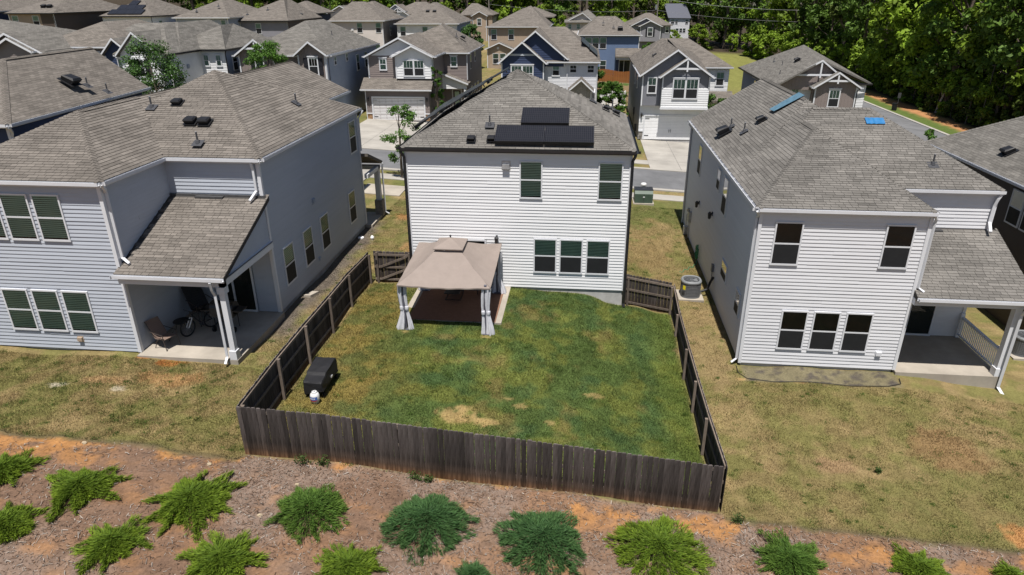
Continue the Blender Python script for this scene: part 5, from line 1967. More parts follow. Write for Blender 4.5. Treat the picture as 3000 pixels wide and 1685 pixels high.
rr_top = [(4.85, .74), (7.0, .38)]
x = 4.93
while x < 6.95:
    link('picket', rng.choice(PK['y']), fence, Matrix.Translation(Vector((x, .16, lin(rr_top, x) - 1.75)) - FO))
    x += .1465


def fence_piece(p, q, w, h, name='rail', up=(0, 0, 1)):
    mb = MB()
    mb.beam(p, q, w, h, up)
    return mb.build(name, 'fence_inside', fence)


def post(px, py, zt, zb):
    fence_piece((px, py, zb - .3), (px, py, zt), .092, .092, 'post', (0, 1, 0))


LP = (-12.35, -9.85, -7.55, -5.14, -2.85, -.12)
for y in LP:
    post(-6.745, y, lin(lf_top, y) - .08, g1(-6.7, y))
RP = (-12.35, -9.72, -7.40, -5.05, -2.15, .05)
for y in RP:
    post(6.905, y, lin(rt_top, y) - .16, g1(6.85, y))
FP = [-6.75 + 13.65 * k / 6 for k in range(1, 6)]
for x in FP:
    post(x, -12.40, lin(fr_top, x) - .1, g1(x, -12.4))
post(4.98, .06, .62, -.9)
for k in range(5):
    for dz in (-.13, -.66, -1.32):
        fence_piece((-6.82, LP[k], lin(lf_top, LP[k]) + dz), (-6.82, LP[k + 1], lin(lf_top, LP[k + 1]) + dz), .04, .088)
        fence_piece((6.97, RP[k], lin(rt_top, RP[k]) + dz), (6.97, RP[k + 1], lin(rt_top, RP[k + 1]) + dz), .04, .088)
fx = [-6.75] + FP + [6.9]
for k in range(6):
    for dz in (-.16, -.75, -1.32):
        fence_piece((fx[k], -12.47, lin(fr_top, fx[k]) + dz), (fx[k + 1], -12.47, lin(fr_top, fx[k + 1]) + dz), .04, .088)
for dz in (-.16, -.72, -1.34):
    fence_piece((4.9, .13, .74 + dz), (6.95, .13, .38 + dz), .04, .088)

gate = thing('fence_gate', 'wooden fence gate with Z brace beside the white house corner', 'gate', (-5.8, .1, 0))
x = -6.55
while x < -4.86:
    link('picket', rng.choice(PK['y']), gate, Matrix.Translation(Vector((x, .16, 1.44 - 1.6 + rng.uniform(-.01, .01) - .15)) - origin_of(gate)))
    x += .1465


def gate_piece(p, q, w=.04, h=.09, name='rail'):
    mb = MB()
    mb.beam(p, q, w, h)
    mb.build(name, 'fence_inside', gate)


for z in (1.28, .68, .08):
    gate_piece((-6.6, .12, z), (-4.95, .12, z))
gate_piece((-6.3, .08, .70), (-5.05, .08, 1.24), name='brace')
gate_piece((-6.3, .08, .10), (-5.05, .08, .64), name='brace')
for xx in (-6.45, -4.92):
    mb = MB()
    mb.box(xx - .05, xx + .05, .03, .12, -.15, 1.40)
    mb.build('post', 'fence_inside', gate)
mb = MB()
mb.box(-6.50, -6.42, .01, .035, .9, 1.05)
mb.build('latch', 'black_metal', gate)

# ------------------------------------------------------------------ patio, rug and gazebo
mb = MB()
mb.box(-4.45, -.28, -3.72, -.02, -.9, -.005)
structure(mb.build('patio', 'concrete'))
mb = MB()
mb.box(-4.12, -.52, -3.70, -.45, -.001, .012)
tag(mb.build('outdoor_rug', 'rug'), 'large brown outdoor rug on the concrete patio under the gazebo', 'rug')

gaz = thing('gazebo', 'tan fabric gazebo with vented top and tied grey curtains on the patio', 'gazebo', (-2.4, -2.9, 0))
LO = [(-4.19, -4.74, 1.95), (-.55, -4.70, 1.95), (-.64, -.28, 2.15), (-4.30, -.42, 2.15)]
HI = [(-2.98, -3.0, 2.78), (-1.96, -3.0, 2.78), (-1.96, -1.95, 2.80), (-2.98, -1.95, 2.80)]
mb = MB()
for s in range(4):
    a0, a1, b0, b1 = [Vector(p) for p in (LO[s], LO[(s + 1) % 4], HI[s], HI[(s + 1) % 4])]
    n, k = 30, 12
    base = len(mb.v)
    for j in range(k + 1):
        for i in range(n + 1):
            t, u = i / n, j / k
            p = a0.lerp(a1, t).lerp(b0.lerp(b1, t), u)
            p.z -= .10 * math.sin(math.pi * u) * (0.55 + .45 * math.sin(math.pi * t))
            p.z -= .05 * math.sin(math.pi * t) * (1 - u) ** 2
            p.z += .010 * math.sin(t * 31 + s * 2 + u * 3) * (1 - u) ** 2 + .006 * math.sin(t * 9 + u * 14 + s)
            mb.v.append(tuple(p))
    for j in range(k):
        for i in range(n):
            a = base + j * (n + 1) + i
            mb.f.append((a, a + 1, a + n + 2, a + n + 1))
    lo = base
    for i in range(n):
        q = [Vector(mb.v[lo + i]), Vector(mb.v[lo + i + 1])]
        m0 = len(mb.v)
        mb.v += [tuple(q[0] - Vector((0, 0, .05))), tuple(q[1] - Vector((0, 0, .05)))]
        mb.f.append((lo + i, lo + i + 1, m0 + 1, m0))
mb.mi = [0] * len(mb.f)
mb.sh = [1] * len(mb.f)
mb.build('canopy', 'canopy', gaz, smooth=False)
mb = MB()
CV = [(-3.06, -3.12, 2.88), (-1.86, -3.12, 2.88), (-1.86, -1.84, 2.90), (-3.06, -1.84, 2.90)]
ap = (-2.46, -2.48, 3.16)
for s in range(4):
    mb.poly([CV[s], CV[(s + 1) % 4], ap])
    p, q = CV[s], CV[(s + 1) % 4]
    mb.poly([p, q, (q[0], q[1], q[2] - .04), (p[0], p[1], p[2] - .04)])
mb.build('vent_cap', 'canopy', gaz)
mb = MB()
for s in range(4):
    p, q = HI[s], HI[(s + 1) % 4]
    mb.poly([p, q, (q[0], q[1], 2.90), (p[0], p[1], 2.90)])
mb.build('vent_mesh', 'canopy_vent', gaz)
mb = MB()
mb.lathe(ap, [(.02, 0), (.03, .03), (.045, .06), (.03, .095), (.005, .11)], 10)
mb.build('finial', 'black_metal', gaz)
PO = [(-4.0, -4.52), (-.76, -4.58), (-.80, -.75), (-4.06, -.75)]
for i, (px, py) in enumerate(PO):
    zb = g1(px, py) - .02 if py < -4 else -.005
    mb = MB()
    mb.box(px - .05, px + .05, py - .05, py + .05, zb, 2.02)
    mb.box(px - .14, px + .14, py - .14, py + .14, zb, zb + .05)
    mb.build('post', 'gazebo_post', gaz)
    for sgn in (-1, 1):
        mb = MB()
        cx, cy = px + sgn * .10, py - .03
        prof = [(0, .15), (.1, .15), (.35, .12), (.7, .08), (.92, .055), (1.0, .055), (1.25, .07), (1.6, .085), (2.0, .095)]
        nn = 30
        base = len(mb.v)
        for z, r in prof:
            lean = (.16 if i in (0, 2) else .05) * sgn * max(0, .7 - z) + .03 * math.sin(z * 3 + i)
            for k in range(nn):
                a = 2 * math.pi * k / nn
                rr = r * (1 + .28 * math.sin(5 * a + i * 1.7 + sgn + z * .6) + .16 * math.sin(8 * a + z * 2.5 + i)) * (.62 if sgn * (1 if px < -2 else -1) > 0 else 1.0)
                mb.v.append((cx + lean + rr * math.cos(a), cy + rr * .8 * math.sin(a), zb + .02 + z * (1.95 - zb) / 2.05))
        for j in range(len(prof) - 1):
            for k in range(nn):
                a, b2 = base + j * nn + k, base + j * nn + (k + 1) % nn
                mb.f.append((a, b2, b2 + nn, a + nn))
        mb.mi = [0] * len(mb.f)
        mb.sh = [1] * len(mb.f)
        cu = mb.build('curtain', 'curtain', gaz, smooth=True)
        mb = MB()
        mb.lathe((cx, cy, zb + .95), [(.075, -.07), (.082, 0), (.075, .07)], 12)
        mb.build('tie_band', 'curtain', cu)
mb = MB()
for s in range(4):
    p, q = PO[s], PO[(s + 1) % 4]
    mb.beam((*p, 1.84), (*q, 1.84), .05, .08)
    mb.beam((*p, 1.86), (HI[s][0], HI[s][1], 2.62), .03, .03)
mb.build('roof_frame', 'gazebo_post', gaz)

# lounge chair and small table in the gazebo's shade
ch = thing('folding_lounge_chair', 'black folding lounge chair in the shade under the gazebo', 'chair', (-2.6, -1.2, .02))
mb = MB()
for xx in (-2.95, -2.30):
    mb.tube([(xx, -1.75, .03), (xx, -1.0, .03), (xx, -.55, .85)], .016, 6)
    mb.tube([(xx, -.7, .03), (xx, -1.75, .42), (xx, -1.95, .40)], .016, 6)
for yy, zz in ((-1.75, .03), (-.55, .85), (-1.95, .40), (-.7, .03)):
    mb.tube([(-2.95, yy, zz), (-2.30, yy, zz)], .016, 6)
mb.build('frame', 'black_metal', ch)
for nm, a, b in (('seat', (-1.93, .40), (-1.0, .38)), ('backrest', (-1.0, .38), (-.57, .84))):
    mb = MB()
    mb.obox((-2.93, a[0], a[1]), (.61, 0, 0), (0, b[0] - a[0], b[1] - a[1]), (0, .01, .012))
    mb.build(nm, 'black_plastic', ch)
tb = thing('patio_table', 'small round dark table under the gazebo near the door', 'table', (-1.35, -.95, 0))
mb = MB()
mb.lathe((-1.35, -.95, .45), [(.0, 0), (.36, 0), (.37, .015), (.36, .03), (.0, .03)], 24)
mb.build('tabletop', 'black_plastic', tb)
for k in range(4):
    a = k * math.pi / 2 + .4
    mb = MB()
    mb.tube([(-1.35 + .28 * math.cos(a), -.95 + .28 * math.sin(a), .45), (-1.35 + .33 * math.cos(a), -.95 + .33 * math.sin(a), .012)], .016, 6)
    mb.build('leg', 'black_metal', tb)
mb = MB()
mb.box(-2.0, -1.45, -.62, -.22, .013, .02)
tag(mb.build('doormat', 'concrete'), 'pale doormat on the brown rug before the back door', 'doormat')

# ------------------------------------------------------------------ covered grill with gas bottle
gr = thing('covered_grill', 'gas grill under a black cover by the left fence', 'grill', (-5.86, -8.9, -.1))
mb = MB()
zg = -.10
sec = [(-9.66, .60, .30), (-9.62, .66, .325), (-9.3, .70, .335), (-9.22, .78, .34), (-8.9, .82, .345), (-8.4, .83, .35), (-8.3, .82, .35), (-8.26, .76, .335)]
base = len(mb.v)
rnd_ = random.Random(4)
nn = 14
for (y, h, hw) in sec:
    for (a, z) in ((-1.04, .16), (-1.02, .34), (-1.0, h - .05), (-.97, h - .008), (-.9, h), (-.3, h - .008), (.3, h - .006), (.9, h), (.97, h - .01), (1.0, h - .06), (1.03, .40), (1.06, .30)):
        mb.v.append((-5.82 + a * hw + rnd_.uniform(-.012, .012), y + rnd_.uniform(-.01, .01), zg + z + rnd_.uniform(-.01, .01)))
m_ = 12
for i in range(len(sec) - 1):
    for k in range(m_ - 1):
        a = base + i * m_ + k
        mb.f.append((a, a + 1, a + 1 + m_, a + m_))
mb.f.append(tuple(range(base, base + m_)))
mb.f.append(tuple(range(base + (len(sec) - 1) * m_, base + len(sec) * m_)))
mb.mi = [0] * len(mb.f)
mb.sh = [1] * len(mb.f)
mb.build('cover', 'grill_cover', gr)
mb = MB()
mb.beam((-6.2, -9.15, zg + .752), (-5.5, -9.15, zg + .752), .012, .012)
mb.build('cover_seam', 'gutter_black', gr)
for (xx, yy) in ((-6.16, -9.5), (-5.56, -9.5), (-6.16, -8.32), (-5.56, -8.32)):
    mb = MB()
    mb.box(xx - .02, xx + .02, yy - .02, yy + .02, zg - .02, zg + .5)
    mb.build('leg', 'black_metal', gr)
mb = MB()
mb.lathe((0, 0, 0), [(.02, -.03), (.085, -.03), (.085, .03), (.02, .03)], 14)
for (xx, yy) in ((-5.52, -9.5), (-5.52, -8.32)):
    link('wheel', mb.mesh('wheel', 'rubber'), gr, Matrix.Translation(Vector((xx, yy, zg + .085)) - origin_of(gr)) @ Matrix.Rotation(math.pi / 2, 4, 'Y'))
mb = MB()
mb.box(-5.47, -5.43, -8.95, -8.83, zg + .40, zg + .46)
mb.build('clip', 'silver', gr)
tk = thing('gas_bottle', 'white gas bottle with blue and red label at the end of the covered grill', 'gas bottle', (-5.70, -9.86, zg))
mb = MB()
prof = [(.10, 0), (.105, .03), (.13, .05), (.152, .12), (.155, .20), (.152, .28), (.13, .345), (.08, .385), (.03, .40)]
mb.lathe((-5.70, -9.86, zg), prof, 24)
mb.build('body', 'tank_white', tk, smooth=True)
for nm, m_, r0, z0, z1, a0, a1 in (('label', 'tank_blue', .158, .17, .285, 3.6, 5.6), ('label_stripe', 'tank_red', .159, .135, .158, 3.7, 5.5), ('label_lettering', 'trim_white', .161, .205, .25, 4.0, 5.2)):
    mb = MB()
    n_ = 12
    for k in range(n_ + 1):
        a = a0 + (a1 - a0) * k / n_
        rb = lambda z: float(np.interp(z, [p[1] for p in prof], [p[0] for p in prof])) + (r0 - .152)
        mb.v += [(-5.70 + rb(z0) * math.cos(a), -9.86 + rb(z0) * math.sin(a), zg + z0), (-5.70 + rb(z1) * math.cos(a), -9.86 + rb(z1) * math.sin(a), zg + z1 + (.012 * math.sin(k * 3) if 'letter' in nm else 0))]
    for k in range(n_):
        if 'letter' in nm and k % 3 == 2:
            continue
        mb.f.append((2 * k, 2 * k + 2, 2 * k + 3, 2 * k + 1))
    mb.mi = [0] * len(mb.f)
    mb.sh = [1] * len(mb.f)
    mb.build(nm, m_, tk)
mb = MB()
mb.lathe((-5.70, -9.86, zg + .35), [(.085, 0), (.09, .03), (.086, .07), (.08, .07), (.078, .02)], 16)
mb.tube([(-5.70, -9.86, zg + .38), (-5.70, -9.86, zg + .46)], .02, 8)
mb.build('collar', 'tank_white', tk)


# ------------------------------------------------------------------ air-conditioning units
def ac_unit(x, y, z, label, w=.46):
    t = thing('air_conditioner', label, 'air conditioner', (x, y, z), 'outdoor cooling units')
    mb = MB()
    mb.box(x - .58, x + .58, y - .58, y + .58, z - .12, z + .06)
    mb.build('pad', 'concrete', t)

    def ring(r, zz, n=28):
        out = []
        for k in range(n):
            a = 2 * math.pi * k / n
            c_, s_ = math.cos(a), math.sin(a)
            q = (abs(c_) ** 2.5 + abs(s_) ** 2.5) ** -.4
            out.append((x + r * q * c_, y + r * q * s_, z + zz))
        return out

    def loft(rings, mi=0):
        mb = MB()
        n = len(rings[0])
        for r in rings:
            mb.v += r
        for i in range(len(rings) - 1):
            for k in range(n):
                mb.f.append((i * n + k, i * n + (k + 1) % n, (i + 1) * n + (k + 1) % n, (i + 1) * n + k))
        mb.mi = [0] * len(mb.f)
        mb.sh = [1] * len(mb.f)
        return mb
    loft([ring(w, .06), ring(w, .10), ring(w - .02, .10), ring(w - .02, .80), ring(w - .1, .80), ring(w - .1, .3)]).build('casing', 'unit_grey', t)
    mb = MB()
    for p in ring(w - .005, 0, 44):
        mb.beam((p[0], p[1], z + .10), (p[0], p[1], z + .80), .010, .010, (0, 1, 0))
    for zz in np.arange(.14, .8, .075):
        q = ring(w - .004, zz, 28)
        mb.tube(q + [q[0]], .005, 4)
    mb.build('coil_guard', 'unit_grey', t)
    loft([ring(w + .012, .78), ring(w + .015, .84), ring(w - .03, .90), ring(w - .09, .885), ring(w - .10, .80)]).build('top_rim', 'unit_rim', t)
    mb = MB()
    for r in np.arange(.08, w - .06, .045):
        mb.tube([(x + r * math.cos(a), y + r * math.sin(a), z + .875) for a in np.linspace(0, 2 * math.pi, 21)], .005, 4)
    for k in range(6):
        a = k * math.pi / 3
        mb.tube([(x, y, z + .872), (x + (w - .05) * math.cos(a), y + (w - .05) * math.sin(a), z + .872)], .006, 4)
    mb.build('fan_guard', 'unit_grey', t)
    for k in range(3):
        a = k * 2 * math.pi / 3 + .4
        mb = MB()
        d, s = Vector((math.cos(a), math.sin(a), 0)), Vector((-math.sin(a), math.cos(a), 0))
        c = Vector((x, y, z + .78))
        mb.poly([c + d * .06 - s * .04, c + d * (w - .13) - s * .10 + Vector((0, 0, -.02)), c + d * (w - .13) + s * .12 + Vector((0, 0, .06)), c + d * .06 + s * .05 + Vector((0, 0, .03))])
        mb.build('fan_blade', 'unit_rim', t)
    mb = MB()
    mb.lathe((x, y, z + .80), [(.085, 0), (.085, .05), (.0, .055)], 12)
    mb.build('fan_hub', 'unit_rim', t)
    return t


ac = ac_unit(8.05, 2.05, -1.06, 'grey air conditioner with yellow sticker beside the corner of the garden fence')
mb = MB()
mb.obox((7.64, 1.66, -.55), (.10, -.10, 0), (0, 0, .2), (-.004, -.004, 0))
mb.build('sticker', 'sticker_yellow', ac)
ac_unit(21.25, -1.1, -1.72, 'grey air conditioner behind the patio post at the right edge')

# hose coil on the right-hand neighbour's wall
ho = MB()
pts = []
for k in range(90):
    a = k * .42
    r = .26 + .03 * math.sin(k * 1.3)
    pts.append((9.05 - .012 * (k % 9), 6.75 + r * math.cos(a), -.55 + (r + .12) * math.sin(a)))
ho.tube(pts, .016, 5)
pts = [(9.0, 6.5, -.95)]
for k in range(24):
    pts.append((8.95 - .045 * k, 6.3 - .06 * k + .12 * math.sin(k * .9), g1(8.95 - .045 * k, 6.3) + .03))
ho.tube(pts, .016, 5)
tag(ho.build('garden_hose', 'hose_green'), 'coiled green garden hose on the shaded wall right of the fence', 'hose')

# transformer
tr = thing('transformer_box', 'dark green utility transformer box on a pad beside the street', 'transformer', (6.9, 17.0, -.9))
zt = base_z(6.9)
mb = MB()
mb.box(6.22, 7.58, 16.3, 17.6, zt - .2, zt + .10)
mb.build('pad', 'concrete', tr)
mb = MB()
mb.add([(6.3, 16.42, zt + .1), (7.5, 16.42, zt + .1), (7.5, 17.5, zt + .1), (6.3, 17.5, zt + .1), (6.3, 16.42, zt + .72), (7.5, 16.42, zt + .72), (7.5, 16.62, zt + .92), (6.3, 16.62, zt + .92), (7.5, 17.5, zt + .92), (6.3, 17.5, zt + .92)],
       [(0, 1, 5, 4), (4, 5, 6, 7), (7, 6, 8, 9), (1, 2, 8, 6, 5), (3, 0, 4, 7, 9), (2, 3, 9, 8)])
mb.build('cabinet', 'transformer_green', tr)
mb = MB()
mb.box(6.885, 6.915, 16.405, 16.42, zt + .12, zt + .72)
mb.box(6.28, 7.52, 16.6, 17.52, zt + .92, zt + .94)
mb.build('door_seam', 'black_metal', tr)
mb = MB()
mb.box(6.84, 6.96, 16.398, 16.404, zt + .48, zt + .56)
mb.build('plate', 'trim_white', tr)
mb = MB()
mb.lathe((7.0, 18.3, base_z(7.0)), [(.17, 0), (.17, .85), (.20, .86), (.20, .93), (.15, .99), (0, 1.0)], 18)
tag(mb.build('utility_pedestal', 'tank_white'), 'pale round utility pedestal standing behind the green transformer', 'pedestal')

# ------------------------------------------------------------------ left patio furniture
zs = .45


def patio_chair(x, y, rz, label, group, fabric='chair_fabric', s=1.0):
    t = thing('patio_chair', label, 'chair', (x, y, zs), group)
    t.rotation_euler.z = rz
    o = Vector((x, y, zs))
    W = lambda a, b, c: (x + a * s, y + b * s, zs + c * s)
    for sg in (-1, 1):
        mb = MB()
        mb.tube([W(-.10, sg * .29, .0), W(.05, sg * .29, .30), W(.42, sg * .29, .60), W(-.22, sg * .29, .62)], .015, 6)
        mb.build('arm_frame', 'chair_frame', t)
        mb = MB()
        mb.tube([W(.50, sg * .29, .0), W(.42, sg * .29, .40), W(.42, sg * .29, .60)], .015, 6)
        mb.build('leg', 'chair_frame', t)
        mb = MB()
        mb.tube([W(.46, sg * .26, .42), W(-.05, sg * .26, .36), W(-.42, sg * .26, .98)], .014, 6)
        mb.build('side_rail', 'chair_frame', t)
    for nm, p0, p1, n in (('seat', (.46, .43), (-.05, .37), 8), ('backrest', (-.05, .37), (-.42, .98), 10)):
        mb = MB()
        for k in range(n):
            a, b = k / n, (k + .92) / n
            A = (p0[0] + (p1[0] - p0[0]) * a, p0[1] + (p1[1] - p0[1]) * a)
            B = (p0[0] + (p1[0] - p0[0]) * b, p0[1] + (p1[1] - p0[1]) * b)
            mb.obox(W(A[0], -.26, A[1]), Vector((0, .52, 0)) * s, Vector((B[0] - A[0], 0, B[1] - A[1])) * s, Vector((.006, 0, .01)) * s)
        mb.build(nm, fabric, t)
    return t


patio_chair(-12.25, -7.55, -.35, 'brown sling patio chair standing in the sunlit strip of the left patio', 'chairs on the left patio')
patio_chair(-12.0, -5.3, -.6, 'dark high-backed sling chair deep in the shade of the left patio', 'chairs on the left patio', 'black_plastic', 1.35)
st = thing('side_table', 'round black side table between the chairs on the shaded left patio', 'table', (-12.1, -6.5, zs))
mb = MB()
mb.lathe((-12.1, -6.5, zs + .46), [(.30, 0), (.31, .015), (.30, .03), (0, .03), (0, 0)], 22)
mb.build('tabletop', 'black_plastic', st)
for k in range(4):
    a = k * math.pi / 2 + .3
    mb = MB()
    mb.tube([(-12.1 + .2 * math.cos(a), -6.5 + .2 * math.sin(a), zs + .46), (-12.1 + .28 * math.cos(a), -6.5 + .28 * math.sin(a), zs)], .014, 6)
    mb.build('leg', 'black_metal', st)

bk = thing('bicycle', 'black mountain bicycle with white fork leaning on the shaded left patio', 'bicycle', (-11.4, -6.3, zs))


def wheel(cx, cy, rot):
    d = Vector((math.cos(rot), math.sin(rot), 0))
    c = Vector((cx, cy, zs + .34))
    mb = MB()
    mb.tube([c + (d * math.cos(a) + Vector((0, 0, 1)) * math.sin(a)) * .32 for a in np.linspace(0, 2 * math.pi, 29)], .024, 8)
    w = mb.build('wheel', 'rubber', bk, smooth=True)
    mb = MB()
    mb.tube([c + (d * math.cos(a) + Vector((0, 0, 1)) * math.sin(a)) * .29 for a in np.linspace(0, 2 * math.pi, 29)], .010, 6)
    mb.build('rim', 'lead_grey', w)
    mb = MB()
    for k in range(14):
        a = k * math.pi / 7
        mb.tube([c, c + (d * math.cos(a) + Vector((0, 0, 1)) * math.sin(a)) * .29], .003, 4)
    mb.build('spoke', 'silver', w)
    return c, d


c1, d1 = wheel(-11.72, -6.78, 1.25)
c2, d2 = wheel(-11.22, -5.95, 1.03)
hd = Vector((-11.62, -6.62, zs + .86))
bb = c1.lerp(c2, .58) - Vector((0, 0, .04))
sp = c1.lerp(c2, .68) + Vector((0, 0, .48))
mb = MB()
for p, q in ((hd, bb), (hd - Vector((0, 0, .06)), sp), (sp, bb), (bb, c2), (sp, c2)):
    mb.tube([p, q], .019, 8)
mb.build('frame', 'black_metal', bk)
mb = MB()
sd = Vector((-d1.y, d1.x, 0)) * .06
for s_ in (1, -1):
    mb.tube([c1 + sd * s_, hd - Vector((0, 0, .18)) + sd * s_ - d1 * .0], .020, 8)
mb.tube([hd - Vector((0, 0, .18)) + sd, hd - Vector((0, 0, .16)) - sd], .022, 8)
mb.build('fork', 'tank_white', bk)
mb = MB()
mb.tube([hd - Vector((0, 0, .2)), hd + Vector((0, 0, .10))], .018, 8)
mb.tube([hd + Vector((0, 0, .10)) + sd * 5.2, hd + Vector((0, 0, .08)), hd + Vector((0, 0, .10)) - sd * 5.2], .014, 8)
mb.build('handlebar', 'black_metal', bk)
mb = MB()
mb.tube([sp, sp + Vector((0, 0, .10))], .014, 6)
mb.obox(sp + Vector((-.07, -.13, .10)), (.14, 0, 0), (0, .26, 0), (0, 0, .05))
mb.build('saddle', 'black_plastic', bk)
mb = MB()
mb.tube([bb + sd * 1.2, bb - sd * 1.2], .075, 14)
mb.tube([bb + sd * 1.4, bb + sd * 1.4 - Vector((0, 0, .17))], .01, 6)
mb.tube([bb - sd * 1.4, bb - sd * 1.4 + Vector((0, 0, .17))], .01, 6)
mb.build('crank', 'lead_grey', bk)
g2 = thing('cart_grill', 'dark wheeled grill cart beside the bicycle on the shaded left patio', 'grill', (-10.6, -6.1, zs))
mb = MB()
mb.box(-11.0, -10.1, -6.35, -5.8, zs + .62, zs + .92)
mb.tube([(-11.0, -6.08, zs + .92), (-10.1, -6.08, zs + .92)], .26, 14)
mb.build('cook_box', 'black_metal', g2)
mb = MB()
mb.box(-11.35, -11.0, -6.35, -5.85, zs + .86, zs + .89)
mb.box(-10.1, -9.75, -6.35, -5.85, zs + .86, zs + .89)
mb.build('side_shelf', 'black_metal', g2)
for (xx, yy) in ((-10.9, -6.3), (-10.2, -6.3), (-10.9, -5.85), (-10.2, -5.85)):
    mb = MB()
    mb.tube([(xx, yy, zs + .02), (xx, yy, zs + .62)], .02, 6)
    mb.build('leg', 'black_metal', g2)
mb = MB()
mb.lathe((0, 0, 0), [(.02, -.035), (.11, -.035), (.11, .035), (.02, .035)], 16)
for xx in (-10.95, -10.15):
    link('wheel', mb.mesh('wheel', 'rubber'), g2, Matrix.Translation(Vector((xx, -6.33, zs + .11)) - origin_of(g2)) @ Matrix.Rotation(math.pi / 2, 4, 'Y'))

# ------------------------------------------------------------------ small site things
mb = MB()
z_ = g1(-8.25, 5.1)
mb.lathe((-8.25, 5.1, z_), [(.07, -.1), (.07, .10), (.10, .11), (.10, .17), (.06, .20), (.06, .24), (0, .25)], 14)
tag(mb.build('cleanout_cap', 'clear_cap_white'), 'white pipe cap standing in the side lawn left of the white house', 'pipe cap')
mb = MB()
z_ = g1(-8.9, 5.2)
mb.lathe((-8.9, 5.2, z_), [(.16, -.05), (.16, .06), (.14, .075), (0, .08)], 14)
tag(mb.build('valve_cover', 'vinyl_fence'), 'low round pale valve cover beside the left-hand wall', 'valve cover')
mb = MB()
pts = [(9.02, -4.15), (9.0, -4.7), (9.25, -5.08), (10.2, -5.2), (11.5, -5.22), (13, -5.26), (14.3, -5.2), (14.85, -4.95), (14.95, -4.55)]
mb.tube([(a, b, g1(a, b) + .04) for a, b in pts], .014, 5)
tag(mb.build('bed_edging', 'edging_black'), 'black edging strip around the bare bed behind the right-hand house', 'edging')
mb = MB()
mb.add([(-9.0, -2.5, .15), (-8.7, -2.5, .15), (-8.55, -1.9, .05), (-8.85, -1.9, .05), (-9.0, -2.5, .32), (-8.7, -2.5, .32), (-8.55, -1.9, .26), (-8.85, -1.9, .26)], [(0, 1, 2, 3), (4, 5, 6, 7), (0, 1, 5, 4), (1, 2, 6, 5), (2, 3, 7, 6), (3, 0, 4, 7)])
tag(mb.build('splash_block', 'concrete'), 'concrete splash block at the foot of the left-hand wall', 'splash block')
ROCKS = [(-11.5, -13.0, .09, 'cream rock on orange clay at the left mulch edge'), (-12.75, -13.3, .06, 'small pale rock near the left edge of the mulch'), (-7.62, -13.15, .10, 'cream rock on orange soil left of the fence corner'),
         (-4.83, -13.6, .08, 'pale rock just in front of the fence, left half'), (-5.3, -14.9, .09, 'pale rock left of the third juniper'), (.5, -13.1, .06, 'white pebble at the foot of the fence middle'), (8.5, -13.6, .06, 'pale stone in the mulch right of the fence corner')]
for i, (rx, ry, rs, lb) in enumerate(ROCKS):
    r_ = random.Random(i)
    mb = MB()
    prof = [(.3, 0), (.9, .25), (1.0, .5), (.75, .85), (.2, 1.0)]
    base = 0
    for (r0, zz) in prof:
        for k in range(9):
            a = 2 * math.pi * k / 9
            q = rs * .6 * r0 * r_.uniform(.75, 1.2)
            mb.v.append((rx + q * 1.4 * math.cos(a), ry + q * math.sin(a), g1(rx, ry) - .02 + zz * rs * .9))
    for j in range(4):
        for k in range(9):
            mb.f.append((j * 9 + k, j * 9 + (k + 1) % 9, (j + 1) * 9 + (k + 1) % 9, (j + 1) * 9 + k))
    mb.f.append(tuple(range(36, 45)))
    mb.mi = [0] * len(mb.f)
    mb.sh = [1] * len(mb.f)
    tag(mb.build('rock', 'stone_pale'), lb, 'rock', 'pale rocks in the mulch')

# fences far behind
rf = thing('red_wood_fence', 'reddish brown wooden fence below the blue house', 'fence', (7, 83.3, -.9))
mb = MB()
mb.box(-.07, .07, -.012, .012, 0, 1.9)
me = mb.mesh('picket', 'fence_red')
for k in range(36):
    xx = 4.55 + k * .148
    dz = .12 * math.sin((xx - 4.5) * 1.3)
    link('picket', me, rf, Matrix.Translation(Vector((xx, 83.3, base_z(xx) - .15 + dz)) - origin_of(rf)))
mb = MB()
for zz in (.3, 1.4):
    mb.beam((4.5, 83.36, base_z(4.5) + zz), (9.8, 83.36, base_z(9.8) + zz), .05, .09)
mb.build('rail', 'fence_red', rf)
vf = thing('white_vinyl_fence', 'white vinyl fence panel beside the tall grey house', 'fence', (6.6, 58, -.9))
for k, xx in enumerate((4.6, 5.35, 6.1, 6.85)):
    mb = MB()
    mb.box(xx + .05, xx + .70, 57.98, 58.02, base_z(6) + .08, base_z(6) + 1.75)
    mb.build('panel', 'vinyl_fence', vf)
for xx in (4.6, 6.1, 7.6):
    mb = MB()
    mb.box(xx - .065, xx + .065, 57.93, 58.07, base_z(6) - .3, base_z(6) + 1.95)
    mb.build('post', 'vinyl_fence', vf)
mb = MB()
mb.box(4.6, 7.6, 57.95, 58.05, base_z(6) + 1.72, base_z(6) + 1.86)
mb.box(4.6, 7.6, 57.955, 58.045, base_z(6) + .05, base_z(6) + .18)
mb.build('rail', 'vinyl_fence', vf)

# utility poles and wires
for (px, py, h, lb) in ((19.25, 150, 12.2, 'wooden utility pole with grey transformer can behind the grey far house'), (-21.9, 152, 12.4, 'thin utility pole behind the tan far house roof')):
    t = thing('utility_pole', lb, 'utility pole', (px, py, base_z(px)), 'utility poles along the wood')
    z0 = base_z(px)
    mb = MB()
    mb.tube([(px, py, z0 - .5), (px, py, z0 + h)], [.17, .12], 10)
    mb.build('shaft', 'pole_wood', t)
    mb = MB()
    mb.beam((px - .6, py, z0 + h - .4), (px + .6, py, z0 + h - .4), .1, .1)
    mb.build('crossarm', 'pole_wood', t)
    if px > 0:
        mb = MB()
        mb.tube([(px - .38, py, z0 + h - 2.6), (px - .38, py, z0 + h - 1.5)], .24, 12)
        mb.build('transformer_can', 'unit_rim', t)


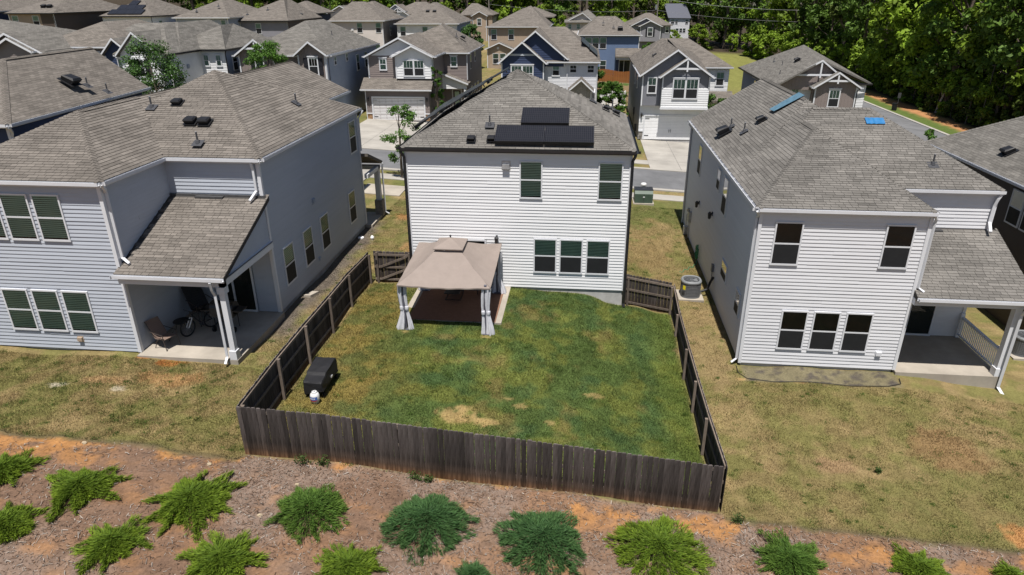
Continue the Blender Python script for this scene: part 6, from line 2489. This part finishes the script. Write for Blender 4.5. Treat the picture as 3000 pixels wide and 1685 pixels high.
def wire(p, q, sag, label, r=.03):
    mb = MB()
    p, q = Vector(p), Vector(q)
    pts = []
    for k in range(25):
        t = k / 24
        c = p.lerp(q, t)
        c.z -= sag * 4 * t * (1 - t)
        pts.append(c)
    mb.tube(pts, r, 4)
    tag(mb.build('power_line', 'wire'), label, 'power line', 'power lines along the wood')


wire((-22, 152, 11.9), (19.2, 150, 10.6), 1.0, 'upper power line crossing the trees left of the pole', .035)
wire((19.2, 150, 10.6), (62, 128, 8.6), 1.2, 'upper power line running right from the pole', .05)
wire((-22, 152, 9.4), (19.2, 150, 7.9), .9, 'lower power line crossing the trees left of the pole')
wire((19.2, 150, 7.9), (62, 128, 6.2), 1.0, 'lower power line running right from the pole')
wire((-75, 150, 12.6), (-22, 152, 11.9), 1.0, 'power line above the far left roofs')

# street lamp, bin, drain at the right
t = thing('street_lamp', 'slim black street lamp standing before the wood at the right', 'street lamp', (50.2, 60, base_z(50.2)))
mb = MB()
mb.tube([(50.2, 60, base_z(50.2) - .3), (50.2, 60, base_z(50.2) + 7.2)], [.09, .06], 10)
mb.build('pole', 'black_metal', t)
mb = MB()
mb.lathe((50.2, 60, base_z(50.2) + 7.2), [(.05, 0), (.30, .05), (.32, .14), (.12, .24), (0, .28)], 14)
mb.build('lamp_head', 'black_metal', t)
t = thing('waste_bin', 'dark waste bin with small sign standing on the far grass verge', 'bin', (44.9, 71.5, base_z(44.9)))
mb = MB()
mb.lathe((44.9, 71.5, base_z(44.9)), [(.30, 0), (.34, .9), (.36, .92), (.36, .98), (0, 1.0)], 14)
mb.build('bin_body', 'black_plastic', t)
mb = MB()
mb.tube([(45.4, 71.9, base_z(45)), (45.4, 71.9, base_z(45) + 2.3)], .04, 6)
mb.box(45.2, 45.6, 71.85, 71.9, base_z(45) + 1.6, base_z(45) + 2.3)
mb.build('sign', 'lead_grey', t)
mb = MB()
mb.box(43.35, 43.95, 49.6, 51.0, base_z(43.6) + .03, base_z(43.6) + .14)
tag(mb.build('storm_drain', 'door_dark'), 'rusty storm drain inlet in the kerb of the side street', 'drain')


# ------------------------------------------------------------------ junipers
def sprigs(P, D, n_each, ln, wd, seed, spread=.5):
    """Needle-clump triangles at points P with directions D: returns verts, faces."""
    r = np.random.default_rng(seed)
    N = len(P) * n_each
    p = np.repeat(P, n_each, 0) + r.normal(0, .018, (N, 3))
    d = np.repeat(D, n_each, 0) + r.normal(0, spread, (N, 3))
    d /= np.linalg.norm(d, axis=1, keepdims=True)
    s = np.cross(d, r.normal(0, 1, (N, 3)))
    s /= np.linalg.norm(s, axis=1, keepdims=True)
    L = (ln * r.uniform(.6, 1.3, N))[:, None]
    W = (wd * r.uniform(.7, 1.3, N))[:, None]
    v = np.empty((N, 4, 3))
    v[:, 0] = p - s * W * .35
    v[:, 1] = p + d * L * .55 - s * W
    v[:, 2] = p + d * L
    v[:, 3] = p + d * L * .5 + s * W
    return v.reshape(-1, 3), np.arange(N * 4).reshape(-1, 4)


def juniper(x, y, diam, label, seed, tone, lobes):
    r = np.random.default_rng(seed)
    R = diam / 2 * (1.16 if lobes < 7 else 1.08)
    t = thing('juniper_shrub', label, 'shrub', (x, y, g1(x, y)), 'junipers planted in the mulch bank')
    o = np.array((x, y, g1(x, y)))
    stems = MB()
    ph = r.uniform(0, 6.28, 8)
    arms = lobes + 5 + int(4 * R)
    ang = np.sort(r.uniform(0, 2 * math.pi, arms) * .35 + np.arange(arms) * 2 * math.pi / arms)
    alen = r.uniform(.78, 1.12, arms)
    dense = lobes >= 7

    def reach(a):
        """Outline radius (0..1) in direction a: ragged arms over a rounded core."""
        da = np.abs((a[:, None] - ang[None, :] + math.pi) % (2 * math.pi) - math.pi)
        wd = (.20 if dense else .13) + 0 * da
        spike = (alen[None, :] * np.exp(-(da / wd) ** 2)).max(1)
        core = (.80 if dense else .58) + .07 * np.sin(3 * a + ph[0]) + .05 * np.sin(7 * a + ph[1])
        return np.maximum(core, spike)
    n = int((2100 if dense else 2500) * R * R)
    a = r.uniform(0, 2 * math.pi, n)
    rc = reach(a)
    q = np.sqrt(r.uniform(.0, 1, n)) * rc
    tilt = .12 * np.sin(a * 9 + ph[2]) + .10 * np.sin(a * 17 + ph[3])
    dome = (.34 if dense else .27) * (.55 + .45 * R)
    hz = dome * (1 - (q / np.maximum(rc, .3)) ** 1.7) + .07 + .06 * np.sin(a * arms + ph[4]) * q + r.normal(0, .022, n)
    px_, py_ = x + R * q * np.cos(a + tilt * q), y + R * q * np.sin(a + tilt * q)
    P = np.stack([px_, py_, gz(px_, py_) + np.maximum(hz, .03)], 1)
    lat = r.normal(0, .26, n) + .25 * np.sin(a * 13 + q * 5 + ph[5])
    D = np.stack([np.cos(a) - lat * np.sin(a), np.sin(a) + lat * np.cos(a), r.uniform(.10, .62, n) * (1 - .4 * q)], 1)
    D /= np.linalg.norm(D, axis=1, keepdims=True)
    P -= D * .09
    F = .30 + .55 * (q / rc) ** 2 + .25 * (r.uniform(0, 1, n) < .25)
    for k in range(arms):
        c_, s_ = math.cos(ang[k]), math.sin(ang[k])
        L = R * alen[k] * .92
        stems.tube([(x + L * u * c_, y + L * u * s_, g1(x + L * u * c_, y + L * u * s_) + .05 + dome * .5 * (1 - u)) for u in (0, .35, .7, 1.0)], [.012, .010, .007, .003], 4)
    P, D, F = np.array(P), np.array(D), np.array(F)
    ne = 4
    v, f = sprigs(P, D, ne, .155, .0085, seed + 5, .20)
    base, tip = np.array(tone[0]), np.array(tone[1])
    streak = .5 + .5 * np.sin(a * 23 + q * 6 + ph[6]) * np.sin(a * 11 + ph[7])
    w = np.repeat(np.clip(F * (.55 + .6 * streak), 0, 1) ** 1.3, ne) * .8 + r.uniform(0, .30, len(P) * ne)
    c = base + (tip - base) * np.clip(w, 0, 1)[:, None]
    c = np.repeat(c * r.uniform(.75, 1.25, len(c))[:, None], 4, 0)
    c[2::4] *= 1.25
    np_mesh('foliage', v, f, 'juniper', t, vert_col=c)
    stems.build('branches', 'stem_dark', t)


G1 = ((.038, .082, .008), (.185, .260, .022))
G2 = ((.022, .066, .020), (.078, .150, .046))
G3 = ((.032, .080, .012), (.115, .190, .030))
JUN = [(-12.71, -14.53, 1.7, 'spreading green juniper cut by the left edge, upper row', G1, 4), (-10.22, -14.88, 2.04, 'spreading green juniper with ragged arms, second from left in the upper row', G1, 4),
       (-7.19, -14.79, 2.37, 'wide star-shaped juniper below the left fence corner', G1, 5), (-11.08, -16.42, 1.7, 'juniper cut by the left edge, lower row', G1, 4), (-8.19, -16.55, 1.65, 'small ragged yellow-green juniper, second from left in the lower row', G1, 5),
       (-5.45, -16.6, 1.9, 'bright green juniper at the bottom edge, third from left in the lower row', G1, 6), (-4.05, -14.6, 1.95, 'rounded mid-green juniper below the left part of the front fence', G3, 7), (-.95, -14.49, 2.4, 'large dense blue-green juniper below the middle of the front fence', G2, 8),
       (-2.43, -16.3, 1.7, 'bright yellow-green juniper at the bottom edge between two larger ones', G1, 5), (2.09, -14.65, 2.4, 'large blue-green juniper right of the middle of the mulch bank', G2, 7), (5.06, -14.4, 2.5, 'large bright green juniper below the right end of the front fence', G1, 9),
       (8.44, -14.2, 1.9, 'dark green juniper cut by the bottom edge, right of the fence corner', G3, 5), (11.73, -14.0, 1.7, 'yellow-green juniper cut by the bottom edge, far right', G1, 5), (.54, -16.05, .9, 'small juniper tip peeking in at the bottom middle', G2, 5),
       (14.04, -13.8, .9, 'tiny juniper tip at the bottom right corner', G1, 5)]
for i, (jx, jy, dm, lb, tone, lo) in enumerate(JUN):
    juniper(jx, jy, dm, lb, 100 + i, tone, lo)


# small weeds at the fence foot
WEEDS = [(-5.0, -12.75, .32, 'tall thin weed against the fence, left of centre'), (-4.4, -12.7, .28, 'dark weed against the fence beside the taller one'), (-1.7, -12.72, .26, 'green weed clump against the middle of the fence'),
         (-1.3, -12.72, .20, 'low weed just right of the middle fence weed'), (7.4, -12.85, .22, 'weed at the foot of the right fence corner'), (12.2, -10.0, .14, 'small dark weed alone in the right-hand lawn')]
for i, (wx, wy, h, lb) in enumerate(WEEDS):
    r = np.random.default_rng(300 + i)
    n = 60
    P = np.array((wx, wy, g1(wx, wy))) + np.stack([r.normal(0, h * .35, n), r.normal(0, h * .2, n), r.uniform(0.02, h, n)], 1)
    D = np.stack([r.normal(0, .6, n), r.normal(0, .6, n), r.uniform(.2, 1, n)], 1)
    v, f = sprigs(P, D, 3, .07, .016, 310 + i, .5)
    c = np.repeat(np.array((.06, .095, .025)) * r.uniform(.6, 1.4, (len(f), 1)), 4, 0)
    tag(np_mesh('weed', v, f, 'juniper', vert_col=c), lb, 'weed', 'weeds along the fence')


# ------------------------------------------------------------------ grass blades and wood chips
def blades(name, label, N, region, hgt, wid, seed, mask, bright=1.15, tufts=0):
    r = np.random.default_rng(seed)
    x = r.uniform(region[0], region[1], N)
    y = r.uniform(region[2], region[3], N)
    nt_ = 0
    if tufts:
        tx_, ty_ = r.uniform(region[0], region[1], tufts), r.uniform(region[2], region[3], tufts)
        tr_ = r.uniform(.03, .13, tufts)
        tid = np.repeat(np.arange(tufts), 70)
        x = np.concatenate([x, tx_[tid] + r.normal(0, 1, len(tid)) * tr_[tid] * 1.3])
        y = np.concatenate([y, ty_[tid] + r.normal(0, 1, len(tid)) * tr_[tid]])
        nt_ = len(tid)
    k = mask(x, y, r)
    tuft = (np.arange(len(x)) >= len(x) - nt_)[k]
    x, y = x[k], y[k]
    n = len(x)
    z = gz(x, y)
    a = r.uniform(0, 6.28, n)
    clump = .6 + .8 * fbm(x * 3, y * 3, seed)
    L = hgt * r.uniform(.5, 1.3, n) * clump
    tx, ty = r.normal(0, .5, n), r.normal(0, .5, n)
    v = np.empty((n, 3, 3))
    dx, dy = np.cos(a) * wid, np.sin(a) * wid
    v[:, 0] = np.stack([x - dx, y - dy, z - .005], 1)
    v[:, 1] = np.stack([x + dx, y + dy, z - .005], 1)
    v[:, 2] = np.stack([x + tx * L, y + ty * L, z + L], 1)
    L = np.where(tuft, L * 1.5, L)
    patch = .62 + .76 * fbm(x * 5.5, y * 5.5, seed + 3, 3)
    c = ground_colour(x, y) * bright * r.uniform(.45, 1.6, (n, 1)) * patch[:, None]
    c[tuft] = np.array((.075, .125, .026)) * r.uniform(.6, 1.4, (int(tuft.sum()), 1))
    c = np.repeat(c[:, None, :], 3, 1)
    c[:, 2] *= 1.25
    o = np_mesh(name, v.reshape(-1, 3), np.arange(n * 3).reshape(-1, 3), 'grass_blade', vert_col=c.reshape(-1, 3))
    o['label'] = label
    o['category'] = 'grass'
    return stuff(o)


def not_bare(x, y, r):
    k = np.ones(len(x), bool)
    for (bx, by, rx, ry) in BARE:
        d = ((x - bx) / rx) ** 2 + ((y - by) / ry) ** 2
        k &= (d + (fbm(x * 3.1 + 7, y * 3.1, 83, 5) - .5) * 4.2 > .9) | (r.uniform(0, 1, len(x)) < .3)
    k &= ~((x > -4.5) & (x < -.25) & (y > -3.76))
    return k


blades('lawn_grass', 'green lawn grass inside the wooden fence', 230000, (-6.78, 6.92, -12.45, -.02), .062, .010, 21, not_bare, tufts=160)
blades('dry_grass', 'dry brownish grass of the left-hand back lawn', 110000, (-19, -6.9, -12.9, -8.45), .045, .009, 22, lambda x, y, r: y > -12.78 + (fbm(x * .8, x * 0 + 3, 5) - .5) * .35, tufts=260)
blades('dry_grass', 'dry olive grass of the right-hand back lawn', 120000, (7.05, 21, -12.9, -5.25), .045, .009, 23, lambda x, y, r: (y > -12.78 + (fbm(x * .8, x * 0 + 3, 5) - .5) * .35), tufts=200)
blades('dry_grass', 'dry grass strip between the white house and the left-hand wall', 60000, (-8.95, -4.9, -8.4, 14), .045, .010, 24, lambda x, y, r: (x < -6.92) | (y > .25), tufts=120)
blades('dry_grass', 'dry grass strip between the white house and the right-hand wall', 60000, (4.85, 9.05, -5.2, 16), .045, .010, 25, lambda x, y, r: (x > 7.07) | (y > .25), tufts=90)


def chips():
    r = np.random.default_rng(61)
    N = 80000
    x, y = r.uniform(-19, 20, N), r.uniform(-19.5, -12.5, N)
    dens = fbm(x * .35, y * .35, 1)
    k = (y < -12.85 + (fbm(x * .8, x * 0 + 3, 5) - .5) * .35 + .3 * sm(-7.0, -6.75, x) * (1 - sm(6.95, 7.15, x))) & (r.uniform(0, 1, N) < .25 + 1.3 * (dens - .25))
    clay = fbm(x * 1.0 + 13, y * 1.6, 41)
    k &= (clay < .6) | (r.uniform(0, 1, N) < .3)
    x, y = x[k], y[k]
    n = len(x)
    z = gz(x, y)
    a, tl = r.uniform(0, 6.28, n), r.normal(0, .25, n)
    L, W = r.gamma(2.0, .014, n) + .010, r.uniform(.003, .009, n)
    d = np.stack([np.cos(a) * np.cos(tl), np.sin(a) * np.cos(tl), np.sin(tl)], 1) * L[:, None]
    s = np.stack([-np.sin(a), np.cos(a), r.normal(0, .35, n)], 1) * W[:, None]
    c0 = np.stack([x, y, z + .022 + r.uniform(0, .015, n)], 1)
    v = np.stack([c0 - d - s, c0 + d - s, c0 + d + s, c0 - d + s], 1)
    pal = np.array(((.20, .13, .09), (.30, .25, .21), (.40, .36, .32), (.13, .08, .055), (.26, .16, .10), (.42, .37, .32)))
    c = pal[r.choice(6, n, p=(.28, .22, .12, .2, .14, .04))] * r.uniform(.55, .95, (n, 1))
    o = np_mesh('mulch_chips', v.reshape(-1, 3), np.arange(n * 4).reshape(-1, 4), 'wood_chip', vert_col=np.repeat(c, 4, 0))
    o['label'] = 'brown and grey wood chip mulch on the bank'
    o['category'] = 'mulch'
    stuff(o)


chips()


# ------------------------------------------------------------------ trees
def leaf_cloud(clumps, per, size, seed, flat=.5):
    """Leaf quads around clump centres (x, y, z, r): verts, faces, shade per face."""
    r = np.random.default_rng(seed)
    C = np.array(clumps)
    idx = np.repeat(np.arange(len(C)), per)
    n = len(idx)
    d = r.normal(0, 1, (n, 3))
    d /= np.linalg.norm(d, axis=1, keepdims=True)
    rad = C[idx, 3] * r.uniform(.45, 1.05, n)
    p = C[idx, :3] + d * rad[:, None] * np.array((1, 1, .72))
    nrm = d * .6 + r.normal(0, .55, (n, 3)) + np.array((0, 0, flat))
    nrm /= np.linalg.norm(nrm, axis=1, keepdims=True)
    u = np.cross(nrm, r.normal(0, 1, (n, 3)))
    u /= np.linalg.norm(u, axis=1, keepdims=True)
    w = np.cross(nrm, u)
    s = (size * r.uniform(.6, 1.35, n))[:, None]
    v = np.stack([p - u * s, p - w * s * .55, p + u * s, p + w * s * .55], 1)
    sh = r.uniform(.65, 1.35, n) * np.repeat(r.uniform(.8, 1.2, len(C)), per)
    return v.reshape(-1, 3), np.arange(n * 4).reshape(-1, 4), sh


def make_tree(name, label, cat, group, h, cr, seed, nclump, per, leaf, mat, bark='bark', kind='round', base=.32, trunk_r=None, loc=(0, 0, 0)):
    r = random.Random(seed)
    t = thing(name, label, cat, loc, group)
    o = Vector(loc)
    tr = trunk_r or h * .016
    mb = MB()
    lean = Vector((r.uniform(-.03, .03) * h, r.uniform(-.03, .03) * h, 0))
    axis_pts = [o + Vector((0, 0, -.3)), o + lean * .3 + Vector((0, 0, h * .3)), o + lean * .7 + Vector((0, 0, h * .65)), o + lean + Vector((0, 0, h * .97))]
    mb.tube(axis_pts, [tr * 1.25, tr, tr * .65, tr * .15], 8)
    cl = []
    for k in range(nclump):
        u = r.random() if kind != 'column' else (k + .5) / nclump
        zf = base + (1 - base) * (u ** (.8 if kind == 'round' else 1.0))
        if kind == 'pine':
            rad = cr * (1 - (zf - base) / (1 - base)) ** .8 + .08 * cr
        elif kind == 'column':
            rad = cr * (.55 + .45 * math.sin(math.pi * min(1, (zf - base) / (1 - base) * .85 + .12)))
        else:
            rad = cr * math.sqrt(max(.05, 1 - ((zf - (base + 1) / 2) / ((1 - base) / 2)) ** 2 * .92))
        a = r.uniform(0, 6.28)
        q = rad * (math.sqrt(r.random()) * .55 + .42)
        c = o + lean * zf + Vector((q * math.cos(a), q * math.sin(a), h * zf * .97 + r.uniform(-.03, .03) * h))
        cl.append((c.x, c.y, c.z, cr * r.uniform(.20, .36) if kind != 'pine' else cr * r.uniform(.16, .28)))
        if k % 3 == 0:
            s = axis_pts[1].lerp(axis_pts[3], max(0, min(1, (zf - .42))))
            mb.tube([s, s.lerp(c, .55) + Vector((0, 0, -.02 * h)), c], [tr * .38, tr * .22, tr * .08], 5, cap=False)
    mb.build('trunk', bark, t)
    v, f, sh = leaf_cloud(cl, per, leaf, seed + 1)
    np_mesh('crown', v, f, mat, t, face_attr=sh)
    return t


def place(proto, x, y, s, rz, label=None, sz=None):
    c = copy_tree(proto)
    c.location = (x, y, float(gz(np.array([x]), np.array([y]))[0]) - .1)
    c.scale = (s, s, sz or s)
    c.rotation_euler = (0, 0, rz)
    if label:
        c['label'] = label
    return c


FG = 'trees of the wood behind the houses'
PROTO = [
    make_tree('broadleaf_tree', 'tall bright green broadleaf tree in the wood', 'tree', FG, 20, 5.2, 401, 58, 90, .36, 'leaf_forest', base=.16),
    make_tree('broadleaf_tree', 'tall bright green broadleaf tree in the wood', 'tree', FG, 18, 4.6, 402, 50, 90, .34, 'leaf_forest', base=.12),
    make_tree('broadleaf_tree', 'tall dark green broadleaf tree in the wood', 'tree', FG, 21, 4.8, 403, 54, 90, .36, 'leaf_forest_dark', base=.20),
    make_tree('pine_tree', 'tall dark pine with bare lower trunk in the wood', 'tree', FG, 24, 3.4, 404, 44, 90, .32, 'leaf_pine', base=.45, kind='pine'),
    make_tree('broadleaf_tree', 'tall dark green broadleaf tree in the wood', 'tree', FG, 16, 4.2, 405, 46, 90, .32, 'leaf_forest_dark', base=.08),
]
UG = 'low bushy trees along the edge of the wood'
UNDER = [
    make_tree('understory_tree', 'low bright green bushy tree at the wood edge', 'tree', UG, 7, 2.6, 411, 34, 90, .24, 'leaf_forest', base=.05),
    make_tree('understory_tree', 'low bright green bushy tree at the wood edge', 'tree', UG, 5.5, 2.2, 412, 30, 90, .22, 'leaf_forest', base=.03),
]
YP = make_tree('young_pine', 'olive young pine on the clay strip before the wood', 'tree', 'young pines along the side street', 4.6, 1.7, 413, 34, 110, .16, 'leaf_pine', base=.06, kind='pine')
rt = random.Random(77)
used = [False] * 5
spots = []


def forest_spot(x, y, tall=1.0):
    spots.append((x, y, tall))


# wood edge running away along the right, then across the back
for row in range(5):
    y = 34.0
    while y < 150:
        forest_spot(53.5 + row * 5.5 + rt.uniform(-1.6, 1.6) + max(0, (y - 110)) * -.18, y + rt.uniform(-1.5, 1.5))
        y += 6.2 + row * .9
for row in range(3):
    x = -120
    while x < 52:
        if not (22 < x < 33 and row < 2):
            forest_spot(x + rt.uniform(-1.5, 1.5), 166 + row * 9 + rt.uniform(-2, 2) + (14 if 10 < x < 40 else 0))
        x += 6.4
for k in range(28):
    forest_spot(rt.uniform(84, 130), rt.uniform(45, 160))
for i, (x, y, tall) in enumerate(spots):
    k = rt.choice((0, 0, 1, 1, 2, 3, 4))
    s = rt.uniform(.8, 1.15)
    if not used[k]:
        used[k] = True
        o = PROTO[k]
        o.location = (x, y, g1(x, y) - .1)
    else:
        place(PROTO[k], x, y, s, rt.uniform(0, 6.28), sz=s * rt.uniform(.9, 1.15))
us = []
y = 60
while y < 150:
    us.append((51.3 + rt.uniform(-.8, 1.2) + max(0, y - 105) * -.2, y))
    y += 3.4
for x in range(-100, 46, 5):
    us.append((x + rt.uniform(-1.5, 1.5), 159 + rt.uniform(-2, 2)))
for i, (x, y) in enumerate(us):
    p = UNDER[i % 2]
    if i < 2:
        p.location = (x, y, g1(x, y) - .1)
    else:
        place(p, x, y, rt.uniform(.7, 1.25), rt.uniform(0, 6.28))
for i, (x, y, s) in enumerate(((50.4, 63.5, 1.0), (50.9, 68.5, .85), (51.2, 59.0, 1.0), (51.8, 55.5, 1.1), (52.4, 65.8, 1.15), (53, 52, 1.1), (50.2, 73, .7))):
    if i == 0:
        YP.location = (x, y, g1(x, y) - .1)
    else:
        place(YP, x, y, s, i * 1.3)
# bare trunks leaning at the wood edge
for (x, y, h, dx, lb) in ((50.6, 72, 3.6, .5, 'pale bare trunk at the wood edge beside the waste bin'), (52.6, 74, 10, 3.0, 'long pale trunk leaning right at the wood edge'), (53, 86, 15, 2.2, 'tall bare pale trunk rising in the wood behind the taupe house'),
                          (53.5, 64, 9, 1.8, 'bare brown trunk leaning right near the street lamp'), (52, 108, 17, 1.2, 'tall thin bare trunk at the far corner of the wood'), (54, 80, 16, 4.5, 'long thin trunk leaning strongly right in the wood')):
    t = thing('bare_trunk', lb, 'dead tree', (x, y, g1(x, y)), 'bare trunks at the wood edge')
    z = g1(x, y)
    mb = MB()
    mb.tube([(x, y, z - .3), (x + dx * .3, y - .3, z + h * .4), (x + dx, y - .6, z + h)], [.20, .16, .06], 8)
    mb.build('trunk', 'bark_pale', t)
    mb = MB()
    for k in range(4):
        u = .5 + .12 * k
        p = Vector((x + dx * u * u, y - .5 * u, z + h * u))
        mb.tube([p, p + Vector((rt.uniform(-1.4, 1.4), rt.uniform(-.5, .5), rt.uniform(.4, 1.2)))], [.05, .015], 5)
    mb.build('branches', 'bark_pale', t)

SG = 'young trees along the street'


def street_tree(label, x, y, h, cr, seed, nc=26, per=150, leaf=.07, mat='leaf_street', base=.18, kind='round'):
    z = g1(x, y)
    return make_tree('street_tree', label, 'tree', SG, h, cr, seed, nc, per, leaf, mat, base=base, kind=kind, trunk_r=.05 + h * .006, loc=(x, y, z))


street_tree('slender young tree with thin bare top left of the white house', -10.1, 18.5, 5.2, 1.25, 501, 25, 170, 0.068)
street_tree('narrow light green tree beside the taupe house garage', -11.9, 40.2, 5.6, .75, 502, 25, 170, 0.081, kind='column')
street_tree('dense dark green tree in front of the white front gable', -31.9, 25.5, 7.7, 2.2, 503, 110, 150, .085, 'leaf_dark_street', base=.03)
street_tree('small leafy tree between the two taupe gables', -25.0, 31.5, 7.6, 1.9, 504, 45, 170, 0.087, base=.25)
street_tree('young green tree left of the white vinyl fence', 3.7, 55.5, 5.0, 1.3, 505, 32, 170, 0.099, base=.1)
street_tree('reddish-tipped bushy tree before the white vinyl fence', 5.9, 53.0, 3.6, 1.5, 506, 35, 170, 0.099, base=.05)
street_tree('green tree with reddish tips right of the tall grey house', 15.2, 40.0, 4.6, 1.4, 507, 37, 170, 0.093, base=.08)
street_tree('loose young tree by the street at the far right', 30.5, 30.0, 4.2, 1.1, 508, 27, 170, 0.087, base=.1)
street_tree('rounded dark tree between the white and tan back houses', -16.6, 90.0, 6.8, 1.9, 509, 80, 140, .13, 'leaf_dark_street', base=.02)
street_tree('small green tree right of the blue back house', 12.9, 92.0, 5.6, 1.5, 510, 37, 170, 0.124, base=.06)
street_tree('clipped conical evergreen at the wood edge behind the tan house', -1.6, 128.0, 5.2, .9, 511, 32, 170, 0.124, base=.02, kind='column')
street_tree('low yellow and red shrub at the corner of the tall grey house', 7.0, 50.5, 1.3, .7, 512, 17, 170, 0.074, base=.02)
